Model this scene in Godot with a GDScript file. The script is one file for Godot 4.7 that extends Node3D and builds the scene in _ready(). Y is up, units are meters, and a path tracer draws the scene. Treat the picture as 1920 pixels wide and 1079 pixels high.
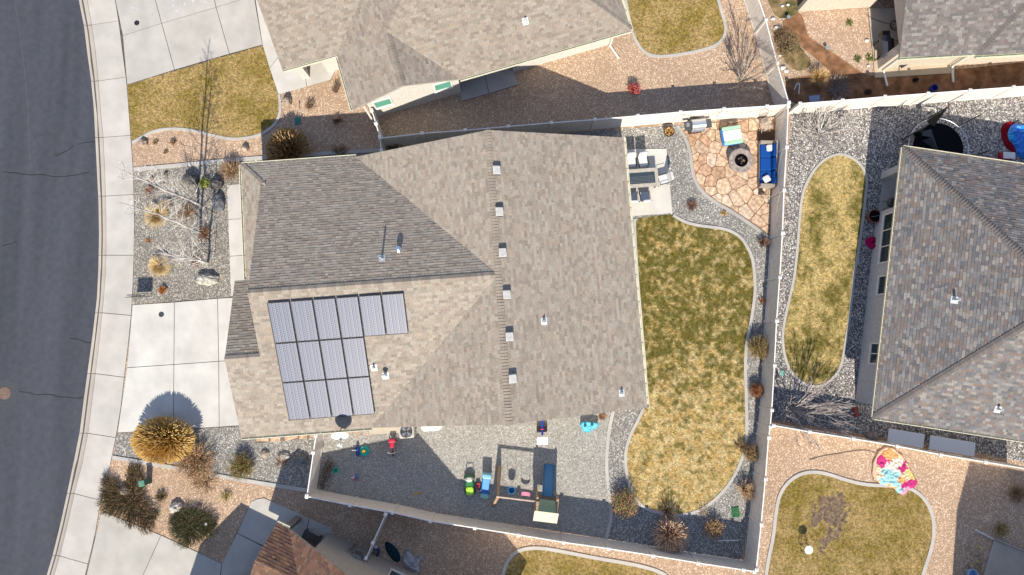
extends Node3D
# A suburban lot seen from a drone, about 38 m up. x is east, z is south, y is up; metres.

const FOCAL := 1280.0      # focal length in pixels of the 1920 x 1079 photograph
const EYE := 38.0          # height of the drone
var tilt := atan(100.0 / 1280.0)
var rng := RandomNumberGenerator.new()
var counts := {}
var M := {}
var n_patch := FastNoiseLite.new()
var n_fine := FastNoiseLite.new()

# ---------------------------------------------------------------- a mesh in the making
class MB:
	var v := PackedVector3Array()
	var n := PackedVector3Array()
	var c := PackedColorArray()
	var uv := PackedVector2Array()
	func t(a: Vector3, b: Vector3, d: Vector3, col: Color, hint = null) -> void:
		var g := (b - a).cross(d - a)
		if hint != null and g.dot(hint) < 0.0:
			var s := b
			b = d
			d = s
			g = -g
		g = g.normalized()
		v.append(a); v.append(d); v.append(b)
		n.append(g); n.append(g); n.append(g)
		c.append(col); c.append(col); c.append(col)
	func q(a: Vector3, b: Vector3, d: Vector3, e: Vector3, col: Color, hint = null) -> void:
		t(a, b, d, col, hint)
		t(a, d, e, col, hint)
	func tn(a: Vector3, b: Vector3, d: Vector3, na: Vector3, nb: Vector3, nd: Vector3, col: Color) -> void:
		var g := (b - a).cross(d - a)
		if g.dot(na + nb + nd) < 0.0:
			v.append(a); v.append(b); v.append(d)
			n.append(na); n.append(nb); n.append(nd)
		else:
			v.append(a); v.append(d); v.append(b)
			n.append(na); n.append(nd); n.append(nb)
		c.append(col); c.append(col); c.append(col)
	func quv(a: Vector3, b: Vector3, d: Vector3, e: Vector3, col: Color) -> void:
		var g := (b - a).cross(d - a).normalized()
		for p in [[a, Vector2(0, 1)], [d, Vector2(1, 0)], [b, Vector2(1, 1)], [a, Vector2(0, 1)], [e, Vector2(0, 0)], [d, Vector2(1, 0)]]:
			v.append(p[0]); n.append(g); c.append(col); uv.append(p[1])
	func box(at: Vector3, size: Vector3, col: Color, b := Basis()) -> void:
		var x := b.x * size.x * 0.5
		var y := b.y * size.y * 0.5
		var z := b.z * size.z * 0.5
		q(at + x - y - z, at + x + y - z, at + x + y + z, at + x - y + z, col, x)
		q(at - x - y - z, at - x + y - z, at - x + y + z, at - x - y + z, col, -x)
		q(at - x + y - z, at + x + y - z, at + x + y + z, at - x + y + z, col, y)
		q(at - x - y - z, at + x - y - z, at + x - y + z, at - x - y + z, col, -y)
		q(at - x - y + z, at + x - y + z, at + x + y + z, at - x + y + z, col, z)
		q(at - x - y - z, at + x - y - z, at + x + y - z, at - x + y - z, col, -z)
	func soft_box(at: Vector3, size: Vector3, bev: float, col: Color, b := Basis()) -> void:
		# a cushion: a box with its upper and lower edges taken off
		var h := size * 0.5
		var rings := []
		for yy in [[-h.y, bev], [-h.y + bev, 0.0], [h.y - bev, 0.0], [h.y - bev * 0.3, bev * 0.3], [h.y, bev]]:
			var r := []
			var x: float = h.x - yy[1]
			var z: float = h.z - yy[1]
			var k: float = bev
			for p in [[x - k, z], [x, z - k], [x, -z + k], [x - k, -z], [-x + k, -z], [-x, -z + k], [-x, z - k], [-x + k, z]]:
				r.append(at + b * Vector3(p[0], yy[0], p[1]))
			rings.append(r)
		for i in rings.size() - 1:
			for j in 8:
				var a: Vector3 = rings[i][j]
				var e: Vector3 = rings[i][(j + 1) % 8]
				q(a, e, rings[i + 1][(j + 1) % 8], rings[i + 1][j], col, (a + e) * 0.5 - at)
		for j in range(1, 7):
			t(rings[4][0], rings[4][j], rings[4][j + 1], col, b.y)
			t(rings[0][0], rings[0][j], rings[0][j + 1], col, -b.y)
	func tube(p0: Vector3, p1: Vector3, r0: float, r1: float, k: int, col: Color, caps := false) -> void:
		var d := p1 - p0
		if d.length() < 1e-5:
			return
		d = d.normalized()
		var x := d.cross(Vector3.UP if absf(d.y) < 0.9 else Vector3.RIGHT).normalized()
		var y := d.cross(x)
		for i in k:
			var a := TAU * i / k
			var b := TAU * (i + 1) / k
			var na := x * cos(a) + y * sin(a)
			var nb := x * cos(b) + y * sin(b)
			tn(p0 + na * r0, p0 + nb * r0, p1 + nb * r1, na, nb, nb, col)
			if r1 > 0.0:
				tn(p0 + na * r0, p1 + nb * r1, p1 + na * r1, na, nb, na, col)
			if caps:
				t(p0, p0 + na * r0, p0 + nb * r0, col, -d)
				t(p1, p1 + na * r1, p1 + nb * r1, col, d)
	func line(pts: Array, r0: float, r1: float, k: int, col: Color, caps := true) -> void:
		var m := pts.size() - 1
		for i in m:
			tube(pts[i], pts[i + 1], lerpf(r0, r1, float(i) / m), lerpf(r0, r1, float(i + 1) / m), k, col, caps)
	func ring(at: Vector3, rad: float, r: float, k: int, kk: int, col: Color, b := Basis()) -> void:
		for i in k:
			var a := TAU * i / k
			var e := TAU * (i + 1) / k
			tube(at + b * Vector3(cos(a) * rad, 0, sin(a) * rad), at + b * Vector3(cos(e) * rad, 0, sin(e) * rad), r, r, kk, col)
	func lathe(at: Vector3, prof: Array, k: int, col: Color, b := Basis()) -> void:
		for i in prof.size() - 1:
			var p: Vector2 = prof[i]
			var w: Vector2 = prof[i + 1]
			var sl := Vector2(w.y - p.y, p.x - w.x).normalized()
			for j in k:
				var a := TAU * j / k
				var e := TAU * (j + 1) / k
				var ca := Vector3(cos(a), 0, sin(a))
				var ce := Vector3(cos(e), 0, sin(e))
				var na := b * (ca * sl.x + Vector3(0, sl.y, 0))
				var ne := b * (ce * sl.x + Vector3(0, sl.y, 0))
				var p0 := at + b * (ca * p.x + Vector3(0, p.y, 0))
				var p1 := at + b * (ce * p.x + Vector3(0, p.y, 0))
				var p2 := at + b * (ce * w.x + Vector3(0, w.y, 0))
				var p3 := at + b * (ca * w.x + Vector3(0, w.y, 0))
				if p.x > 1e-5:
					tn(p0, p1, p2, na, ne, ne, col)
				if w.x > 1e-5:
					tn(p0, p2, p3, na, ne, na, col)
	func prism(poly: PackedVector2Array, y0: float, y1: float, col: Color, bottom := false) -> void:
		var idx := Geometry2D.triangulate_polygon(poly)
		for i in range(0, idx.size(), 3):
			var a := poly[idx[i]]
			var b := poly[idx[i + 1]]
			var d := poly[idx[i + 2]]
			t(Vector3(a.x, y1, a.y), Vector3(b.x, y1, b.y), Vector3(d.x, y1, d.y), col, Vector3.UP)
			if bottom:
				t(Vector3(a.x, y0, a.y), Vector3(b.x, y0, b.y), Vector3(d.x, y0, d.y), col, Vector3.DOWN)
		sides(poly, y0, y1, col)
	func sides(poly: PackedVector2Array, y0: float, y1: float, col: Color) -> void:
		var cw := Geometry2D.is_polygon_clockwise(poly)
		for i in poly.size():
			var a := poly[i]
			var b := poly[(i + 1) % poly.size()]
			var o := Vector3(b.y - a.y, 0, a.x - b.x)
			if cw:
				o = -o
			q(Vector3(a.x, y0, a.y), Vector3(b.x, y0, b.y), Vector3(b.x, y1, b.y), Vector3(a.x, y1, a.y), col, o)
	func rock(at: Vector3, r: Vector3, col: Color, seed_: int, k := 9) -> void:
		var nz := FastNoiseLite.new()
		nz.seed = seed_
		nz.frequency = 0.9
		var rows := int(k / 2.0) + 1
		var pts := []
		for i in rows + 1:
			var row := []
			var th := PI * i / rows
			for j in k:
				var ph := TAU * j / k
				var d := Vector3(sin(th) * cos(ph), cos(th), sin(th) * sin(ph))
				row.append(at + d * r * (1.0 + 0.45 * nz.get_noise_3dv(d * 1.3 + Vector3(seed_, 0, 0))))
			pts.append(row)
		for i in rows:
			for j in k:
				var a: Vector3 = pts[i][j]
				var b: Vector3 = pts[i][(j + 1) % k]
				var d: Vector3 = pts[i + 1][(j + 1) % k]
				var e: Vector3 = pts[i + 1][j]
				if i > 0:
					t(a, b, d, col, (a + b + d) / 3.0 - at)
				if i < rows - 1:
					t(a, d, e, col, (a + d + e) / 3.0 - at)
	func mesh() -> ArrayMesh:
		var m := ArrayMesh.new()
		var ar := []
		ar.resize(Mesh.ARRAY_MAX)
		ar[Mesh.ARRAY_VERTEX] = v
		ar[Mesh.ARRAY_NORMAL] = n
		ar[Mesh.ARRAY_COLOR] = c
		if uv.size() == v.size():
			ar[Mesh.ARRAY_TEX_UV] = uv
		m.add_surface_from_arrays(Mesh.PRIMITIVE_TRIANGLES, ar)
		return m

# ---------------------------------------------------------------- placing and naming
func P(px: float, py: float, h := 0.0) -> Vector3:
	# the point at height h that the photograph's pixel (px, py) looks at
	var a := (px - 960.0) / FOCAL
	var b := (539.5 - py) / FOCAL
	var d := Vector3(a, b * sin(tilt) - cos(tilt), -b * cos(tilt) - sin(tilt))
	return Vector3(0, EYE, 0) + d * ((h - EYE) / d.y)

func P2(px: float, py: float, h := 0.0) -> Vector2:
	var w := P(px, py, h)
	return Vector2(w.x, w.z)

func poly(px: Array, h := 0.0) -> PackedVector2Array:
	var o := PackedVector2Array()
	for p in px:
		o.append(P2(p[0], p[1], h))
	return o

func smooth(px: Array, times := 2, closed := false) -> Array:
	# rounds off a pixel outline (corner cutting), ends kept
	for k in times:
		var o := []
		var m := px.size()
		if not closed:
			o.append(px[0])
		for i in (m if closed else m - 1):
			var a: Array = px[i]
			var b: Array = px[(i + 1) % m]
			o.append([a[0] * 0.75 + b[0] * 0.25, a[1] * 0.75 + b[1] * 0.25])
			o.append([a[0] * 0.25 + b[0] * 0.75, a[1] * 0.25 + b[1] * 0.75])
		if not closed:
			o.append(px[m - 1])
		px = o
	return px

func nm(parent: Node, s: String) -> String:
	var key := str(parent.get_instance_id()) + s
	var k: int = counts.get(key, 0)
	counts[key] = k + 1
	return s if k == 0 else "%s_%03d" % [s, k]

func add(parent: Node, called: String, mb, mat: Material, at = null) -> MeshInstance3D:
	var o := MeshInstance3D.new()
	o.mesh = mb.mesh() if mb is MB else mb
	o.material_override = mat
	o.name = nm(parent, called)
	parent.add_child(o, true)
	if at is Transform3D:
		o.transform = at
	elif at is Vector3:
		o.position = at
	return o

func tag(o: Node, label: String, category: String, group := "") -> void:
	o.set_meta("label", label)
	o.set_meta("category", category)
	if group != "":
		o.set_meta("group", group)

func thing(called: String, label: String, category: String, at := Vector3.ZERO, turn := 0.0, group := "") -> Node3D:
	var o := Node3D.new()
	o.name = nm(self, called)
	add_child(o, true)
	o.position = at
	o.rotation.y = turn
	tag(o, label, category, group)
	return o

func single(called: String, label: String, category: String, mb, mat: Material, at := Vector3.ZERO, turn := 0.0, group := "") -> MeshInstance3D:
	var o := add(self, called, mb, mat)
	o.position = at
	o.rotation.y = turn
	tag(o, label, category, group)
	return o

func struct(called: String, mb, mat: Material) -> MeshInstance3D:
	var o := add(self, called, mb, mat)
	o.set_meta("kind", "structure")
	return o

func vary(c: Color, k: float) -> Color:
	var f := 1.0 + rng.randf_range(-k, k)
	return Color(c.r * f * (1.0 + rng.randf_range(-k, k) * 0.25), c.g * f, c.b * f * (1.0 + rng.randf_range(-k, k) * 0.25))

# ---------------------------------------------------------------- materials
func lin(c: Color) -> Color:
	return c.linear_to_srgb()

func noise_image(size: int, seed_: int, lo: float, hi: float, fr: float, speck: float) -> ImageTexture:
	# a grey, tiling-safe mottling with speckle, multiplied with the colour of the thing
	var r := RandomNumberGenerator.new()
	r.seed = seed_
	var nz := FastNoiseLite.new()
	nz.seed = seed_
	nz.frequency = fr
	nz.fractal_octaves = 4
	var base := nz.get_seamless_image(size, size)
	var data := PackedByteArray()
	data.resize(size * size * 3)
	for y in size:
		for x in size:
			var k := lerpf(lo, hi, base.get_pixel(x, y).r) + r.randf_range(-speck, speck)
			var b := int(clampf(k, 0.0, 1.0) * 255.0)
			var i := (y * size + x) * 3
			data[i] = b
			data[i + 1] = b
			data[i + 2] = b
	return ImageTexture.create_from_image(Image.create_from_data(size, size, false, Image.FORMAT_RGB8, data))

func stone_image(size: int, seed_: int, count: int, rmin: float, rmax: float, base: Color, pal: Array) -> ImageTexture:
	# pebbles strewn over a darker bed
	var r := RandomNumberGenerator.new()
	r.seed = seed_
	var im := Image.create(size, size, false, Image.FORMAT_RGB8)
	im.fill(lin(base))
	for i in count:
		var cx := r.randi_range(0, size - 1)
		var cy := r.randi_range(0, size - 1)
		var rx := r.randf_range(rmin, rmax)
		var ry := r.randf_range(rmin, rmax)
		var c: Color = pal[r.randi_range(0, pal.size() - 1)]
		var f := r.randf_range(0.75, 1.25)
		c = lin(Color(c.r * f, c.g * f, c.b * f))
		var ir := int(ceil(maxf(rx, ry)))
		for y in range(-ir, ir + 1):
			for x in range(-ir, ir + 1):
				if (x * x) / (rx * rx) + (y * y) / (ry * ry) <= 1.0:
					im.set_pixel(posmod(cx + x, size), posmod(cy + y, size), c)
	return ImageTexture.create_from_image(im)

func mat(rough: float, tex = null, scale := 1.0, metal := 0.0, spec := 0.5) -> StandardMaterial3D:
	var m := StandardMaterial3D.new()
	m.vertex_color_use_as_albedo = true
	m.roughness = rough
	m.metallic = metal
	m.metallic_specular = spec
	if tex:
		m.albedo_texture = tex
		m.uv1_triplanar = true
		m.uv1_world_triplanar = true
		m.uv1_scale = Vector3.ONE * scale
	return m

func make_materials() -> void:
	var grain := noise_image(256, 3, 0.80, 0.98, 0.02, 0.05)
	var coarse := noise_image(512, 5, 0.62, 1.0, 0.012, 0.05)
	var conc := noise_image(512, 9, 0.91, 1.0, 0.008, 0.02)
	M.plain = mat(0.75, grain, 0.7)
	M.matte = mat(0.95, grain, 0.9, 0.0, 0.2)
	M.leaf = mat(0.9, null, 1.0, 0.0, 0.15)
	M.vinyl = mat(0.55, noise_image(256, 21, 0.90, 1.0, 0.02, 0.01), 0.4)
	M.plastic = mat(0.42)
	M.metal = mat(0.38, null, 1.0, 0.9)
	M.steel = mat(0.22, null, 1.0, 1.0)
	M.fabric = mat(0.95, grain, 2.2, 0.0, 0.2)
	M.shingle = mat(0.95, noise_image(256, 31, 0.74, 1.0, 0.06, 0.10), 0.9, 0.0, 0.25)
	M.stucco = mat(0.9, noise_image(256, 41, 0.86, 1.0, 0.03, 0.05), 0.6, 0.0, 0.2)
	M.concrete = mat(0.88, conc, 0.16, 0.0, 0.3)
	M.stone = mat(0.9, noise_image(512, 12, 0.66, 1.0, 0.02, 0.05), 0.35, 0.0, 0.25)
	M.asphalt = mat(0.85, noise_image(1024, 14, 0.88, 0.98, 0.03, 0.07), 0.07, 0.0, 0.35)
	M.dirt = mat(1.0, coarse, 0.22, 0.0, 0.1)
	M.grass = mat(1.0, noise_image(512, 51, 0.55, 1.0, 0.05, 0.16), 0.16, 0.0, 0.1)
	M.blade = mat(0.9, null, 1.0, 0.0, 0.15)
	M.glass = mat(0.06, null, 1.0, 0.0, 0.6)
	var tan_pal := [Color(.52, .39, .29), Color(.60, .47, .36), Color(.45, .325, .235), Color(.66, .55, .45), Color(.40, .285, .205), Color(.56, .43, .335)]
	var grey_pal := [Color(.40, .39, .37), Color(.32, .315, .305), Color(.52, .51, .48), Color(.24, .24, .235), Color(.46, .42, .37), Color(.60, .585, .55), Color(.19, .19, .19)]
	var coarse_pal := [Color(.50, .48, .46), Color(.26, .25, .25), Color(.74, .72, .69), Color(.15, .145, .15), Color(.40, .36, .34), Color(.60, .56, .52), Color(.11, .105, .11)]
	var pea_pal := [Color(.46, .45, .42), Color(.38, .37, .35), Color(.54, .53, .50), Color(.42, .40, .36), Color(.30, .30, .29)]
	M.tan_gravel = mat(1.0, stone_image(1024, 61, 30000, 1.4, 3.2, Color(.36, .26, .19), tan_pal), 0.085, 0.0, 0.1)
	M.grey_gravel = mat(1.0, stone_image(1024, 62, 36000, 1.5, 3.4, Color(.19, .185, .18), grey_pal), 0.085, 0.0, 0.15)
	M.coarse_gravel = mat(1.0, stone_image(1024, 63, 30000, 1.8, 4.2, Color(.13, .125, .125), coarse_pal), 0.085, 0.0, 0.15)
	M.pea_gravel = mat(1.0, stone_image(1024, 64, 34000, 1.4, 3.2, Color(.27, .265, .25), pea_pal), 0.10, 0.0, 0.15)
	# print on a solar panel: six columns of cells with thin dark gaps, every other column shifted
	var im := Image.create(96, 176, false, Image.FORMAT_RGB8)
	im.fill(Color(0.47, 0.49, 0.55))
	for k in 6:
		if k % 2 == 0:
			im.fill_rect(Rect2i(k * 16, 0, 16, 176), Color(0.44, 0.465, 0.53))
		for y in 22:
			var oy := y * 8 + (4 if k % 2 == 0 else 0)
			im.fill_rect(Rect2i(k * 16, oy % 176, 11, 2), Color(0.20, 0.225, 0.30))
		im.fill_rect(Rect2i(k * 16, 0, 2, 176), Color(0.22, 0.245, 0.31))
		im.fill_rect(Rect2i(k * 16 + 10, 0, 1, 176), Color(0.30, 0.32, 0.39))
	var cells := ImageTexture.create_from_image(im)
	M.cells = StandardMaterial3D.new()
	M.cells.albedo_texture = cells
	M.cells.roughness = 0.42
	M.cells.metallic_specular = 0.35
	M.cells.vertex_color_use_as_albedo = true

# ---------------------------------------------------------------- camera, light, then the place
func _ready() -> void:
	rng.seed = 20240311
	var cam := Camera3D.new()
	cam.name = "camera"
	add_child(cam)
	cam.transform = Transform3D(Basis(Vector3.RIGHT, Vector3(0, sin(tilt), -cos(tilt)), Vector3(0, cos(tilt), sin(tilt))), Vector3(0, EYE, 0))
	cam.fov = rad_to_deg(2.0 * atan(539.5 / FOCAL))
	cam.near = 0.5
	cam.far = 900.0
	cam.current = true
	var sky_mat := ProceduralSkyMaterial.new()
	sky_mat.sky_top_color = Color(0.46, 0.53, 0.66)
	sky_mat.sky_horizon_color = Color(0.76, 0.78, 0.80)
	sky_mat.sky_curve = 0.16
	sky_mat.ground_bottom_color = Color(0.34, 0.31, 0.27)
	sky_mat.ground_horizon_color = Color(0.55, 0.56, 0.56)
	sky_mat.sun_angle_max = 12.0
	var sky := Sky.new()
	sky.sky_material = sky_mat
	var env := Environment.new()
	env.background_mode = Environment.BG_SKY
	env.sky = sky
	env.tonemap_mode = Environment.TONE_MAPPER_LINEAR
	env.tonemap_exposure = 1.56
	env.sdfgi_enabled = true
	env.ssao_enabled = true
	env.ssil_enabled = true
	var we := WorldEnvironment.new()
	we.environment = env
	we.name = "environment"
	add_child(we)
	var sun := DirectionalLight3D.new()
	sun.name = "sun"
	sun.light_energy = 1.5
	sun.light_color = Color(1.0, 0.955, 0.88)
	sun.light_angular_distance = 0.5
	sun.shadow_enabled = true
	add_child(sun)
	var el := deg_to_rad(40.5)
	sun.look_at_from_position(Vector3.ZERO, Vector3(0.018 * cos(el), -sin(el), -cos(el)), Vector3.UP)

	n_patch.seed = 7
	n_patch.frequency = 0.35
	n_patch.fractal_octaves = 4
	n_fine.seed = 8
	n_fine.frequency = 1.6
	n_fine.fractal_octaves = 3
	make_materials()
	make_ground()
	make_paving()
	make_lawns()
	make_houses()
	make_fences()
	make_backyard()
	make_play_yard()
	make_front_plants()
	make_back_plants()
	make_neighbours()

# ---------------------------------------------------------------- ground
var Z := {}          # outlines on the ground, by name

func Q(w: Vector3) -> Vector2:
	var v := w - Vector3(0, EYE, 0)
	var z := v.dot(Vector3(0, -cos(tilt), -sin(tilt)))
	return Vector2(960.0 + FOCAL * v.x / z, 539.5 - FOCAL * v.dot(Vector3(0, sin(tilt), -cos(tilt))) / z)

func in_frame(w: Vector3, margin := 40.0) -> bool:
	var p := Q(w)
	return p.x > -margin and p.x < 1920.0 + margin and p.y > -margin and p.y < 1079.0 + margin

func sheet(mb: MB, pts: PackedVector2Array, y: float, cfn: Callable, edge: float, hfn = null) -> void:
	var idx := Geometry2D.triangulate_polygon(pts)
	var todo := []
	for i in range(0, idx.size(), 3):
		todo.append([pts[idx[i]], pts[idx[i + 1]], pts[idx[i + 2]]])
	while todo.size() > 0:
		var tr: Array = todo.pop_back()
		var a: Vector2 = tr[0]
		var b: Vector2 = tr[1]
		var c: Vector2 = tr[2]
		var ab := a.distance_to(b)
		var bc := b.distance_to(c)
		var ca := c.distance_to(a)
		var longest := maxf(ab, maxf(bc, ca))
		if longest > edge:
			if ab == longest:
				var m := (a + b) * 0.5
				todo.append([a, m, c])
				todo.append([m, b, c])
			elif bc == longest:
				var m := (b + c) * 0.5
				todo.append([a, b, m])
				todo.append([a, m, c])
			else:
				var m := (c + a) * 0.5
				todo.append([a, b, m])
				todo.append([m, b, c])
			continue
		if (b - a).cross(c - a) < 0.0:
			var s := b
			b = c
			c = s
		for p in [a, b, c]:
			var hh := 0.0
			var nn := Vector3.UP
			if hfn != null:
				hh = hfn.call(p)
				nn = Vector3(hh - hfn.call(p + Vector2(0.03, 0)), 0.03, hh - hfn.call(p + Vector2(0, 0.03))).normalized()
			mb.v.append(Vector3(p.x, y + hh, p.y))
			mb.n.append(nn)
			mb.c.append(cfn.call(p))

func zone(called: String, key: String, pts: PackedVector2Array, y: float, m: Material, cfn: Callable, edge := 0.7, hfn = null) -> MeshInstance3D:
	Z[key] = pts
	var mb := MB.new()
	sheet(mb, pts, y, cfn, edge, hfn)
	mb.sides(pts, y - 0.05, y, Color(.22, .17, .12))
	return struct(called, mb, m)

func strip_into(mb: MB, w: PackedVector2Array, width: float, y0: float, y1: float, col: Color) -> void:
	var l := []
	var r := []
	for i in w.size():
		var d := Vector2.ZERO
		if i > 0:
			d += (w[i] - w[i - 1]).normalized()
		if i < w.size() - 1:
			d += (w[i + 1] - w[i]).normalized()
		d = d.normalized()
		var o := Vector2(-d.y, d.x) * width * 0.5
		l.append(w[i] + o)
		r.append(w[i] - o)
	for i in w.size() - 1:
		var a: Vector2 = l[i]
		var b: Vector2 = l[i + 1]
		var c: Vector2 = r[i + 1]
		var d: Vector2 = r[i]
		mb.q(Vector3(a.x, y1, a.y), Vector3(b.x, y1, b.y), Vector3(c.x, y1, c.y), Vector3(d.x, y1, d.y), col, Vector3.UP)
		if y1 - y0 > 0.01:
			mb.q(Vector3(a.x, y0, a.y), Vector3(b.x, y0, b.y), Vector3(b.x, y1, b.y), Vector3(a.x, y1, a.y), col, Vector3(a.x - d.x, 0, a.y - d.y))
			mb.q(Vector3(d.x, y0, d.y), Vector3(c.x, y0, c.y), Vector3(c.x, y1, c.y), Vector3(d.x, y1, d.y), col, Vector3(d.x - a.x, 0, d.y - a.y))

func edging(px: Array, width := 0.15, top := 0.055, col := Color(.46, .45, .43)) -> void:
	# a poured concrete border, cut into lengths by shrinkage joints
	var w := poly(smooth(px, 2))
	var mb := MB.new()
	strip_into(mb, w, width, -0.03, top, col)
	struct("garden_edging", mb, M.concrete)

func area(p: PackedVector2Array) -> float:
	var s := 0.0
	for i in p.size():
		s += p[i].cross(p[(i + 1) % p.size()])
	return absf(s) * 0.5

func scatter(parent: Node, called: String, pts: PackedVector2Array, per_m2: float, mesh: Mesh, m: Material, y: float, smin: float, smax: float, cfn: Callable, skip: Array, lie := true, hfn = null) -> void:
	var lo := pts[0]
	var hi := pts[0]
	for p in pts:
		lo = lo.min(p)
		hi = hi.max(p)
	var a := P2(-40, -40)
	var b := P2(1960, 1119)
	lo = lo.max(Vector2(minf(a.x, P2(-40, 1119).x), a.y))
	hi = hi.min(Vector2(maxf(b.x, P2(1960, -40).x), b.y))
	var count := int((hi.x - lo.x) * (hi.y - lo.y) * per_m2)
	var xf := []
	var cols := []
	for i in count:
		var p := Vector2(rng.randf_range(lo.x, hi.x), rng.randf_range(lo.y, hi.y))
		if not Geometry2D.is_point_in_polygon(p, pts) or not in_frame(Vector3(p.x, 0, p.y)):
			continue
		var out := false
		for s in skip:
			if Geometry2D.is_point_in_polygon(p, s):
				out = true
				break
		if out:
			continue
		var c = cfn.call(p)
		if c == null:
			continue
		var k := rng.randf_range(smin, smax)
		var bs := Basis(Vector3.UP, rng.randf() * TAU)
		if lie:
			bs = bs * Basis(Vector3(1, 0, 0), rng.randf_range(-0.5, 0.5))
		bs = bs.scaled(Vector3(k, k * rng.randf_range(0.7, 1.1), k))
		var yy := y
		if hfn != null:
			yy += hfn.call(p)
		xf.append(Transform3D(bs, Vector3(p.x, yy, p.y)))
		cols.append(c)
	var mm := MultiMesh.new()
	mm.transform_format = MultiMesh.TRANSFORM_3D
	mm.use_colors = true
	mm.mesh = mesh
	mm.instance_count = xf.size()
	for i in xf.size():
		mm.set_instance_transform(i, xf[i])
		mm.set_instance_color(i, cols[i])
	var o := MultiMeshInstance3D.new()
	o.multimesh = mm
	o.material_override = m
	o.name = nm(parent, called)
	o.set_meta("kind", "stuff")
	parent.add_child(o, true)

func pick(pal: Array, k := 0.2) -> Color:
	return vary(pal[rng.randi_range(0, pal.size() - 1)], k)

func pebble_mesh() -> ArrayMesh:
	var mb := MB.new()
	mb.rock(Vector3.ZERO, Vector3(1.0, 0.62, 0.8), Color.WHITE, 5, 6)
	return mb.mesh()

const CURB_A := [[118, -160], [147, 0], [157, 50], [163, 100], [170, 150], [175, 200], [178, 260], [181, 320], [184, 380], [185, 440], [184, 500], [181, 560], [174, 620], [166, 680], [157, 745], [149, 809], [139, 860], [125, 926], [112, 985], [99, 1038], [87, 1079], [45, 1230]]
const CURB_B := [[136, -160], [163, 0], [172, 50], [179, 100], [184, 152], [188, 205], [193, 258], [196, 320], [198, 380], [199, 440], [198, 500], [195, 550], [190, 600], [181, 680], [173, 745], [165, 811], [154, 868], [139, 926], [126, 985], [113, 1038], [101, 1079], [60, 1230]]
const WALK_E := [[186, -160], [216, 0], [224, 50], [230, 100], [237, 150], [241, 200], [245, 254], [249, 310], [251, 365], [252, 425], [251, 479], [249, 540], [246, 592], [240, 650], [233, 708], [226, 770], [217, 821], [204, 885], [188, 945], [177, 1010], [164, 1060], [160, 1079], [122, 1230]]

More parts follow.
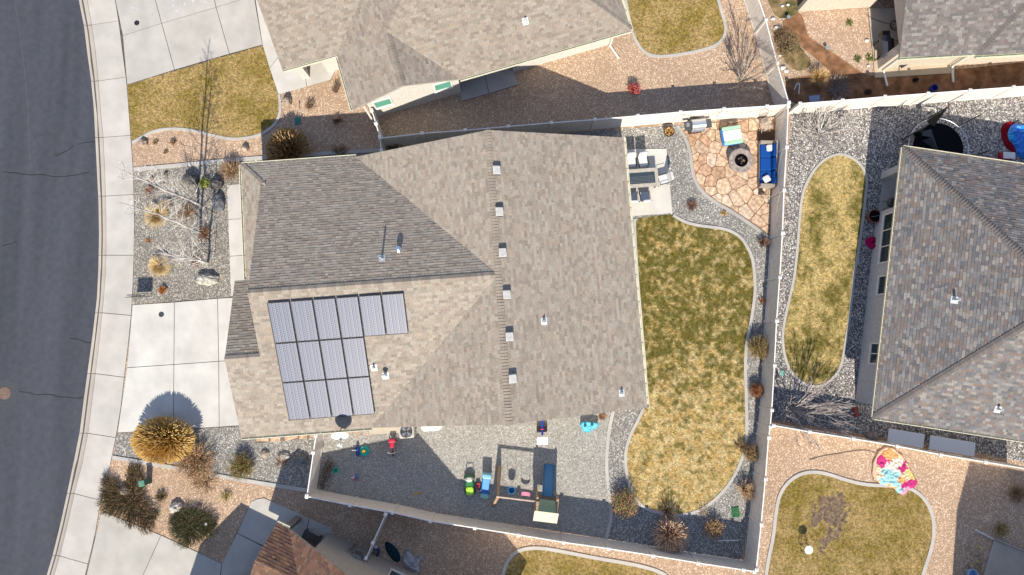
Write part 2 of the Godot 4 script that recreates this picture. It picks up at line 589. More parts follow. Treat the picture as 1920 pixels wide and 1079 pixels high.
func make_ground() -> void:
	var far_c := func(_p): return Color(.62, .56, .48)
	var mb := MB.new()
	sheet(mb, PackedVector2Array([Vector2(-400, -400), Vector2(400, -400), Vector2(400, 400), Vector2(-400, 400)]), -0.17, far_c, 900.0)
	struct("terrain", mb, M.tan_gravel)
	# the street
	var road_px: Array = CURB_A.duplicate()
	road_px.append([-700, 1230])
	road_px.append([-700, -160])
	var road_c := func(p: Vector2):
		var k := 0.070 * (1.0 + 0.26 * n_patch.get_noise_2d(p.x * 2.6, p.y * 0.10) + 0.10 * n_fine.get_noise_2d(p.x, p.y))
		return Color(k * 0.93, k * 1.03, k * 1.30)
	var road := zone("road", "road", poly(road_px), -0.10, M.asphalt, road_c, 0.45)
	var crack := Color(.02, .02, .022)
	for px in [[[34, 736], [52, 737], [66, 741], [85, 740], [100, 743], [118, 746], [140, 747], [157, 747]],
			[[0, 322], [20, 323], [50, 327], [75, 327], [100, 330], [122, 331], [148, 325], [165, 321]],
			[[100, 292], [118, 284], [134, 274]], [[0, 460], [16, 457], [28, 454]],
			[[142, 270], [158, 266], [176, 265]], [[128, 634], [143, 637], [155, 642], [168, 643]]]:
		var cm := MB.new()
		var pts := poly(smooth(px, 1))
		for i in pts.size():
			pts[i] += Vector2(rng.randf_range(-.02, .02), rng.randf_range(-.03, .03))
		strip_into(cm, pts, 0.035, 0, -0.095, crack)
		add(road, "crack", cm, M.asphalt)
	for px in [[[25, 0], [40, 100], [50, 200], [53, 300]]]:
		var cm := MB.new()
		strip_into(cm, poly(smooth(px, 2)), 0.05, 0, -0.0955, Color(.092, .097, .11))
		add(road, "seam", cm, M.asphalt)
	# gutter pan with its rounded kerb, cast in lengths
	var gut := MB.new()
	var ga := poly(CURB_A, -0.09)
	var gb := poly(CURB_B, 0.0)
	var bed_px: Array = CURB_A.duplicate()
	var rev: Array = WALK_E.duplicate()
	rev.reverse()
	bed_px.append_array(rev)
	var bed := MB.new()
	bed.prism(poly(bed_px), -0.16, -0.105, Color(.16, .15, .14))
	struct("sidewalk_bed", bed, M.concrete)
	var bed_node := struct("gutter", gut_bed(ga, gb), M.concrete)
	var prof := [[0.0, -0.094], [0.45, -0.085], [0.72, -0.045], [0.9, 0.01], [0.97, 0.026], [1.0, 0.026]]
	var cuts := [-150, -56, 47, 152, 258, 368, 479, 587, 701, 813, 926, 1043, 1160]
	for i in cuts.size() - 1:
		gut = MB.new()
		var col := vary(Color(.45, .41, .37), 0.04)
		for s in 8:
			var y0 := lerpf(cuts[i] + (0.5 if s == 0 else 0.0), cuts[i + 1], s / 8.0)
			var y1 := lerpf(cuts[i], cuts[i + 1] - (0.5 if s == 7 else 0.0), (s + 1) / 8.0)
			var a0 := line_2d(CURB_A, y0, -0.09)
			var a1 := line_2d(CURB_A, y1, -0.09)
			var b0 := line_2d(CURB_B, y0, 0.0)
			var b1 := line_2d(CURB_B, y1, 0.0)
			for j in prof.size() - 1:
				var p0 := a0.lerp(b0, prof[j][0])
				var p1 := a1.lerp(b1, prof[j][0])
				var p2 := a1.lerp(b1, prof[j + 1][0])
				var p3 := a0.lerp(b0, prof[j + 1][0])
				gut.q(Vector3(p0.x, prof[j][1], p0.y), Vector3(p1.x, prof[j][1], p1.y), Vector3(p2.x, prof[j + 1][1], p2.y), Vector3(p3.x, prof[j + 1][1], p3.y), col, Vector3.UP)
		add(bed_node, "kerb_length", gut, M.concrete)
	# everything east of the sidewalk: tan decorative gravel unless something else lies on it
	var lot_px: Array = WALK_E.duplicate()
	lot_px.append([2500, 1600])
	lot_px.append([2500, -500])
	lot_px.append([160, -500])
	var tan_c := func(p: Vector2):
		var k := 0.93 + 0.16 * n_patch.get_noise_2d(p.x * 0.6, p.y * 0.6)
		return Color(k, k * 0.99, k * 0.97)
	var lot := zone("ground", "lot", poly(lot_px), 0.0, M.tan_gravel, tan_c, 0.9)
	# grey gravel beds
	var grey_c := func(p: Vector2):
		var k := 0.92 + 0.14 * n_patch.get_noise_2d(p.x, p.y)
		return Color(k, k, k)
	var warm_c := func(p: Vector2):
		var k := 0.88 + 0.16 * n_patch.get_noise_2d(p.x, p.y)
		return Color(k, k * 0.965, k * 0.91)
	var front := zone("gravel_bed", "front_bed", poly([[251, 319], [330, 312], [455, 301], [600, 290], [714, 284], [714, 420], [450, 420], [434, 557], [249, 571], [250, 500], [252, 430]]), 0.006, M.grey_gravel, warm_c)
	var south := zone("gravel_bed", "south_bed", poly([[218, 814], [447, 800], [447, 790], [620, 790], [604, 838], [592, 915], [577, 919], [480, 905], [401, 891], [307, 874], [212, 857]]), 0.006, M.grey_gravel, grey_c)
	var back := zone("gravel_bed", "back_bed", poly([[716, 283], [960, 256], [1189, 240], [1266, 235], [1345, 228], [1456, 218], [1452, 330], [1447, 440], [1442, 526], [1440, 605], [1440, 690], [1436, 770], [1428, 850], [1421, 900], [1412, 985], [1385, 1056], [1250, 1033], [1136, 1011], [1143, 985], [1147, 965], [1143, 935], [1140, 907], [1137, 879], [1138, 842], [1142, 804], [1150, 765], [1150, 560], [716, 560]]), 0.006, M.grey_gravel, grey_c)
	var east := zone("gravel_bed", "east_bed", poly([[1484, 208], [1640, 197], [1925, 178], [2100, 170], [2100, 890], [1925, 869], [1840, 850], [1690, 826], [1445, 787], [1452, 690], [1458, 600], [1466, 500], [1474, 350]]), 0.006, M.coarse_gravel, grey_c)
	var dent := func(p: Vector2): return 0.020 * n_fine.get_noise_2d(p.x * 1.7, p.y * 1.7) + 0.012 * n_patch.get_noise_2d(p.x * 3.0, p.y * 3.0)
	var pea_c := func(p: Vector2):
		var k := 0.95 + 0.08 * n_patch.get_noise_2d(p.x, p.y)
		return Color(k, k, k)
	var play := zone("play_ground", "play_bed", poly([[604, 838], [620, 780], [900, 740], [1150, 720], [1150, 770], [1142, 804], [1138, 842], [1137, 879], [1140, 907], [1143, 935], [1147, 965], [1143, 985], [1136, 1011], [960, 984], [800, 958], [680, 937], [592, 921]]), 0.035, M.pea_gravel, pea_c, 0.15, dent)
	# bare red earth beside the north-east house, and a worn patch
	var dirt_c := func(p: Vector2):
		var k := 1.0 + 0.25 * n_patch.get_noise_2d(p.x * 1.5, p.y * 1.5)
		return Color(.34 * k, .185 * k, .105 * k)
	zone("dirt", "dirt", poly(smooth([[1462, 42], [1486, 30], [1502, 22], [1510, 45], [1515, 68], [1532, 80], [1552, 92], [1585, 115], [1625, 143], [1780, 132], [1960, 112], [1960, 166], [1800, 172], [1640, 184], [1530, 192], [1482, 196], [1474, 165], [1474, 150], [1500, 143], [1562, 140], [1540, 118], [1518, 100], [1490, 78]], 1, true)), 0.008, M.dirt, dirt_c, 0.4)
	var pink_c := func(p: Vector2):
		var k := 0.98 + 0.2 * n_patch.get_noise_2d(p.x, p.y)
		return Color(k, k * 0.98, k * 1.0)
	zone("gravel_bed", "pink_bed", poly([[1506, 24], [1626, 15], [1640, 143], [1622, 139], [1585, 113], [1552, 90], [1532, 77], [1517, 66], [1511, 42]]), 0.011, M.tan_gravel, pink_c)
	var weed_c := func(p: Vector2):
		var k := n_patch.get_noise_2d(p.x * 2.0, p.y * 2.0) + 0.7 * n_fine.get_noise_2d(p.x * 1.5, p.y * 1.5)
		return Color(.36, .26, .14).lerp(Color(.13, .13, .05), clampf(0.42 + k * 1.2, 0, 1))
	var w1 := zone("weed_patch", "weeds", poly(smooth([[1430, -40], [1525, -40], [1520, 8], [1498, 24], [1468, 38], [1446, 22]], 1, true)), 0.010, M.dirt, weed_c, 0.2)
	var w2 := zone("weed_patch", "weeds2", poly(smooth([[1448, 50], [1480, 56], [1502, 90], [1526, 118], [1504, 136], [1476, 124], [1460, 90]], 1, true)), 0.010, M.dirt, weed_c, 0.2)
	var sprig := MB.new()
	for i in 5:
		var a := TAU * i / 5.0
		sprig.t(Vector3(cos(a + 0.4) * 0.15, 0, sin(a + 0.4) * 0.15), Vector3(cos(a - 0.4) * 0.15, 0, sin(a - 0.4) * 0.15), Vector3(cos(a), rng.randf_range(0.4, 0.9), sin(a)), Color.WHITE, Vector3.UP)
	var spm := sprig.mesh()
	var weed_s := func(p: Vector2):
		if n_patch.get_noise_2d(p.x * 2.0, p.y * 2.0) < -0.15:
			return null
		return vary(weed_c.call(p), 0.5)
	scatter(w1, "weeds", Z.weeds, 90.0, spm, M.blade, 0.01, 0.05, 0.12, weed_s, [], false)
	scatter(w2, "weeds", Z.weeds2, 90.0, spm, M.blade, 0.01, 0.05, 0.12, weed_s, [], false)

	# loose stones over the beds
	lawn_outlines()
	var peb := pebble_mesh()
	var g1 := [Color(.44, .43, .40), Color(.30, .295, .285), Color(.56, .545, .51), Color(.38, .35, .31), Color(.22, .22, .215)]
	var g2 := [Color(.52, .50, .48), Color(.26, .25, .25), Color(.66, .64, .61), Color(.42, .38, .35), Color(.16, .155, .16)]
	var g3 := [Color(.52, .38, .28), Color(.62, .49, .38), Color(.42, .29, .20), Color(.68, .56, .46), Color(.36, .25, .18)]
	var g4 := [Color(.50, .49, .46), Color(.40, .39, .37), Color(.58, .57, .54), Color(.30, .30, .29)]
	var fg := func(_p): return pick(g1)
	var fc := func(_p): return pick(g2)
	var ft := func(_p): return pick(g3)
	var fp := func(_p): return pick(g4)
	var homes: Array = [Z.main_foot, Z.north_foot, Z.east_foot]
	scatter(front, "gravel", Z.front_bed, 260.0, peb, M.matte, 0.010, 0.011, 0.026, fg, [Z.walkway, Z.main_foot])
	scatter(south, "gravel", Z.south_bed, 260.0, peb, M.matte, 0.010, 0.011, 0.026, fg, [Z.main_foot])
	scatter(back, "gravel", Z.back_bed, 260.0, peb, M.matte, 0.010, 0.011, 0.026, fg, [Z.main_lawn, Z.patio, Z.flag, Z.main_foot])
	scatter(east, "gravel", Z.east_bed, 230.0, peb, M.matte, 0.010, 0.014, 0.034, fc, [Z.east_lawn, Z.east_foot])
	scatter(play, "gravel", Z.play_bed, 170.0, peb, M.matte, 0.040, 0.012, 0.026, fp, [Z.main_foot], true, dent)
	scatter(lot, "gravel", Z.lot, 75.0, peb, M.matte, 0.004, 0.010, 0.024, ft, [Z.front_bed, Z.south_bed, Z.back_bed, Z.east_bed, Z.play_bed, Z.dirt, Z.weeds, Z.weeds2, Z.driveway, Z.north_drive, Z.north_walk, Z.south_drive, Z.south_walk, Z.north_lawn, Z.top_lawn, Z.se_lawn, Z.s_lawn, Z.ne_slab, Z.main_foot, Z.north_foot])

func line_2d(l: Array, y: float, h: float) -> Vector2:
	var p := at_line(l, y)
	return P2(p[0], p[1], h)

func gut_bed(a: PackedVector2Array, b: PackedVector2Array) -> MB:
	var mb := MB.new()
	for i in a.size() - 1:
		mb.q(Vector3(a[i].x, -0.1, a[i].y), Vector3(a[i + 1].x, -0.1, a[i + 1].y), Vector3(b[i + 1].x, -0.06, b[i + 1].y), Vector3(b[i].x, -0.06, b[i].y), Color(.10, .095, .09), Vector3.UP)
	return mb

func lawn_outlines() -> void:
	Z.main_lawn = poly(smooth(MAIN_LAWN, 1, true))
	Z.east_lawn = poly(smooth(EAST_LAWN, 1, true))
	Z.north_lawn = poly(NORTH_LAWN)
	Z.top_lawn = poly(smooth(TOP_LAWN, 1, true))
	Z.se_lawn = poly(smooth(SE_LAWN, 1, true))
	Z.s_lawn = poly(smooth(S_LAWN, 1, true))
	Z.patio = poly([[1120, 280], [1250, 279], [1261, 400], [1120, 412]])
	Z.flag = poly(FLAG)
	Z.driveway = poly([[247, 572], [440, 556], [470, 556], [470, 797], [447, 800], [219, 813], [238, 690]])
	Z.walkway = poly([[425, 347], [470, 345], [470, 557], [433, 557], [431, 525]])
	Z.north_drive = poly([[216, -3], [238, 159], [492, 85], [470, -60], [204, -60]])
	Z.north_walk = poly([[470, -60], [492, 85], [522, 178], [570, 164], [620, 150], [655, 80], [600, 0], [560, -60]])
	Z.south_drive = poly([[190, 958], [302, 1004], [416, 1057], [404, 1150], [140, 1150], [160, 1079]])
	Z.south_walk = poly([[416, 1057], [471, 941], [482, 936], [495, 934], [521, 950], [620, 990], [640, 1040], [600, 1150], [404, 1150]])
	Z.ne_slab = poly([[1627, 16], [1640, 147], [1790, 138], [1790, 14]])
	Z.main_foot = poly([[480, 350], [700, 320], [1150, 310], [1180, 745], [480, 790]])
	Z.north_foot = poly([[640, 0], [730, 205], [1130, 70], [1130, -60], [640, -60]])
	Z.east_foot = poly([[1660, 420], [1660, 740], [1925, 790], [1925, 360]])

const MAIN_LAWN := [[1190, 410], [1225, 406], [1259, 402], [1266, 407], [1282, 416], [1302, 422], [1322, 425], [1350, 428], [1372, 434], [1390, 446], [1402, 465], [1410, 482], [1414, 507], [1416, 540], [1414, 565], [1407, 610], [1399, 645], [1397, 690], [1399, 745], [1400, 790], [1399, 834], [1390, 866], [1370, 906], [1340, 939], [1310, 959], [1285, 966], [1260, 967], [1230, 961], [1207, 953], [1192, 936], [1180, 911], [1174, 884], [1172, 854], [1177, 829], [1185, 809], [1193, 795], [1206, 768], [1211, 735], [1211, 690], [1206, 640], [1200, 565], [1196, 520], [1192, 460]]
const EAST_LAWN := [[1575, 289], [1595, 294], [1615, 310], [1626, 332], [1624, 357], [1620, 395], [1615, 432], [1610, 470], [1602, 507], [1598, 550], [1592, 602], [1582, 662], [1577, 687], [1565, 707], [1547, 722], [1530, 726], [1510, 722], [1490, 707], [1477, 687], [1469, 660], [1467, 627], [1472, 595], [1485, 540], [1490, 515], [1496, 457], [1500, 395], [1505, 362], [1515, 337], [1532, 312], [1552, 295]]
const NORTH_LAWN := [[239, 160], [340, 130], [492, 86], [521, 178], [526, 207], [517, 232], [495, 249], [480, 255], [450, 260], [425, 260], [390, 251], [362, 245], [325, 241], [287, 246], [262, 259], [247, 268], [242, 210]]
const TOP_LAWN := [[1168, -40], [1173, 0], [1181, 45], [1190, 75], [1207, 99], [1230, 107], [1260, 105], [1297, 99], [1330, 91], [1350, 81], [1360, 65], [1361, 50], [1352, 20], [1345, -5], [1332, -40]]
const SE_LAWN := [[1432, 1110], [1440, 1051], [1450, 1009], [1455, 959], [1461, 929], [1477, 904], [1502, 888], [1530, 885], [1555, 890], [1590, 902], [1620, 909], [1652, 911], [1685, 912], [1710, 917], [1730, 932], [1742, 950], [1750, 972], [1751, 1004], [1745, 1034], [1732, 1071], [1722, 1110]]
const S_LAWN := [[938, 1110], [946, 1062], [960, 1041], [976, 1031], [1005, 1027], [1047, 1033], [1110, 1046], [1185, 1058], [1232, 1070], [1256, 1084], [1262, 1110]]
const FLAG := [[1276, 240], [1290, 258], [1297, 285], [1300, 315], [1306, 338], [1322, 360], [1345, 378], [1372, 392], [1404, 413], [1442, 441], [1447, 441], [1449, 390], [1454, 300], [1457, 219], [1400, 224], [1345, 229]]

func make_lawns() -> void:
	var dry := Color(.60, .43, .17)
	var pale := Color(.74, .60, .32)
	var green := Color(.15, .14, .03)
	var olive := Color(.32, .245, .070)
	var main_c := func(p: Vector2):
		var south := clampf((p.y - 1.6) / 3.2 + 0.55 * n_patch.get_noise_2d(p.x * 0.8, p.y * 0.8), -0.5, 1.0)
		var k := 0.56 - 0.6 * south + 0.95 * n_patch.get_noise_2d(p.x * 2.6 + 9.0, p.y * 2.6) + 1.15 * n_fine.get_noise_2d(p.x * 1.5, p.y * 1.5)
		var c: Color = dry.lerp(pale, clampf(0.45 + 1.1 * n_fine.get_noise_2d(p.x * 0.9, p.y * 0.9 + 40.0), 0, 1))
		return c.lerp(green, clampf(k, 0, 1) * 0.92)
	var east_c := func(p: Vector2):
		var side := n_patch.get_noise_2d(p.x * 0.9 + 30.0, p.y * 0.5) * 1.3 + n_patch.get_noise_2d(p.x * 2.5, p.y * 2.5) * 0.7 + n_fine.get_noise_2d(p.x * 1.5, p.y * 1.5) * 0.7 + (0.28 if p.y > 0.0 else 0.0)
		return Color(.64, .50, .225).lerp(Color(.17, .155, .035), clampf(0.28 + side, 0, 0.9))
	var tan_c := func(p: Vector2):
		var k := n_patch.get_noise_2d(p.x * 1.1, p.y * 1.1) + 0.6 * n_fine.get_noise_2d(p.x, p.y)
		return Color(.50, .37, .165).lerp(olive, clampf(0.45 + k * 1.1, 0, 1))
	var soil := poly(smooth([[1549, 926], [1572, 924], [1590, 942], [1586, 966], [1580, 990], [1562, 1014], [1550, 1034], [1531, 1032], [1540, 1006], [1562, 985], [1545, 975], [1528, 992], [1518, 984], [1519, 962], [1532, 944]], 1, true))
	var bare := func(p: Vector2) -> bool:
		var w := p + Vector2(n_fine.get_noise_2d(p.x * 1.3, p.y * 1.3), n_fine.get_noise_2d(p.x * 1.3 + 50.0, p.y * 1.3)) * 0.45
		return Geometry2D.is_point_in_polygon(w, soil) and n_fine.get_noise_2d(p.x * 2.2 + 7.0, p.y * 2.2) < 0.5
	var se_c := func(p: Vector2):
		if bare.call(p):
			var k := 1.0 + 0.4 * n_fine.get_noise_2d(p.x * 2.0, p.y * 2.0)
			return Color(.27 * k, .20 * k, .145 * k)
		return tan_c.call(p)
	var specs := [["main_lawn", main_c], ["east_lawn", east_c], ["north_lawn", tan_c], ["top_lawn", tan_c], ["se_lawn", se_c], ["s_lawn", tan_c]]
	var tuft := MB.new()
	for i in 7:
		var a := TAU * i / 7.0 + rng.randf_range(-.3, .3)
		var d := Vector3(cos(a), 0, sin(a))
		var s := Vector3(-d.z, 0, d.x) * 0.10
		var base := d * 0.15
		tuft.t(base - s, base + s, d * rng.randf_range(0.7, 1.1) + Vector3(0, rng.randf_range(0.35, 0.8), 0), Color.WHITE, Vector3.UP)
	var tm := tuft.mesh()
	for s in specs:
		var o := zone("lawn", s[0], Z[s[0]], 0.022, M.grass, s[1], 0.14 if s[0] == "se_lawn" else 0.22)
		var f: Callable = s[1]
		var cf := func(p: Vector2):
			if s[0] == "se_lawn" and bare.call(p) and rng.randf() < 0.85:
				return null
			return vary(f.call(p), 0.45)
		scatter(o, "grass", Z[s[0]], 150.0, tm, M.blade, 0.02, 0.045, 0.085, cf, [], false)
	# borders
	edging([[1262, 404], [1282, 416], [1302, 422], [1322, 425], [1350, 428], [1372, 434], [1390, 446], [1402, 465], [1410, 482], [1414, 507], [1416, 540], [1414, 565], [1407, 610], [1399, 645], [1397, 690], [1399, 745], [1400, 790], [1399, 834], [1390, 866], [1370, 906], [1340, 939], [1310, 959], [1285, 966], [1260, 967], [1230, 961], [1207, 953], [1192, 936], [1180, 911], [1174, 884], [1172, 854], [1177, 829], [1185, 809], [1193, 795], [1206, 768]], 0.16)
	edging([[1206, 768], [1211, 735], [1211, 690], [1206, 640], [1200, 565], [1196, 520], [1190, 411]], 0.10, 0.05)
	var e: Array = EAST_LAWN.duplicate()
	e.append(EAST_LAWN[0])
	edging(e, 0.14)
	edging([[523, 178], [527, 207], [518, 232], [495, 250], [480, 256], [450, 261], [425, 261], [390, 252], [362, 245], [325, 241], [287, 246], [262, 260], [248, 268]], 0.15)
	edging(TOP_LAWN.slice(1, 14), 0.16)
	edging(SE_LAWN, 0.18)
	edging(S_LAWN, 0.18)
	edging([[1150, 771], [1142, 804], [1138, 842], [1137, 879], [1140, 907], [1143, 935], [1147, 965], [1143, 985], [1136, 1013]], 0.18, 0.07)
	edging([[1270, 236], [1285, 258], [1294, 285], [1297, 316], [1303, 341], [1320, 364], [1344, 382], [1370, 396], [1402, 417], [1441, 446]], 0.18, 0.05, Color(.40, .39, .37))
	edging([[251, 318], [330, 311], [400, 304], [479, 297], [600, 289], [711, 282]], 0.21, 0.06)
	edging([[211, 858], [260, 866], [307, 874], [400, 891], [480, 905], [576, 920]], 0.20, 0.06)

func slab(parent: Node, px: Array, top := 0.03, col := Color(.53, .52, .50), gap := 0.016) -> void:
	for p in Geometry2D.offset_polygon(poly(px), -gap):
		var mb := MB.new()
		var c := vary(col, 0.03)
		var stain := func(w: Vector2):
			var k := 1.0 + 0.07 * n_patch.get_noise_2d(w.x * 1.4 + 60.0, w.y * 0.9) - 0.16 * maxf(0.0, n_patch.get_noise_2d(w.x * 0.9, w.y * 2.4 + 90.0) - 0.28)
			return Color(c.r * k, c.g * k * 0.997, c.b * k * 0.99)
		sheet(mb, p, top, stain, 0.45)
		mb.sides(p, top - 0.06, top, c)
		add(parent, "slab", mb, M.concrete)

func bed_for(called: String, pts: PackedVector2Array) -> MeshInstance3D:
	var mb := MB.new()
	mb.prism(pts, -0.04, 0.004, Color(.16, .15, .14))
	return struct(called, mb, M.dirt)

func at_line(l: Array, y: float) -> Array:
	for i in l.size() - 1:
		if y >= l[i][1] and y <= l[i + 1][1]:
			var k: float = (y - l[i][1]) / float(l[i + 1][1] - l[i][1])
			return [lerpf(l[i][0], l[i + 1][0], k), y]
	return l[l.size() - 1]

func make_paving() -> void:
	# sidewalk slabs between the kerb and the gardens
	var bed := MB.new()
	bed.prism(poly([[150, -150], [70, 1220], [72, 1220], [152, -150]]), -0.2, -0.19, Color(.2, .2, .2))
	var walk := Node3D.new()
	walk.name = "sidewalk"
	walk.set_meta("kind", "structure")
	add_child(walk)
	var joints := [[-150, -158], [-56, -62], [47, 39], [152, 145], [258, 254], [368, 365], [479, 479], [587, 592], [701, 708], [813, 821], [926, 939], [1043, 1058], [1160, 1178]]
	for i in joints.size() - 1:
		var px := []
		for k in 5:
			px.append(at_line(CURB_B, lerpf(joints[i][0], joints[i + 1][0], k / 4.0)))
		for k in 5:
			px.append(at_line(WALK_E, lerpf(joints[i + 1][1], joints[i][1], k / 4.0)))
		slab(walk, px, 0.028, Color(.49, .475, .455))
	# the house's driveway
	var dw := bed_for("driveway", Z.driveway)
	slab(dw, [[248, 572], [327, 567], [326, 684], [238, 690]], 0.03, Color(.56, .555, .54))
	slab(dw, [[327, 567], [408, 560], [410, 678], [326, 684]], 0.03, Color(.57, .565, .55))
	slab(dw, [[408, 560], [470, 556], [470, 674], [410, 678]], 0.03, Color(.57, .565, .55))
	slab(dw, [[238, 690], [326, 684], [325, 806], [220, 812]], 0.03, Color(.57, .565, .55))
	slab(dw, [[326, 684], [410, 678], [411, 801], [325, 806]], 0.03, Color(.57, .565, .55))
	slab(dw, [[410, 678], [470, 674], [470, 797], [411, 801]], 0.03, Color(.57, .565, .55))
	var ww := bed_for("walkway", Z.walkway)
	for a in [[347, 412], [412, 481], [481, 556]]:
		slab(ww, [[lerpf(425, 433, (a[0] - 347) / 210.0), a[0]], [472, a[0] - 3], [472, a[1] - 3], [lerpf(425, 433, (a[1] - 347) / 210.0), a[1]]], 0.03, Color(.55, .54, .52))
	# the driveway of the house to the north, with chalk scribbles
	var nd := bed_for("driveway", Z.north_drive)
	var ncol := Color(.46, .45, .43)
	slab(nd, [[230, 67], [303, 44], [327, 131], [238, 159]], 0.03, ncol)
	slab(nd, [[303, 44], [405, 14], [430, 101], [327, 131]], 0.03, ncol)
	slab(nd, [[405, 14], [476, -8], [492, 84], [430, 101]], 0.03, ncol)
	slab(nd, [[216, 0], [208, -50], [278, -50], [291, 0], [303, 44], [230, 67]], 0.03, ncol)
	slab(nd, [[291, 0], [278, -50], [390, -50], [402, 0], [405, 14], [303, 44]], 0.03, ncol)
	slab(nd, [[402, 0], [390, -50], [468, -60], [476, -8], [405, 14]], 0.03, ncol)
	var chalk_spots := [[253, -2, 3, Color(.62, .66, .82)], [251, 8, 3, Color(.62, .66, .82)], [249, 17, 4, Color(.62, .66, .82)], [326, 4, 4, Color(.66, .70, .86)], [325, 12, 4, Color(.68, .72, .88)], [330, 22, 4, Color(.70, .73, .86)], [346, 8, 4, Color(.78, .78, .78)], [362, 2, 4, Color(.80, .80, .80)], [384, 5, 4, Color(.72, .72, .72)], [304, 18, 3, Color(.58, .58, .60)], [285, 27, 3, Color(.55, .55, .55)], [350, -6, 4, Color(.78, .78, .78)]]
	for s in chalk_spots:
		var cm := MB.new()
		var p := []
		for k in 9:
			p.append([s[0] + (k - 4) * 0.35 + rng.randf_range(-1, 1), s[1] + (k % 2 * 2 - 1) * s[2] * rng.randf_range(0.5, 1.0)])
		strip_into(cm, poly(p, 0.03), 0.045, 0, 0.0335, s[3])
		add(nd, "chalk_scribble", cm, M.matte)
	var nw := bed_for("walkway", Z.north_walk)
	slab(nw, [[492, 85], [478, -5], [540, -40], [600, 0], [560, 60], [505, 128]], 0.03, Color(.53, .52, .50))
	slab(nw, [[505, 128], [560, 60], [575, 163], [522, 178]], 0.03, Color(.53, .52, .50))
	slab(nw, [[560, 60], [600, 0], [655, 80], [620, 150], [575, 163]], 0.03, Color(.53, .52, .50))
	var pat := bed_for("patio", poly([[860, 150], [955, 110], [972, 160], [867, 191]]))
	slab(pat, [[845, 130], [900, 105], [917, 176], [867, 190]], 0.05, Color(.42, .42, .42))
	slab(pat, [[900, 105], [950, 90], [972, 159], [917, 176]], 0.05, Color(.42, .42, .42))
	# the driveway and walk of the house to the south
	var sd := bed_for("driveway", Z.south_drive)
	slab(sd, [[190, 958], [302, 1004], [268, 1079], [238, 1150], [142, 1150], [162, 1079], [178, 1010]], 0.03, ncol)
	slab(sd, [[302, 1004], [416, 1057], [404, 1140], [238, 1150], [268, 1079]], 0.03, ncol)
	var sw := bed_for("walkway", Z.south_walk)
	slab(sw, [[416, 1057], [444, 1000], [560, 1060], [560, 1140], [406, 1140]], 0.03, ncol)
	slab(sw, [[444, 1000], [471, 941], [482, 936], [495, 934], [580, 972], [560, 1056]], 0.03, ncol)
	slab(sw, [[580, 972], [621, 990], [636, 1035], [562, 1050]], 0.03, ncol)
	# concrete by the covered patio of the north-east house, and a slab far to the south-east
	var ne := bed_for("patio", Z.ne_slab)
	slab(ne, [[1627, 16], [1634, 80], [1790, 70], [1790, 14]], 0.05, Color(.47, .43, .38))
	slab(ne, [[1634, 80], [1640, 147], [1790, 138], [1790, 70]], 0.05, Color(.50, .42, .32))
	var se := bed_for("patio", poly([[1863, 1012], [1990, 1062], [1960, 1140], [1825, 1140]]))
	slab(se, [[1863, 1012], [1990, 1062], [1960, 1140], [1825, 1140]], 0.05, Color(.40, .37, .32))
	var ep := bed_for("patio", poly([[1656, 330], [1760, 350], [1750, 420], [1646, 398]]))
	slab(ep, [[1656, 330], [1760, 350], [1750, 420], [1646, 398]], 0.05, Color(.42, .41, .40))
	# back patio and the pad under the air conditioner
	var bp := bed_for("patio", Z.patio)
	slab(bp, [[1120, 281], [1250, 279], [1261, 400], [1120, 411]], 0.05, Color(.57, .56, .53))
	var pad := bed_for("equipment_pad", poly([[690, 790], [756, 788], [758, 812], [692, 817]]))
	slab(pad, [[690, 785], [757, 783], [758, 812], [693, 816]], 0.06, Color(.50, .46, .39))
	# flagstones: irregular pieces of sandstone bedded in red sand
	var fb := MB.new()
	fb.prism(Z.flag, -0.04, 0.010, Color(.46, .28, .18))
	var ft := struct("flagstone_terrace", fb, M.dirt)
	flagstones(ft, Z.flag, 0.60, Color(.76, .55, .39), 0.014, 0.040)
	# a row of stepping flagstones along the south wall
	var row := MB.new()
	row.prism(poly([[478, 812], [690, 796], [694, 812], [478, 832]]), -0.03, 0.009, Color(.24, .20, .17))
	var rb := struct("stepping_path", row, M.dirt)
	var x := 480.0
	while x < 688.0:
		var w := rng.randf_range(14, 30)
		var yb := 830.0 - (x - 480.0) * 0.07
		slab_stone(rb, poly([[x + rng.randf_range(0, 3), 806], [x + w - 2, 804], [x + w - 3 + rng.randf_range(-3, 2), yb + rng.randf_range(-5, 2)], [x + rng.randf_range(0, 4), yb + rng.randf_range(-5, 2)]]), Color(.72, .51, .36))
		x += w

func slab_stone(parent: Node, pts: PackedVector2Array, col: Color) -> void:
	var mb := MB.new()
	mb.prism(pts, -0.02, 0.035 + rng.randf_range(-.008, .008), vary(col, 0.12))
	add(parent, "flagstone", mb, M.stone)

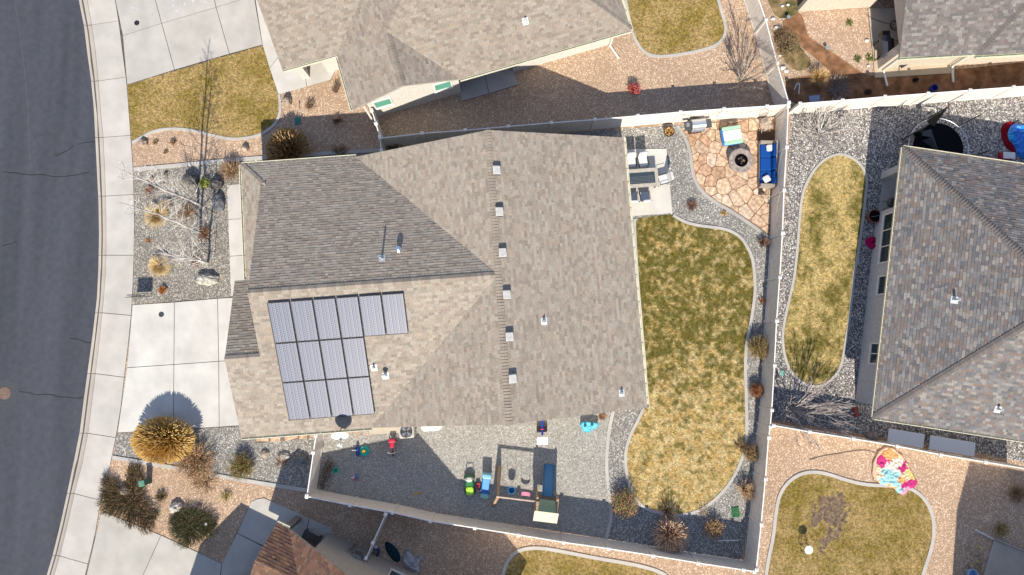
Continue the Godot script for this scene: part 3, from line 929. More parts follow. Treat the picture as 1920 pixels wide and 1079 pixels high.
func flagstones(parent: Node, outline: PackedVector2Array, step: float, col: Color, y: float, top: float) -> void:
	var lo := outline[0]
	var hi := outline[0]
	for p in outline:
		lo = lo.min(p)
		hi = hi.max(p)
	var seeds := []
	var yy := lo.y - step
	while yy < hi.y + step:
		var xx := lo.x - step
		while xx < hi.x + step:
			if rng.randf() < 0.88:
				seeds.append(Vector2(xx + rng.randf_range(-.5, .5) * step * 0.95, yy + rng.randf_range(-.5, .5) * step * 0.95))
			xx += step
		yy += step
	for s in seeds:
		var cell := PackedVector2Array([s + Vector2(-1.3, -1.3), s + Vector2(1.3, -1.3), s + Vector2(1.3, 1.3), s + Vector2(-1.3, 1.3)])
		for o in seeds:
			if o == s or s.distance_to(o) > 2.4:
				continue
			var mid: Vector2 = (s + o) * 0.5
			var d: Vector2 = (o - s).normalized()
			var cut := PackedVector2Array()
			for i in cell.size():
				var a := cell[i]
				var b := cell[(i + 1) % cell.size()]
				var da: float = (a - mid).dot(d)
				var db: float = (b - mid).dot(d)
				if da <= 0:
					cut.append(a)
				if (da < 0 and db > 0) or (da > 0 and db < 0):
					cut.append(a.lerp(b, da / (da - db)))
			cell = cut
			if cell.size() < 3:
				break
		if cell.size() < 3:
			continue
		for inside in Geometry2D.intersect_polygons(cell, outline):
			for sm in Geometry2D.offset_polygon(inside, -0.022):
				if area(sm) < 0.025:
					continue
				var worn := PackedVector2Array()
				for i in sm.size():
					var a: Vector2 = sm[i]
					var b: Vector2 = sm[(i + 1) % sm.size()]
					worn.append(a.lerp(b, 0.12) + Vector2(rng.randf_range(-.015, .015), rng.randf_range(-.015, .015)))
					worn.append(a.lerp(b, 0.55) + Vector2(rng.randf_range(-.015, .015), rng.randf_range(-.015, .015)))
					worn.append(a.lerp(b, 0.88) + Vector2(rng.randf_range(-.015, .015), rng.randf_range(-.015, .015)))
				if Geometry2D.triangulate_polygon(worn).is_empty():
					worn = sm
				var c := vary(col, 0.12)
				var r := rng.randf()
				if r < 0.22:
					c = vary(Color(.66, .43, .285), 0.10)
				elif r < 0.45:
					c = vary(Color(.80, .64, .49), 0.06)
				var mb := MB.new()
				mb.prism(worn, y, top + rng.randf_range(-.006, .006), c)
				add(parent, "flagstone", mb, M.stone)

# ---------------------------------------------------------------- houses
const EAVE := 2.75
const PITCH := 0.412
const RUN := 7.06

func scan(pts: Array, d: float, up: Vector2, al: Vector2) -> Array:
	var xs := []
	for i in pts.size():
		var a: Vector2 = pts[i]
		var b: Vector2 = pts[(i + 1) % pts.size()]
		var da := a.dot(up)
		var db := b.dot(up)
		if (da <= d and db > d) or (db <= d and da > d):
			xs.append(lerpf(a.dot(al), b.dot(al), (d - da) / (db - da)))
	xs.sort()
	return xs

func roof_plane(house: Node3D, pts: Array, hfn: Callable, up: Vector2, pal: Array, shingles := true, single_out := Rect2()) -> void:
	# a roof slope: the sheathing below and courses of laminated shingles, every tab with its own butt edge
	var al := Vector2(-up.y, up.x)
	var pv := PackedVector2Array(pts)
	var sheathing := MB.new()
	var idx := Geometry2D.triangulate_polygon(pv)
	var lift := func(p: Vector2, o: float) -> Vector3: return Vector3(p.x, float(hfn.call(p.x, p.y)) + o, p.y)
	var dc := Color(.45, .42, .37)   # painted roof boards, fascia and soffit alike
	for i in range(0, idx.size(), 3):
		sheathing.t(lift.call(pv[idx[i]], 0.0), lift.call(pv[idx[i + 1]], 0.0), lift.call(pv[idx[i + 2]], 0.0), dc, Vector3.UP)
		sheathing.t(lift.call(pv[idx[i]], -0.13), lift.call(pv[idx[i + 1]], -0.13), lift.call(pv[idx[i + 2]], -0.13), dc, Vector3.DOWN)
	var cw := Geometry2D.is_polygon_clockwise(pv)
	for i in pv.size():
		var a := pv[i]
		var b := pv[(i + 1) % pv.size()]
		var o := Vector3(b.y - a.y, 0, a.x - b.x) * (-1.0 if cw else 1.0)
		sheathing.q(lift.call(a, -0.13), lift.call(b, -0.13), lift.call(b, 0.0), lift.call(a, 0.0), dc, o)
	add(house, "roof_sheathing", sheathing, M.plain)
	if not shingles:
		return
	var lo := 1e9
	var hi := -1e9
	for p in pts:
		lo = minf(lo, p.dot(up))
		hi = maxf(hi, p.dot(up))
	var ex := 0.146 / sqrt(1.0 + PITCH * PITCH)
	var field := MB.new()
	var apart := []
	var row := 0
	var d := lo
	while d < hi - 0.02:
		var d1 := minf(d + ex, hi - 0.001)
		var mid := scan(pts, (d + d1) * 0.5, up, al)
		var low := scan(pts, d + 0.002, up, al)
		var top := scan(pts, d1 - 0.002, up, al)
		if low.size() != mid.size():
			low = mid
		if top.size() != mid.size():
			top = mid
		for k in range(0, mid.size() - 1, 2):
			var s: float = minf(low[k], top[k]) - rng.randf() * 0.3
			var e: float = maxf(low[k + 1], top[k + 1])
			while s < e:
				var w := rng.randf_range(0.12, 0.34)
				var l0 := clampf(s, low[k], low[k + 1])
				var l1 := clampf(s + w, low[k], low[k + 1])
				var t0 := clampf(s, top[k], top[k + 1])
				var t1 := clampf(s + w, top[k], top[k + 1])
				s += w
				if l1 - l0 < 0.004 and t1 - t0 < 0.004:
					continue
				var col: Color = pal[rng.randi_range(0, pal.size() - 1)]
				col = vary(col, 0.075)
				var th := 0.026 if rng.randf() < 0.5 else 0.015
				var a2 := up * d + al * l0
				var b2 := up * d + al * l1
				var c2 := up * d1 + al * t1
				var e2 := up * d1 + al * t0
				var a: Vector3 = lift.call(a2, th)
				var b: Vector3 = lift.call(b2, th)
				var out := field
				if single_out.has_area() and apart.size() < 300 and single_out.has_point((a2 + c2) * 0.5):
					out = MB.new()
					apart.append(out)
				out.q(a, b, lift.call(c2, 0.005), lift.call(e2, 0.005), col, Vector3.UP)
				out.q(lift.call(a2, 0.001), lift.call(b2, 0.001), b, a, col, Vector3(-up.x, 0, -up.y))
		d += ex
		row += 1
	var o := add(house, "shingle_field", field, M.shingle)
	o.set_meta("kind", "stuff")
	for m in apart:
		add(house, "shingle", m, M.shingle)

func ridge_caps(house: Node3D, a: Vector3, b: Vector3, drop: float, pal: Array) -> void:
	var d := (b - a).normalized()
	var w := Vector3(-d.z, 0, d.x).normalized()
	var up := w.cross(d)
	if up.y < 0.0:
		up = -up
	var kinds := []
	for k in 3:
		var mb := MB.new()
		var col: Color = vary(pal[k % pal.size()], 0.05)
		var dn := Vector3(0, -drop, 0)
		for s in [-1.0, 1.0]:
			var o0: Vector3 = Vector3(0, 0.060, 0)
			var o1: Vector3 = d * 0.22 + Vector3(0, 0.020, 0)
			var side: Vector3 = (w * s + dn) * 0.17
			mb.q(o0, o1, o1 + side, o0 + side, col, Vector3.UP)
			mb.q(o0, o0 + side, o0 + side - up * 0.034, o0 - up * 0.034, col, -d)
		kinds.append(mb.mesh())
	var n := int(a.distance_to(b) / 0.15)
	for i in n:
		add(house, "ridge_cap", kinds[rng.randi_range(0, 2)], M.shingle, a + d * (i * 0.15))

func gutter(house: Node3D, a: Vector3, b: Vector3, out: Vector3, col := Color(.66, .65, .52)) -> void:
	# an open trough with a rolled lip and a strap every 0.7 m
	var mb := MB.new()
	var d := (b - a)
	var l := d.length()
	d = d / l
	var m := (a + b) * 0.5
	var bs := Basis(d, Vector3.UP, out)
	if bs.determinant() < 0:
		bs = Basis(-d, Vector3.UP, out)
	mb.box(m + out * 0.015 + Vector3(0, -0.06, 0), Vector3(l, 0.11, 0.006), col, bs)
	mb.box(m + out * 0.065 + Vector3(0, -0.112, 0), Vector3(l, 0.006, 0.10), col, bs)
	mb.box(m + out * 0.118 + Vector3(0, -0.055, 0), Vector3(l, 0.11, 0.012), col, bs)
	mb.box(m + out * 0.112 + Vector3(0, 0.006, 0), Vector3(l, 0.014, 0.034), col, bs)
	for s in [-1.0, 1.0]:
		mb.box(m + d * s * (l * 0.5 - 0.004) + out * 0.065 + Vector3(0, -0.055, 0), Vector3(0.006, 0.11, 0.10), col, bs)
	var g := add(house, "gutter", mb, M.vinyl)
	var st := MB.new()
	st.box(Vector3(0, 0.005, 0) + Vector3.ZERO, Vector3(0.035, 0.012, 0.10), Color(.40, .39, .34), bs)
	var sm := st.mesh()
	var n := int(l / 0.68)
	for i in n:
		add(g, "strap", sm, M.vinyl, a + d * ((i + 0.5) * l / n) + out * 0.062)

func wall_poly(house: Node3D, pts: Array, nrm: Vector3, th: float, col: Color, called := "wall") -> void:
	# an upright wall from its outline (points in the wall's face), thickened inwards
	var mb := MB.new()
	var o := pts[0] as Vector3
	var ax := (pts[1] - pts[0] as Vector3).normalized()
	var f := PackedVector2Array()
	for p in pts:
		f.append(Vector2((p - o).dot(ax), p.y))
	var idx := Geometry2D.triangulate_polygon(f)
	for i in range(0, idx.size(), 3):
		mb.t(pts[idx[i]], pts[idx[i + 1]], pts[idx[i + 2]], col, nrm)
		mb.t(pts[idx[i]] - nrm * th, pts[idx[i + 1]] - nrm * th, pts[idx[i + 2]] - nrm * th, col, -nrm)
	var ctr := Vector3.ZERO
	for p in pts:
		ctr += p
	ctr /= pts.size()
	for i in pts.size():
		var a: Vector3 = pts[i]
		var b: Vector3 = pts[(i + 1) % pts.size()]
		mb.q(a, b, b - nrm * th, a - nrm * th, col, (a + b) * 0.5 - ctr)
	add(house, called, mb, M.stucco)

func wall_box(house: Node3D, u0: float, u1: float, v0: float, v1: float, h: float, col: Color) -> void:
	var mb := MB.new()
	mb.box(Vector3((u0 + u1) / 2, h / 2, (v0 + v1) / 2), Vector3(absf(u1 - u0), h, absf(v1 - v0)), col)
	add(house, "wall", mb, M.stucco)

func window(house: Node3D, at: Vector3, w: float, h: float, nrm: Vector3, parts := 2, glass := Color(.03, .11, .09)) -> void:
	# at: middle of the opening in the wall's face
	var ax := nrm.cross(Vector3.UP).normalized()
	var bs := Basis(ax, Vector3.UP, nrm)
	if bs.determinant() < 0:
		bs = Basis(-ax, Vector3.UP, nrm)
	var c := Color(.78, .77, .73)
	var mb := MB.new()
	for s in [-1.0, 1.0]:
		mb.box(at + bs.x * s * (w / 2) + nrm * 0.02, Vector3(0.07, h + 0.07, 0.06), c, bs)
		mb.box(at + bs.y * s * (h / 2) + nrm * 0.02, Vector3(w - 0.07, 0.07, 0.06), c, bs)
	for k in range(1, parts):
		mb.box(at + bs.x * (-w / 2 + w * k / parts) + nrm * 0.018, Vector3(0.05, h - 0.07, 0.05), c, bs)
	var f := add(house, "window", mb, M.vinyl)
	for k in parts:
		var g := MB.new()
		g.box(at + bs.x * (-w / 2 + w * (k + 0.5) / parts) + nrm * 0.006, Vector3(w / parts - 0.05, h - 0.06, 0.012), glass, bs)
		add(f, "pane", g, M.glass)
	var s2 := MB.new()
	s2.box(at - Vector3(0, h / 2 + 0.06, 0) + nrm * 0.03, Vector3(w + 0.16, 0.05, 0.09), c, bs)
	add(f, "sill", s2, M.vinyl)

func on_roof(house: Node3D, px: float, py: float, hfn: Callable, extra := 0.0) -> Vector3:
	# where the line of sight of a pixel meets a roof slope, in the house's own axes
	var h := 4.0
	var p := Vector3.ZERO
	for i in 12:
		p = house.transform.affine_inverse() * P(px, py, h + extra)
		h = hfn.call(p.x, p.z)
	p.y = h
	return p

func roof_basis(hx: float, hz: float) -> Basis:
	# axes on a slope that rises by hx per metre of x and hz per metre of z
	var x := Vector3(1, hx, 0).normalized()
	var z0 := Vector3(0, hz, 1).normalized()
	var y := z0.cross(x).normalized()
	return Basis(x, y, x.cross(y))

func box_vent(house: Node3D, at: Vector3, b: Basis) -> void:
	var mb := MB.new()
	var c := Color(.60, .61, .60)
	mb.box(at + b.y * 0.022, Vector3(0.50, 0.012, 0.46), Color(.40, .41, .40), b)
	mb.box(at + b.y * 0.11, Vector3(0.30, 0.18, 0.32), Color(.13, .13, .13), b)
	var v := add(house, "roof_vent", mb, M.metal)
	var lid := MB.new()
	lid.soft_box(at + b.y * 0.22, Vector3(0.40, 0.07, 0.42), 0.03, c, b)
	add(v, "vent_cap", lid, M.plain)

func pipe_vent(house: Node3D, at: Vector3, b: Basis, h: float, r: float, col: Color, cap := false) -> void:
	var mb := MB.new()
	mb.box(at + b.y * 0.022, Vector3(0.32, 0.010, 0.36), col, b)
	mb.lathe(at, [Vector2(r + 0.05, 0.02), Vector2(r + 0.01, 0.12)], 10, col)
	mb.lathe(at, [Vector2(r, 0.0), Vector2(r, h), Vector2(r * 0.7, h), Vector2(r * 0.7, h - 0.1), Vector2(0, h - 0.1)], 10, col)
	var v := add(house, "pipe_vent", mb, M.plain)
	if cap:
		var c := MB.new()
		c.lathe(at + Vector3(0, h + 0.03, 0), [Vector2(r * 1.9, 0), Vector2(r * 1.9, 0.05), Vector2(r * 1.2, 0.10), Vector2(0, 0.13)], 12, col)
		add(v, "cap", c, M.plain)

func make_houses() -> void:
	var tan_pal := [Color(.395, .35, .30), Color(.355, .312, .268), Color(.44, .395, .342), Color(.375, .335, .29), Color(.42, .385, .335), Color(.325, .285, .245), Color(.415, .352, .295)]
	var grey_pal := [Color(.27, .235, .21), Color(.235, .205, .185), Color(.30, .265, .235), Color(.25, .225, .205), Color(.28, .24, .215)]
	var cap_pal := [Color(.37, .325, .28), Color(.335, .292, .25), Color(.40, .355, .305)]
	# ---- the main house: a north-south gable, a west wing at the same height, a skirt roof and the garage gable
	var o := P(1169, 258, EAVE)
	var hs := thing("main_house", "tan shingled house with solar panels and six box vents, beside the large back lawn", "house", Vector3(o.x, 0, o.z), deg_to_rad(4.2))
	var L := RUN * 2.0
	var fe := func(u, _v): return EAVE + PITCH * -u
	var fw := func(u, _v): return EAVE + PITCH * (u + 2.0 * RUN)
	var fn := func(_u, v): return EAVE + PITCH * v
	var fs := func(_u, v): return EAVE + PITCH * (2.0 * RUN - v)
	var fsk := func(u, _v): return EAVE + PITCH * (u + 20.16)
	var fg := func(_u, v): return EAVE + PITCH * (v - 6.08)
	var gr := (L + 6.08) / 2.0
	roof_plane(hs, [Vector2(-RUN, 0), Vector2(0, 0), Vector2(0, L), Vector2(-RUN, L)], fe, Vector2(-1, 0), tan_pal, true, Rect2(-6.9, 5.6, 3.0, 3.2))
	roof_plane(hs, [Vector2(-L, 0), Vector2(-RUN, 0), Vector2(-RUN, RUN)], fw, Vector2(1, 0), tan_pal)
	roof_plane(hs, [Vector2(-RUN, RUN), Vector2(-RUN, L), Vector2(-L, L)], fw, Vector2(1, 0), tan_pal)
	roof_plane(hs, [Vector2(-20.16, 0), Vector2(-L, 0), Vector2(-RUN, RUN), Vector2(-19.0, RUN), Vector2(-19.0, 1.16)], fn, Vector2(0, 1), tan_pal)
	roof_plane(hs, [Vector2(-19.0, RUN), Vector2(-RUN, RUN), Vector2(-L, L), Vector2(-20.75, L), Vector2(-20.75, gr), Vector2(-19.0, gr)], fs, Vector2(0, -1), tan_pal)
	roof_plane(hs, [Vector2(-20.16, 0), Vector2(-19.0, 1.16), Vector2(-18.75, 1.16), Vector2(-18.75, 6.1), Vector2(-20.16, 6.1)], fsk, Vector2(1, 0), tan_pal)
	roof_plane(hs, [Vector2(-20.75, 6.08), Vector2(-18.7, 6.08), Vector2(-18.7, gr), Vector2(-20.75, gr)], fg, Vector2(0, 1), tan_pal)
	var top := EAVE + PITCH * RUN
	ridge_caps(hs, Vector3(-RUN, top, 0.0), Vector3(-RUN, top, L), PITCH, cap_pal)
	ridge_caps(hs, Vector3(-19.0, top, RUN), Vector3(-RUN - 0.1, top, RUN), PITCH, cap_pal)
	ridge_caps(hs, Vector3(-20.75, fg.call(0, gr), gr), Vector3(-19.05, fg.call(0, gr), gr), PITCH, cap_pal)
	ridge_caps(hs, Vector3(-20.16, EAVE, 0.0), Vector3(-19.0, EAVE + PITCH * 1.16, 1.16), PITCH * 0.7, cap_pal)
	gutter(hs, Vector3(0, EAVE, 0), Vector3(0, EAVE, L), Vector3(1, 0, 0))
	gutter(hs, Vector3(-20.16, EAVE, 0), Vector3(-L, EAVE, 0), Vector3(0, 0, -1))
	gutter(hs, Vector3(-20.16, EAVE, 0), Vector3(-20.16, EAVE, 6.05), Vector3(-1, 0, 0))
	gutter(hs, Vector3(-20.75, EAVE, L), Vector3(-L, EAVE, L), Vector3(0, 0, 1))
	var cream := Color(.62, .55, .45)
	wall_box(hs, -0.6, -0.75, 0.6, L - 0.6, 2.78, cream)
	var ti := func(x: float) -> float: return EAVE + PITCH * x - 0.16
	wall_poly(hs, [Vector3(-L + 0.6, 0, 0.6), Vector3(-0.6, 0, 0.6), Vector3(-0.6, ti.call(0.6), 0.6), Vector3(-RUN, ti.call(RUN), 0.6), Vector3(-L + 0.6, ti.call(0.6), 0.6)], Vector3(0, 0, -1), 0.15, cream)
	wall_poly(hs, [Vector3(-L + 0.6, 0, L - 0.5), Vector3(-0.6, 0, L - 0.5), Vector3(-0.6, ti.call(0.6), L - 0.5), Vector3(-RUN, ti.call(RUN), L - 0.5), Vector3(-L + 0.6, ti.call(0.6), L - 0.5)], Vector3(0, 0, 1), 0.15, cream)
	wall_box(hs, -18.6, -L + 0.6, 0.6, 0.75, 2.78, cream)
	wall_box(hs, -20.3, -L + 0.6, L - 0.65, L - 0.5, 2.74, cream)
	wall_poly(hs, [Vector3(-18.6, 0, 0.75), Vector3(-18.6, 0, L - 0.7), Vector3(-18.6, ti.call(0.7), L - 0.7), Vector3(-18.6, ti.call(RUN), RUN), Vector3(-18.6, ti.call(0.75), 0.75)], Vector3(-1, 0, 0), 0.15, cream)
	wall_poly(hs, [Vector3(-20.3, 0, 6.5), Vector3(-20.3, 0, L - 0.66), Vector3(-20.3, ti.call(0.66), L - 0.66), Vector3(-20.3, ti.call(L - gr), gr), Vector3(-20.3, ti.call(0.4), 6.5)], Vector3(-1, 0, 0), 0.15, cream)
	wall_box(hs, -20.14, -18.62, 6.5, 6.65, 2.74, cream)
	var be := roof_basis(-PITCH, 0)
	for p in [[928, 319], [933, 397], [939, 474], [947, 553], [952, 632], [958, 711]]:
		box_vent(hs, on_roof(hs, p[0], p[1], fe, 0.2), be)
	pipe_vent(hs, on_roof(hs, 1020, 603, fe, 0.1), be, 0.24, 0.06, Color(.72, .78, .80))
	pipe_vent(hs, on_roof(hs, 1166, 738, fe, 0.1), be, 0.24, 0.06, Color(.72, .78, .80))
	pipe_vent(hs, on_roof(hs, 716, 485, fn), roof_basis(0, PITCH), 0.75, 0.045, Color(.55, .60, .64))
	var flue := MB.new()
	var fp := on_roof(hs, 748, 469, fn)
	flue.lathe(fp, [Vector2(0.16, 0.0), Vector2(0.11, 0.08), Vector2(0.10, 0.20), Vector2(0.15, 0.21), Vector2(0.15, 0.30), Vector2(0.05, 0.35), Vector2(0, 0.35)], 14, Color(.80, .82, .84))
	add(hs, "metal_flue", flue, M.steel)
	var bsn := roof_basis(0, -PITCH)
	pipe_vent(hs, on_roof(hs, 701, 690, fs), bsn, 0.30, 0.05, Color(.80, .80, .78))
	pipe_vent(hs, on_roof(hs, 723, 705, fs), bsn, 0.38, 0.07, Color(.80, .80, .78), true)
	solar(hs, fs)
	# ---- the house to the north
	o = P(661, 206, EAVE)
	var nh := thing("north_house", "tan shingled house with green-glazed windows, beside the chalked driveway", "house", Vector3(o.x, 0, o.z), deg_to_rad(16.5))
	var n_w := func(u, _v): return EAVE + PITCH * u
	var n_s := func(_u, v): return EAVE + PITCH * -v
	var n_e := func(u, _v): return EAVE + PITCH * (5.9 - u)
	var n_e2 := func(u, _v): return EAVE + PITCH * (15.42 - u)
	var n_g := func(_u, v): return EAVE + PITCH * (-3.15 - v)
	var nt: Array = []
	for c in tan_pal:
		nt.append(Color(c.r * 0.93, c.g * 0.92, c.b * 0.92))
	roof_plane(nh, [Vector2(0, 0), Vector2(2.95, 0), Vector2(2.95, -2.95), Vector2(7.06, -7.06), Vector2(3.91, -7.06), Vector2(0, -3.15)], n_w, Vector2(1, 0), nt)
	roof_plane(nh, [Vector2(2.95, 0), Vector2(5.9, 0), Vector2(2.95, -2.95)], n_e, Vector2(-1, 0), nt)
	roof_plane(nh, [Vector2(5.9, 0), Vector2(15.42, 0), Vector2(8.36, -7.06), Vector2(7.06, -7.06), Vector2(2.95, -2.95)], n_s, Vector2(0, -1), nt, true, Rect2(6.0, -2.8, 5.0, 2.7))
	roof_plane(nh, [Vector2(15.42, 0), Vector2(15.42, -7.06), Vector2(8.36, -7.06)], n_e2, Vector2(-1, 0), nt)
	roof_plane(nh, [Vector2(-3, -3.15), Vector2(0, -3.15), Vector2(3.91, -7.06), Vector2(-3, -7.06)], n_g, Vector2(0, -1), nt)
	ridge_caps(nh, Vector3(2.95, EAVE + PITCH * 2.95, 0), Vector3(2.95, EAVE + PITCH * 2.95, -2.95), PITCH, cap_pal)
	ridge_caps(nh, Vector3(2.95, EAVE + PITCH * 2.95, -2.95), Vector3(7.06, top, -7.06), PITCH * 0.7, cap_pal)
	ridge_caps(nh, Vector3(15.42, EAVE, 0), Vector3(8.36, top, -7.06), PITCH * 0.7, cap_pal)
	gutter(nh, Vector3(0, EAVE, -3.0), Vector3(0, EAVE, 0), Vector3(-1, 0, 0))
	gutter(nh, Vector3(-3, EAVE, -3.15), Vector3(0.4, EAVE, -3.15), Vector3(0, 0, 1))
	gutter(nh, Vector3(5.9, EAVE, 0), Vector3(15.42, EAVE, 0), Vector3(0, 0, 1))
	gutter(nh, Vector3(15.42, EAVE, 0), Vector3(15.42, EAVE, -7.0), Vector3(1, 0, 0))
	var white := Color(.62, .60, .57)
	wall_poly(nh, [Vector3(0.7, 0, -0.3), Vector3(5.85, 0, -0.3), Vector3(5.85, EAVE - 0.16, -0.3), Vector3(2.95, EAVE + PITCH * 2.95 - 0.16, -0.3), Vector3(0.7, EAVE + PITCH * 0.7 - 0.16, -0.3)], Vector3(0, 0, 1), 0.15, white)
	wall_box(nh, 0.7, 0.85, -3.75, -0.45, 2.75, white)
	wall_box(nh, -2.6, -2.2, -3.75, -3.6, 2.75, white)
	wall_box(nh, -1.1, 0.69, -3.75, -3.6, 2.75, white)
	wall_box(nh, -2.35, -2.2, -5.4, -3.76, 2.75, white)
	wall_box(nh, -1.1, -0.95, -5.4, -3.76, 2.75, white)
	wall_box(nh, -2.19, -1.11, -5.55, -5.4, 2.75, white)
	wall_poly(nh, [Vector3(-2.6, 0, -3.76), Vector3(-2.6, 0, -10.4), Vector3(-2.6, 2.9, -10.4), Vector3(-2.6, EAVE + PITCH * 3.91 - 0.16, -7.06), Vector3(-2.6, 2.84, -3.76)], Vector3(-1, 0, 0), 0.15, white)
	wall_box(nh, 5.70, 5.85, -3.0, -0.46, 2.6, white)
	wall_box(nh, 5.86, 9.2, -3.15, -3.0, 2.9, white)
	wall_box(nh, 9.05, 9.2, -2.98, -0.62, 2.75, white)
	wall_box(nh, 9.21, 14.9, -0.76, -0.61, 2.78, white)
	wall_box(nh, 14.75, 14.9, -7.5, -0.77, 2.78, white)
	window(nh, Vector3(1.55, 1.75, -0.3), 0.95, 0.95, Vector3(0, 0, 1), 1, Color(.11, .34, .27))
	window(nh, Vector3(4.95, 1.75, -0.3), 0.95, 0.95, Vector3(0, 0, 1), 1, Color(.11, .34, .27))
	downspout(nh, Vector3(0.6, 0, -0.1), Vector3(0.3, 0, 1))
	downspout(nh, Vector3(14.8, 0, -0.55), Vector3(0.3, 0, 1))
	pipe_vent(nh, on_roof(nh, 985, 40, n_s), roof_basis(0, -PITCH), 0.3, 0.06, Color(.78, .80, .80))
	# ---- the house to the east: a hip roof
	o = P(1695, 277, EAVE)
	var eh := thing("east_house", "house with mottled slate-blue hip roof beside the narrow lawn and trampoline", "house", Vector3(o.x, 0, o.z), deg_to_rad(-8.7))
	var ep := [Color(.205, .20, .205), Color(.245, .235, .235), Color(.18, .182, .195), Color(.225, .19, .175), Color(.27, .262, .258), Color(.215, .215, .23), Color(.245, .20, .18), Color(.16, .162, .175), Color(.33, .31, .295)]
	var ecap := [Color(.19, .175, .17), Color(.175, .165, .165), Color(.21, .185, .175)]
	var D := 14.2
	var e_w := func(u, _v): return EAVE + PITCH * u
	var e_n := func(_u, v): return EAVE + PITCH * v
	var e_s := func(_u, v): return EAVE + PITCH * (14.2 - v)
	roof_plane(eh, [Vector2(0, 0), Vector2(7.1, 7.1), Vector2(0, D)], e_w, Vector2(1, 0), ep, true, Rect2(0.3, 5.0, 3.0, 4.0))
	roof_plane(eh, [Vector2(0, 0), Vector2(12, 0), Vector2(12, 7.1), Vector2(7.1, 7.1)], e_n, Vector2(0, 1), ep)
	roof_plane(eh, [Vector2(0, D), Vector2(12, D), Vector2(12, 7.1), Vector2(7.1, 7.1)], e_s, Vector2(0, -1), ep)
	ridge_caps(eh, Vector3(0, EAVE, 0), Vector3(7.1, EAVE + PITCH * 7.1, 7.1), PITCH * 0.7, ecap)
	ridge_caps(eh, Vector3(0, EAVE, D), Vector3(7.1, EAVE + PITCH * 7.1, 7.1), PITCH * 0.7, ecap)
	var gold := Color(.66, .62, .50)
	gutter(eh, Vector3(0, EAVE, 0), Vector3(0, EAVE, D), Vector3(-1, 0, 0), gold)
	gutter(eh, Vector3(0, EAVE, 0), Vector3(12, EAVE, 0), Vector3(0, 0, -1), gold)
	gutter(eh, Vector3(0, EAVE, D), Vector3(12, EAVE, D), Vector3(0, 0, 1), gold)
	var egrey := Color(.56, .56, .57)
	wall_box(eh, 0.35, 0.5, 2.95, 13.6, 2.8, egrey)
	wall_box(eh, 0.52, 11.5, 13.45, 13.6, 2.8, egrey)
	wall_box(eh, 0.52, 3.6, 2.95, 3.1, 2.8, egrey)
	wall_box(eh, 3.6, 3.75, 0.5, 2.94, 2.8, egrey)
	wall_box(eh, 3.76, 11.5, 0.5, 0.65, 2.8, egrey)
	wall_box(eh, 0.35, 0.75, 0.6, 1.0, 2.8, Color(.52, .52, .52))
	window(eh, Vector3(0.35, 1.7, 4.6), 2.7, 1.5, Vector3(-1, 0, 0), 3, Color(.03, .045, .05))
	window(eh, Vector3(0.35, 1.7, 7.2), 1.0, 1.15, Vector3(-1, 0, 0), 1, Color(.03, .045, .05))
	window(eh, Vector3(0.35, 1.7, 10.9), 1.1, 1.2, Vector3(-1, 0, 0), 2, Color(.03, .045, .05))
	pipe_vent(eh, on_roof(eh, 1790, 563, e_w), roof_basis(PITCH, 0), 0.42, 0.06, Color(.74, .78, .80))
	pipe_vent(eh, on_roof(eh, 1871, 768, e_s), roof_basis(0, -PITCH), 0.35, 0.06, Color(.78, .80, .80))
	# ---- the house to the north-east, with a covered corner patio
	o = P(1687, 108, EAVE)
	var th := thing("northeast_house", "house with covered corner patio and mottled grey roof, beside the bare red earth", "house", Vector3(o.x, 0, o.z), deg_to_rad(3.5))
	var tp := [Color(.20, .188, .183), Color(.235, .215, .21), Color(.175, .168, .168), Color(.265, .25, .245), Color(.215, .185, .18), Color(.30, .285, .278)]
	var t_s := func(_u, v): return EAVE + PITCH * -v
	roof_plane(th, [Vector2(0, 0), Vector2(4.05, 0), Vector2(4.05, 0.12), Vector2(11, 0.12), Vector2(11, -6.5), Vector2(0, -6.5)], t_s, Vector2(0, -1), tp, true, Rect2(0.1, -3.0, 3.8, 2.95))
	ridge_caps(th, Vector3(4.2, EAVE + 0.02, -0.05), Vector3(9.2, EAVE + PITCH * 5.05, -5.05), 0.02, ecap)
	gutter(th, Vector3(0, EAVE, 0), Vector3(4.05, EAVE, 0), Vector3(0, 0, 1), Color(.58, .62, .44))
	gutter(th, Vector3(4.1, EAVE - 0.05, 0.12), Vector3(11, EAVE - 0.05, 0.12), Vector3(0, 0, 1), Color(.58, .62, .44))
	var sand := Color(.60, .54, .46)
	wall_poly(th, [Vector3(0.35, 2.25, -0.5), Vector3(0.35, 2.25, -6.4), Vector3(0.35, EAVE + PITCH * 6.4 - 0.16, -6.4), Vector3(0.35, EAVE + PITCH * 0.5 - 0.16, -0.5)], Vector3(-1, 0, 0), 0.2, sand, "gable_wall")
	wall_box(th, 0.35, 0.95, -0.95, -0.45, 2.75, sand)
	wall_box(th, 0.56, 4.45, -0.70, -0.50, 2.80, Color(.55, .50, .42))
	wall_box(th, 4.45, 4.60, -4.6, -0.45, 2.75, sand)
	wall_box(th, 4.61, 11.0, -0.60, -0.45, 2.8, sand)
	wall_box(th, 0.6, 4.44, -4.75, -4.6, 2.75, Color(.42, .38, .35))
	wall_box(th, -3.9, 0.34, -4.4, -4.15, 2.7, sand)
	window(th, Vector3(7.6, 1.55, -0.45), 2.4, 1.1, Vector3(0, 0, 1), 2, Color(.05, .10, .07))
	downspout(th, Vector3(0.62, 0, -0.38), Vector3(0.15, 0, 1))
	downspout(th, Vector3(4.58, 0, -0.38), Vector3(-0.05, 0, 1))
	# ---- the house to the south-west, with a red-brown roof
	o = P(542, 993, EAVE)
	var wh := thing("southwest_house", "house with red-brown shingles and electric meters on its shaded wall", "house", Vector3(o.x, 0, o.z), deg_to_rad(-25.0))
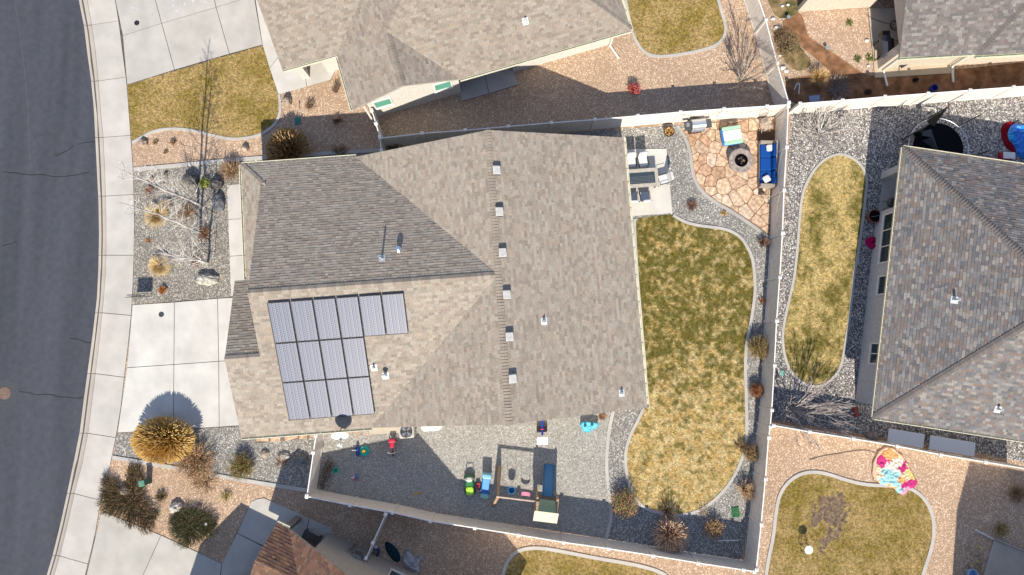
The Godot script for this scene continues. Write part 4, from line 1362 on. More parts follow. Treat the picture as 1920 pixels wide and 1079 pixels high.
	var rp := [Color(.20, .115, .085), Color(.235, .135, .096), Color(.17, .10, .08), Color(.265, .16, .11), Color(.215, .14, .105), Color(.16, .105, .088)]
	var w_b := func(u, _v): return EAVE + 0.52 * u
	var w_a := func(_u, v): return EAVE + 0.52 * v
	var w_c := func(_u, v): return EAVE + 0.52 * (3.4 - v)
	roof_plane(wh, [Vector2(0, 0), Vector2(6.6, 0), Vector2(6.6, 8), Vector2(0, 8), Vector2(0, 3.4), Vector2(1.7, 1.7)], w_b, Vector2(1, 0), rp, true, Rect2(0.3, 0.05, 3.6, 3.0))
	roof_plane(wh, [Vector2(-0.7, 0), Vector2(0, 0), Vector2(1.7, 1.7), Vector2(-0.7, 1.7)], w_a, Vector2(0, 1), rp)
	roof_plane(wh, [Vector2(-0.7, 1.7), Vector2(1.7, 1.7), Vector2(0, 3.4), Vector2(-0.7, 3.4)], w_c, Vector2(0, -1), rp)
	roof_plane(wh, [Vector2(6.6, 0), Vector2(13.2, 0), Vector2(13.2, 8), Vector2(6.6, 8)], func(u, _v): return EAVE + 0.52 * (13.2 - u), Vector2(-1, 0), rp, false)
	gutter(wh, Vector3(-0.7, EAVE, 0), Vector3(-0.02, EAVE, 0), Vector3(0, 0, -1))
	var taupe := Color(.48, .43, .37)
	var wk := func(u: float) -> float: return EAVE + 0.52 * u - 0.16
	wall_poly(wh, [Vector3(1.6, 0, 0.25), Vector3(12.6, 0, 0.25), Vector3(12.6, wk.call(0.6), 0.25), Vector3(6.6, wk.call(6.6), 0.25), Vector3(1.6, wk.call(1.6), 0.25)], Vector3(0, 0, -1), 0.15, taupe)
	wall_box(wh, 1.6, 1.75, 0.42, 7.5, 3.1, taupe)
	wall_box(wh, -0.45, -0.15, 0.2, 0.5, 2.7, Color(.30, .27, .25))
	window(wh, Vector3(6.35, 1.6, 0.25), 1.7, 1.1, Vector3(0, 0, -1), 2, Color(.04, .07, .055))
	# its garage gable, mostly south of the picture, shades the drive
	var gc := P(450, 935, 0.0) + Vector3(0, 0, 3.45)
	var lc := wh.transform.affine_inverse() * gc
	var gv := lc.z
	var gu := lc.x
	roof_plane(wh, [Vector2(gu, gv), Vector2(1.5, gv), Vector2(1.5, gv + 5.2), Vector2(gu, gv + 5.2)], func(_u, v): return EAVE + PITCH * (v - gv), Vector2(0, 1), rp, false)
	roof_plane(wh, [Vector2(gu, gv + 5.2), Vector2(1.5, gv + 5.2), Vector2(1.5, gv + 10.4), Vector2(gu, gv + 10.4)], func(_u, v): return EAVE + PITCH * (gv + 10.4 - v), Vector2(0, -1), rp, false)
	wall_poly(wh, [Vector3(gu + 0.4, 0, gv + 0.5), Vector3(gu + 0.4, 0, gv + 9.9), Vector3(gu + 0.4, wk.call(0.5), gv + 9.9), Vector3(gu + 0.4, wk.call(5.2), gv + 5.2), Vector3(gu + 0.4, wk.call(0.5), gv + 0.5)], Vector3(-1, 0, 0), 0.15, taupe)
	wall_box(wh, gu + 0.56, 1.5, gv + 0.5, gv + 0.65, 2.74, taupe)
	# ---- a two-storey house just south of the picture's edge, known by its shadow on the south-east garden
	var sc := P(1815, 866, 0.0) + Vector3(0, 0, 5.6 / tan(deg_to_rad(40.5)))
	var xh := thing("southeast_house", "tall two-storey house that shades the south-east garden", "house", Vector3(sc.x, 0, sc.z), deg_to_rad(-10.0))
	roof_plane(xh, [Vector2(0, 0), Vector2(14, 0), Vector2(14, 5), Vector2(0, 5)], func(_u, v): return 5.6 + PITCH * v, Vector2(0, 1), tp, false)
	roof_plane(xh, [Vector2(0, 5), Vector2(14, 5), Vector2(14, 10), Vector2(0, 10)], func(_u, v): return 5.6 + PITCH * (10 - v), Vector2(0, -1), tp, false)
	wall_poly(xh, [Vector3(0.4, 0, 0.5), Vector3(0.4, 0, 9.5), Vector3(0.4, 5.6, 9.5), Vector3(0.4, 7.5, 5.0), Vector3(0.4, 5.6, 0.5)], Vector3(-1, 0, 0), 0.15, sand)
	wall_box(xh, 0.56, 13.6, 0.5, 0.65, 5.6, sand)

func downspout(house: Node3D, at: Vector3, away: Vector3) -> void:
	var mb := MB.new()
	var c := Color(.72, .71, .68)
	mb.box(at + Vector3(0, 1.3, 0.04), Vector3(0.09, 2.5, 0.06), c)
	var d := away.normalized()
	mb.box(at + d * 0.45 + Vector3(0, 0.09, 0.05), Vector3(0.10, 0.08, 0.95), c, Basis(Vector3(d.z, 0, -d.x), Vector3.UP, d))
	add(house, "downspout", mb, M.vinyl)

func solar(hs: Node3D, fs: Callable) -> void:
	var a := on_roof(hs, 500, 568, fs, 0.12)
	var b := on_roof(hs, 766, 623, fs, 0.12)
	var e := on_roof(hs, 542, 789, fs, 0.12)
	var w := (b.x - a.x) / 6.0
	var l := (e.z - a.z) / 3.0
	var bs := roof_basis(0, -PITCH)
	var sl := sqrt(1.0 + PITCH * PITCH)
	var fr := MB.new()
	var pw := w - 0.035
	var pl := l * sl - 0.03
	for s in [-1.0, 1.0]:
		fr.box(Vector3(s * (pw / 2 - 0.015), 0, 0), Vector3(0.03, 0.045, pl), Color(.05, .05, .055))
		fr.box(Vector3(0, 0, s * (pl / 2 - 0.015)), Vector3(pw - 0.06, 0.045, 0.03), Color(.05, .05, .055))
		fr.box(Vector3(0, -0.07, s * pl * 0.28), Vector3(w, 0.06, 0.05), Color(.25, .25, .26))
		fr.box(Vector3(pw * 0.3, -0.11, s * pl * 0.28), Vector3(0.06, 0.09, 0.08), Color(.3, .3, .31))
	fr.box(Vector3(0, -0.012, 0), Vector3(pw - 0.07, 0.01, pl - 0.07), Color(.06, .06, .07))
	var fm := fr.mesh()
	var g := MB.new()
	g.quv(Vector3(-pw / 2 + 0.03, 0.016, pl / 2 - 0.03), Vector3(pw / 2 - 0.03, 0.016, pl / 2 - 0.03), Vector3(pw / 2 - 0.03, 0.016, -pl / 2 + 0.03), Vector3(-pw / 2 + 0.03, 0.016, -pl / 2 + 0.03), Color.WHITE)
	var gm := g.mesh()
	var rows := ["in the row of six nearest the roof ridge", "in the middle row of four", "in the lowest row, above the satellite dish"]
	var cols := ["solar panel at the garage end", "second solar panel from the garage end", "third solar panel from the garage end", "fourth solar panel from the garage end", "fifth solar panel from the garage end", "solar panel farthest from the garage"]
	for r in 3:
		for k in (6 if r == 0 else 4):
			var p := Vector3(a.x + w * (k + 0.5), 0, a.z + l * (r + 0.5))
			p.y = float(fs.call(p.x, p.z)) + 0.165
			var t := thing("solar_panel", cols[k] + " " + rows[r], "solar panel", Vector3.ZERO, 0.0, "solar panels on the roof")
			t.transform = hs.transform * Transform3D(bs, p)
			add(t, "frame", fm, M.plain)
			add(t, "cell_sheet", gm, M.cells)

# ---------------------------------------------------------------- fences
const FENCE_TOP := 1.86

func fence(label: String, caps: Array, col := Color(.80, .76, .70)) -> void:
	# a vinyl privacy fence: posts with caps, and between them panels of upright tongue-and-groove boards
	var w := []
	for p in caps:
		w.append(P(p[0], p[1], FENCE_TOP))
	var f := thing("vinyl_fence", label, "fence", Vector3(w[0].x, 0, w[0].z))
	var pm := MB.new()
	pm.box(Vector3(0, 0.88, 0), Vector3(0.127, 1.76, 0.127), col)
	var post_mesh := pm.mesh()
	var cm := MB.new()
	cm.box(Vector3(0, 1.785, 0), Vector3(0.17, 0.05, 0.17), Color(.86, .85, .83))
	for k in 4:
		var a := TAU * (k + 0.5) / 4
		var b := TAU * (k + 1.5) / 4
		cm.t(Vector3(cos(a) * .115, 1.81, sin(a) * .115), Vector3(cos(b) * .115, 1.81, sin(b) * .115), Vector3(0, FENCE_TOP, 0), Color(.86, .85, .83), Vector3.UP)
	var cap_mesh := cm.mesh()
	for i in w.size():
		var at: Vector3 = w[i] - w[0]
		at.y = 0
		var dir: Vector3 = (w[mini(i + 1, w.size() - 1)] - w[maxi(i - 1, 0)])
		var turn := atan2(-dir.z, dir.x)
		var po := add(f, "post", post_mesh, M.vinyl, Transform3D(Basis(Vector3.UP, turn), at))
		add(po, "post_cap", cap_mesh, M.vinyl)
	for i in w.size() - 1:
		var a: Vector3 = w[i] - w[0]
		var b: Vector3 = w[i + 1] - w[0]
		a.y = 0
		b.y = 0
		var d := b - a
		var l := d.length() - 0.13
		d = d.normalized()
		var bs := Basis(d, Vector3.UP, d.cross(Vector3.UP))
		var rm := MB.new()
		rm.box(Vector3(0, 1.70, 0), Vector3(l, 0.09, 0.052), Color(.86, .84, .81))
		rm.box(Vector3(0, 0.13, 0), Vector3(l, 0.15, 0.052), col)
		rm.box(Vector3(0, 0.93, 0), Vector3(l, 1.45, 0.008), col)
		var pn := add(f, "panel", rm, M.vinyl, Transform3D(bs, (a + b) * 0.5))
		var n := maxi(2, int(round(l / 0.29)))
		var bm := MB.new()
		bm.box(Vector3.ZERO, Vector3(l / n - 0.012, 1.448, 0.028), col)
		var board := bm.mesh()
		for k in n:
			add(pn, "board", board, M.vinyl, Vector3(-l / 2 + l * (k + 0.5) / n, 0.93, 0))

func run_of(a: Array, b: Array, n: int) -> Array:
	var o := []
	for i in n + 1:
		o.append([lerpf(a[0], b[0], float(i) / n), lerpf(a[1], b[1], float(i) / n)])
	return o

func make_fences() -> void:
	fence("vinyl fence along the shaded north side of the main house, up to the barbecue corner", [[712, 258], [791, 249], [872, 243], [953, 236], [1034, 229], [1116, 223], [1197, 216], [1277, 209], [1359, 203], [1440, 198], [1480, 195]])
	fence("vinyl fence between the trampoline garden and the bare red earth", [[1502, 193], [1582, 187], [1662, 180], [1743, 174], [1822, 168], [1904, 162], [1985, 156]])
	fence("short vinyl fence from the north house corner to the main house", [[696, 206], [704, 231], [711, 256], [714, 282]])
	fence("vinyl fence beside the large bare tree, between lawn and bare red earth", [[1410, -44], [1438, 36], [1459, 117], [1481, 191]])
	fence("long vinyl fence between the big back lawn and the narrow side lawn", [[1480, 199], [1477, 275], [1472, 356], [1469, 437], [1464, 520], [1458, 602], [1454, 686], [1449, 770], [1446, 802], [1443, 822], [1437, 900], [1429, 985], [1420, 1070]])
	fence("vinyl fence closing the south side of the play yard", [[574, 933], [655, 949], [735, 963], [806, 979], [890, 992], [972, 1005], [1057, 1019], [1141, 1031], [1225, 1044], [1310, 1058], [1395, 1071], [1416, 1074]])
	fence("short vinyl fence between the play yard and the front shrubs", [[574, 931], [586, 850], [591, 818]])
	fence("low-lying vinyl fence between the folding tables and the deflated inflatable", [[1452, 799], [1520, 811], [1602, 824], [1685, 838], [1767, 854], [1851, 868], [1935, 882]])
	fence("short weathered fence from the play yard to the brown-roofed house", [[722, 966], [698, 1020], [685, 1049]], Color(.62, .61, .60))

# ---------------------------------------------------------------- back yard furniture
func chair_mesh(white: Color, dark: Color) -> Array:
	# sling chair: seat and back of pale mesh in a thin dark frame
	var seat := MB.new()
	seat.box(Vector3(0, 0.44, 0.0), Vector3(0.50, 0.02, 0.50), white)
	var back := MB.new()
	back.box(Vector3(0, 0.72, -0.31), Vector3(0.50, 0.56, 0.03), white, Basis(Vector3.RIGHT, -0.28))
	back.soft_box(Vector3(0, 0.97, -0.38), Vector3(0.48, 0.10, 0.14), 0.04, white)
	var fr := MB.new()
	for s in [-1.0, 1.0]:
		fr.line([Vector3(s * 0.27, 0, 0.26), Vector3(s * 0.27, 0.62, 0.24), Vector3(s * 0.27, 0.63, -0.22)], 0.014, 0.014, 5, dark)
		fr.line([Vector3(s * 0.27, 0, -0.24), Vector3(s * 0.265, 0.44, -0.24), Vector3(s * 0.265, 1.0, -0.40)], 0.014, 0.014, 5, dark)
		fr.line([Vector3(s * 0.265, 0.44, -0.25), Vector3(s * 0.265, 0.44, 0.25)], 0.014, 0.014, 5, dark)
	fr.line([Vector3(-0.265, 1.0, -0.40), Vector3(0.265, 1.0, -0.40)], 0.014, 0.014, 5, dark)
	fr.line([Vector3(-0.265, 0.44, 0.25), Vector3(0.265, 0.44, 0.25)], 0.014, 0.014, 5, dark)
	return [seat.mesh(), back.mesh(), fr.mesh()]

func make_backyard() -> void:
	var dark := Color(.05, .05, .055)
	var white := Color(.72, .73, .76)
	var turn := deg_to_rad(4.2)
	# dining table under the eave
	var t := thing("dining_table", "rectangular patio dining table with dark slatted middle and pale border", "table", P(1196, 340, 0.05), turn)
	var edge := MB.new()
	var bc := Color(.50, .47, .41)
	for s in [-1.0, 1.0]:
		edge.box(Vector3(0, 0.74, s * 0.42), Vector3(2.0, 0.04, 0.20), bc)
		edge.box(Vector3(s * 0.91, 0.74, 0), Vector3(0.18, 0.04, 0.635), bc)
	add(t, "table_border", edge, M.plain)
	var slat := MB.new()
	slat.box(Vector3.ZERO, Vector3(1.63, 0.025, 0.07), Color(.035, .05, .07))
	var sm := slat.mesh()
	for k in 8:
		add(t, "slat", sm, M.plastic, Vector3(0, 0.735, -0.28 + k * 0.08))
	var lg := MB.new()
	lg.box(Vector3(0, 0.355, 0), Vector3(0.07, 0.71, 0.07), dark)
	var lm := lg.mesh()
	for s in [[-1, -1], [1, -1], [1, 1], [-1, 1]]:
		add(t, "leg", lm, M.metal, Vector3(s[0] * 0.9, 0, s[1] * 0.42))
	var cm := chair_mesh(white, dark)
	var spots := [[1181, 309, PI, "patio chair pushed up to the table's north side, beside the house wall"], [1203, 308, PI + 0.12, "patio chair on the table's north side, near its free end"], [1183, 372, 0.0, "patio chair on the table's south side, beside the house wall"], [1206, 371, 0.05, "patio chair on the table's south side, near its free end"], [1241, 340, 1.25, "patio chair turned askew at the free end of the table"]]
	for s in spots:
		# backs point away from the table
		var face: float = turn + s[2]
		var c := thing("patio_chair", s[3], "chair", P(s[0], s[1], 0.05), face + PI if s[2] < 1.0 else face, "white sling chairs around the patio table")
		if s[2] > 1.0 and s[2] < 2.0:
			c.rotation.y = deg_to_rad(-75.0)
		elif s[2] > 2.0:
			c.rotation.y = face - PI
		else:
			c.rotation.y = face + PI
		add(c, "seat", cm[0], M.fabric)
		add(c, "back", cm[1], M.fabric)
		add(c, "frame", cm[2], M.metal)
	# barbecue
	var g := thing("barbecue", "stainless gas barbecue with dark side shelves in the fence corner", "barbecue", P(1301, 243, 0.03), deg_to_rad(7))
	var body := MB.new()
	body.box(Vector3(0, 0.42, 0), Vector3(0.72, 0.78, 0.50), Color(.10, .10, .11))
	add(g, "cabinet", body, M.metal)
	var lid := MB.new()
	for k in 8:
		var a0 := PI * k / 8.0
		var a1 := PI * (k + 1) / 8.0
		for s in [0]:
			lid.q(Vector3(-0.38, 0.92 + sin(a0) * 0.28, cos(a0) * 0.30), Vector3(0.38, 0.92 + sin(a0) * 0.28, cos(a0) * 0.30), Vector3(0.38, 0.92 + sin(a1) * 0.28, cos(a1) * 0.30), Vector3(-0.38, 0.92 + sin(a1) * 0.28, cos(a1) * 0.30), Color(.62, .65, .68), Vector3(0, sin((a0 + a1) / 2), cos((a0 + a1) / 2)))
		for s in [-1.0, 1.0]:
			lid.t(Vector3(s * 0.38, 0.92, 0), Vector3(s * 0.38, 0.92 + sin(a0) * 0.28, cos(a0) * 0.30), Vector3(s * 0.38, 0.92 + sin(a1) * 0.28, cos(a1) * 0.30), Color(.5, .52, .54), Vector3(s, 0, 0))
	var lo := add(g, "lid", lid, M.metal)
	var hd := MB.new()
	hd.line([Vector3(-0.28, 1.05, 0.30), Vector3(-0.28, 1.05, 0.36), Vector3(0.28, 1.05, 0.36), Vector3(0.28, 1.05, 0.30)], 0.014, 0.014, 6, Color(.75, .75, .76))
	add(lo, "handle", hd, M.steel)
	var pan := MB.new()
	pan.box(Vector3(0, 0.84, 0.33), Vector3(0.76, 0.12, 0.10), Color(.66, .67, .68))
	var po := add(g, "control_panel", pan, M.metal)
	for k in 4:
		var kn := MB.new()
		kn.tube(Vector3(-0.27 + k * 0.18, 0.85, 0.38), Vector3(-0.27 + k * 0.18, 0.85, 0.42), 0.03, 0.03, 8, dark, true)
		add(po, "knob", kn, M.plastic)
	for s in [-1.0, 1.0]:
		var sh := MB.new()
		sh.box(Vector3(s * 0.58, 0.88, 0), Vector3(0.36, 0.04, 0.50), Color(.07, .075, .08))
		var so := add(g, "side_shelf", sh, M.plastic)
		if s < 0:
			var b := MB.new()
			b.lathe(Vector3(-0.58, 0.9, -0.04), [Vector2(0.10, 0), Vector2(0.13, 0.05), Vector2(0.11, 0.05), Vector2(0, 0.02)], 12, Color(.45, .44, .40))
			add(so, "side_burner", b, M.metal)
	# planter with succulents
	var p := thing("planter", "dark round planter filled with orange and green succulents", "planter", P(1252, 250, 0.01))
	var pot := MB.new()
	pot.lathe(Vector3.ZERO, [Vector2(0.20, 0), Vector2(0.29, 0.34), Vector2(0.31, 0.36), Vector2(0.27, 0.36), Vector2(0.25, 0.28), Vector2(0, 0.28)], 18, Color(.06, .055, .055))
	add(p, "pot", pot, M.plain)
	var leaves := MB.new()
	var sp := [Color(.52, .22, .08), Color(.58, .33, .10), Color(.22, .30, .06), Color(.45, .12, .06), Color(.60, .45, .22)]
	for k in 90:
		var a := rng.randf() * TAU
		var r := sqrt(rng.randf()) * 0.24
		var c := Vector3(cos(a) * r, 0.33 + rng.randf() * 0.07, sin(a) * r)
		leaves.rock(c, Vector3(.03, .035, .03) * rng.randf_range(0.7, 1.4), pick(sp, 0.25), k, 5)
	add(p, "succulents", leaves, M.leaf)
	# a toddler's sand table with a white lid
	var s := thing("sand_table", "toddler's table with white lid, green ends and blue side", "toy table", P(1368, 258, 0.04), deg_to_rad(9))
	var tub := MB.new()
	tub.soft_box(Vector3(0, 0.26, 0), Vector3(1.10, 0.34, 1.00), 0.10, Color(.02, .20, .60))
	add(s, "tub", tub, M.plastic)
	var wl := MB.new()
	wl.soft_box(Vector3(0.02, 0.46, 0), Vector3(1.02, 0.12, 0.60), 0.05, Color(.74, .73, .68))
	add(s, "lid", wl, M.plastic)
	for q in [-1.0, 1.0]:
		var ge := MB.new()
		ge.soft_box(Vector3(0.03, 0.43, q * 0.41), Vector3(1.05, 0.12, 0.20), 0.04, Color(.33, .62, .40))
		add(s, "end_ledge", ge, M.plastic)
		for r in [-1.0, 1.0]:
			var l2 := MB.new()
			l2.tube(Vector3(q * 0.42, 0, r * 0.38), Vector3(q * 0.42, 0.2, r * 0.38), 0.05, 0.06, 8, Color(.02, .20, .60), true)
			add(s, "leg", l2, M.plastic)
	# fire pit
	var fp := thing("fire_pit", "round stone fire pit with a dark bowl on the flagstones", "fire pit", P(1385, 305, 0.04))
	var ringm := MB.new()
	ringm.lathe(Vector3.ZERO, [Vector2(0.58, 0), Vector2(0.60, 0.36), Vector2(0.68, 0.38), Vector2(0.70, 0.46), Vector2(0.66, 0.48), Vector2(0.37, 0.48), Vector2(0.35, 0.42)], 36, Color(.44, .38, .34))
	add(fp, "stone_ring", ringm, M.stone)
	var bowl := MB.new()
	bowl.lathe(Vector3.ZERO, [Vector2(0.365, 0.49), Vector2(0.34, 0.49), Vector2(0.30, 0.34), Vector2(0, 0.28)], 28, Color(.025, .022, .022))
	add(fp, "bowl", bowl, M.metal)
	for k in 12:
		var lv := MB.new()
		var a := rng.randf() * TAU
		var r := rng.randf() * 0.22
		lv.rock(Vector3(cos(a) * r, 0.37, sin(a) * r), Vector3(.06, .05, .05) * rng.randf_range(0.7, 1.3), pick([Color(.05, .04, .04), Color(.20, .12, .08), Color(.30, .28, .26), Color(.10, .08, .07)]), k + 50, 7)
		add(fp, "lava_rock", lv, M.matte)
	# sofa
	var so := thing("outdoor_sofa", "long wicker sofa with bright blue cushions against the fence", "sofa", P(1436, 312, 0.04), deg_to_rad(-1.5))
	var wick := Color(.40, .35, .30)
	var fr := MB.new()
	fr.box(Vector3(0, 0.17, 0), Vector3(0.96, 0.28, 2.60), wick)
	add(so, "base", fr, M.fabric)
	var bk := MB.new()
	bk.box(Vector3(0.40, 0.50, 0), Vector3(0.17, 0.42, 2.60), wick)
	add(so, "back", bk, M.fabric)
	for q in [-1.0, 1.0]:
		var ar := MB.new()
		ar.box(Vector3(-0.10, 0.46, q * 1.22), Vector3(0.80, 0.32, 0.16), wick)
		add(so, "arm", ar, M.fabric)
	var blue := Color(.012, .085, .36)
	for k in 3:
		var cu := MB.new()
		cu.soft_box(Vector3(-0.09, 0.385, (k - 1) * 0.755), Vector3(0.74, 0.15, 0.745), 0.05, blue)
		add(so, "seat_cushion", cu, M.fabric)
		var bc2 := MB.new()
		bc2.soft_box(Vector3(0.22, 0.62, (k - 1) * 0.755), Vector3(0.18, 0.40, 0.72), 0.06, Color(.010, .07, .31), Basis(Vector3(0, 0, 1), -0.18))
		add(so, "back_cushion", bc2, M.fabric)
	for q in [[1443, 278, 0.1, "white scatter pillow standing at the north end of the blue sofa"], [1437, 336, 0.5, "white scatter pillow lying at the south end of the blue sofa"]]:
		var pl := MB.new()
		pl.soft_box(Vector3(0, 0.07, 0), Vector3(0.40, 0.14, 0.38), 0.06, Color(.74, .74, .74))
		single("scatter_pillow", q[3], "pillow", pl, M.fabric, P(q[0], q[1], 0.53), q[2], "white pillows on the blue sofa")
	# wicker chair in the corner
	var ch := thing("folding_chair", "pale slatted chair tipped into the fence corner", "chair", P(1431, 240, 0.04), 0.5)
	var wf := MB.new()
	var wc := Color(.52, .45, .38)
	for q in [-1.0, 1.0]:
		wf.line([Vector3(q * 0.26, 0, 0.28), Vector3(q * 0.26, 0.45, 0.0), Vector3(q * 0.26, 0.95, -0.36)], 0.018, 0.018, 5, wc)
		wf.line([Vector3(q * 0.28, 0, -0.30), Vector3(q * 0.28, 0.60, 0.26)], 0.018, 0.018, 5, wc)
	add(ch, "frame", wf, M.plain)
	for k in 6:
		var sl := MB.new()
		sl.box(Vector3(0, 0.46, 0.22 - k * 0.085), Vector3(0.52, 0.015, 0.06), wc)
		add(ch, "slat", sl, M.plain)
	for k in 5:
		var sl := MB.new()
		sl.box(Vector3(0, 0.58 + k * 0.085, -0.10 - k * 0.06), Vector3(0.50, 0.06, 0.015), wc)
		add(ch, "back_slat", sl, M.plain)
	var mat_m := MB.new()
	mat_m.box(Vector3(0, 0.008, 0), Vector3(0.95, 0.016, 0.62), Color(.16, .10, .07))
	single("doormat", "dark brown mat on the flagstones beside the sofa", "mat", mat_m, M.fabric, P(1437, 253, 0.045), 0.0)
	var ln := thing("lantern", "small dark lantern on the flagstones at the sofa's end", "lantern", P(1426, 363, 0.04))
	var l3 := MB.new()
	l3.lathe(Vector3.ZERO, [Vector2(0.13, 0), Vector2(0.14, 0.03), Vector2(0.11, 0.05), Vector2(0.11, 0.25)], 12, Color(.10, .075, .06))
	add(ln, "body", l3, M.metal)
	var l4 := MB.new()
	l4.lathe(Vector3.ZERO, [Vector2(0.15, 0.25), Vector2(0.13, 0.30), Vector2(0.04, 0.33), Vector2(0, 0.33)], 12, Color(.15, .12, .10))
	add(ln, "cap", l4, M.metal)
	var sg := thing("string_lights", "string of small lights swagged along the fence around the terrace", "string lights", P(1277, 212, 1.6))
	var hung := [[1279, 209], [1360, 203], [1440, 198], [1478, 199], [1475, 275], [1470, 356], [1467, 437]]
	var wire := MB.new()
	for k in hung.size() - 1:
		var w0 := P(hung[k][0], hung[k][1], FENCE_TOP) + (Vector3(0, -0.18, 0.09) if hung[k][1] < 212 and hung[k][0] < 1470 else Vector3(-0.09, -0.18, 0.05))
		var w1 := P(hung[k + 1][0], hung[k + 1][1], FENCE_TOP) + (Vector3(0, -0.18, 0.09) if hung[k + 1][1] < 212 and hung[k + 1][0] < 1470 else Vector3(-0.09, -0.18, 0.05))
		var prev := w0
		for j in range(1, 11):
			var u := j / 10.0
			var nx := w0.lerp(w1, u) - Vector3(0, 0.55 * 4.0 * u * (1.0 - u), 0)
			wire.tube(prev - sg.position, nx - sg.position, 0.011, 0.011, 5, Color(.30, .30, .29))
			if j % 2 == 1:
				var bb := MB.new()
				bb.lathe(nx - sg.position - Vector3(0, 0.09, 0), [Vector2(0, 0), Vector2(0.03, 0.02), Vector2(0.03, 0.05), Vector2(0.014, 0.09)], 8, Color(.42, .40, .36))
				add(sg, "bulb", bb, M.plastic)
			prev = nx
	add(sg, "wire", wire, M.plastic)
	# air conditioner and the white lid beside it
	var ac := thing("air_conditioner", "beige air conditioner with round fan grille beside the south wall", "air conditioner", P(766, 806, 0.06), turn)
	var cab := MB.new()
	cab.soft_box(Vector3(0, 0.42, 0), Vector3(0.80, 0.80, 0.72), 0.05, Color(.58, .57, .53))
	add(ac, "cabinet", cab, M.plain)
	var gd := MB.new()
	gd.lathe(Vector3(0, 0.822, 0), [Vector2(0.33, 0.0), Vector2(0.33, 0.012), Vector2(0.0, 0.004)], 24, Color(.04, .04, .045))
	add(ac, "fan_opening", gd, M.plain)
	var fb := MB.new()
	for k in 4:
		var a := TAU * k / 4.0 + 0.4
		fb.q(Vector3(cos(a) * 0.06, 0.836, sin(a) * 0.06), Vector3(cos(a + 0.5) * 0.06, 0.836, sin(a + 0.5) * 0.06), Vector3(cos(a + 0.75) * 0.29, 0.838, sin(a + 0.75) * 0.29), Vector3(cos(a + 0.1) * 0.29, 0.838, sin(a + 0.1) * 0.29), Color(.42, .45, .48), Vector3.UP)
	add(ac, "fan_blades", fb, M.metal)
	var gw := MB.new()
	for k in 6:
		gw.ring(Vector3(0, 0.85, 0), 0.06 + k * 0.054, 0.004, 24, 4, Color(.35, .35, .35))
	add(ac, "grille", gw, M.metal)
	var wlid := MB.new()
	wlid.prism(PackedVector2Array([Vector2(-0.55, -0.30), Vector2(0.60, -0.30), Vector2(0.60, 0.10), Vector2(0.45, 0.22), Vector2(-0.42, 0.24), Vector2(-0.55, 0.10)]), 0.0, 0.16, Color(.70, .70, .68), true)
	single("window_well_cover", "white plastic window well cover against the south wall", "cover", wlid, M.plastic, P(809, 800, 0.05), turn)
	# satellite dish at the south-west eave
	var hs: Node3D = get_node("main_house")
	var foot := on_roof(hs, 642, 801, func(_u, v): return EAVE + PITCH * (2.0 * RUN - v))
	var ds := thing("satellite_dish", "white satellite dish on a short mast at the south eave", "satellite dish", hs.transform * (foot + Vector3(0, 0.02, 0)), 0.18)
	var mast := MB.new()
	mast.line([Vector3(0, 0, 0), Vector3(0, 0.35, 0.06), Vector3(0, 0.62, 0.22)], 0.025, 0.025, 7, Color(.30, .31, .33))
	add(ds, "mast", mast, M.metal)
	var dish := MB.new()
	var tb := Basis(Vector3.RIGHT, deg_to_rad(58))
	dish.lathe(Vector3(0, 0.72, 0.28), [Vector2(0, 0.0), Vector2(0.15, 0.012), Vector2(0.30, 0.045), Vector2(0.42, 0.09), Vector2(0.43, 0.085), Vector2(0.30, 0.030), Vector2(0, -0.015)], 28, Color(.74, .74, .74), tb)
	add(ds, "reflector", dish, M.plain)
	var arm := MB.new()
	arm.line([Vector3(0, 0.42, 0.40), Vector3(-0.06, 0.50, 0.62), Vector3(-0.10, 0.62, 0.82)], 0.018, 0.018, 6, Color(.45, .46, .48))
	add(ds, "feed_arm", arm, M.metal)
	var lnb := MB.new()
	lnb.box(Vector3(-0.10, 0.66, 0.84), Vector3(0.24, 0.07, 0.08), Color(.72, .72, .72), Basis(Vector3.UP, -0.4))
	lnb.tube(Vector3(-0.10, 0.68, 0.82), Vector3(-0.09, 0.72, 0.72), 0.035, 0.045, 8, Color(.72, .72, .72), true)
	add(ds, "receiver", lnb, M.plastic)

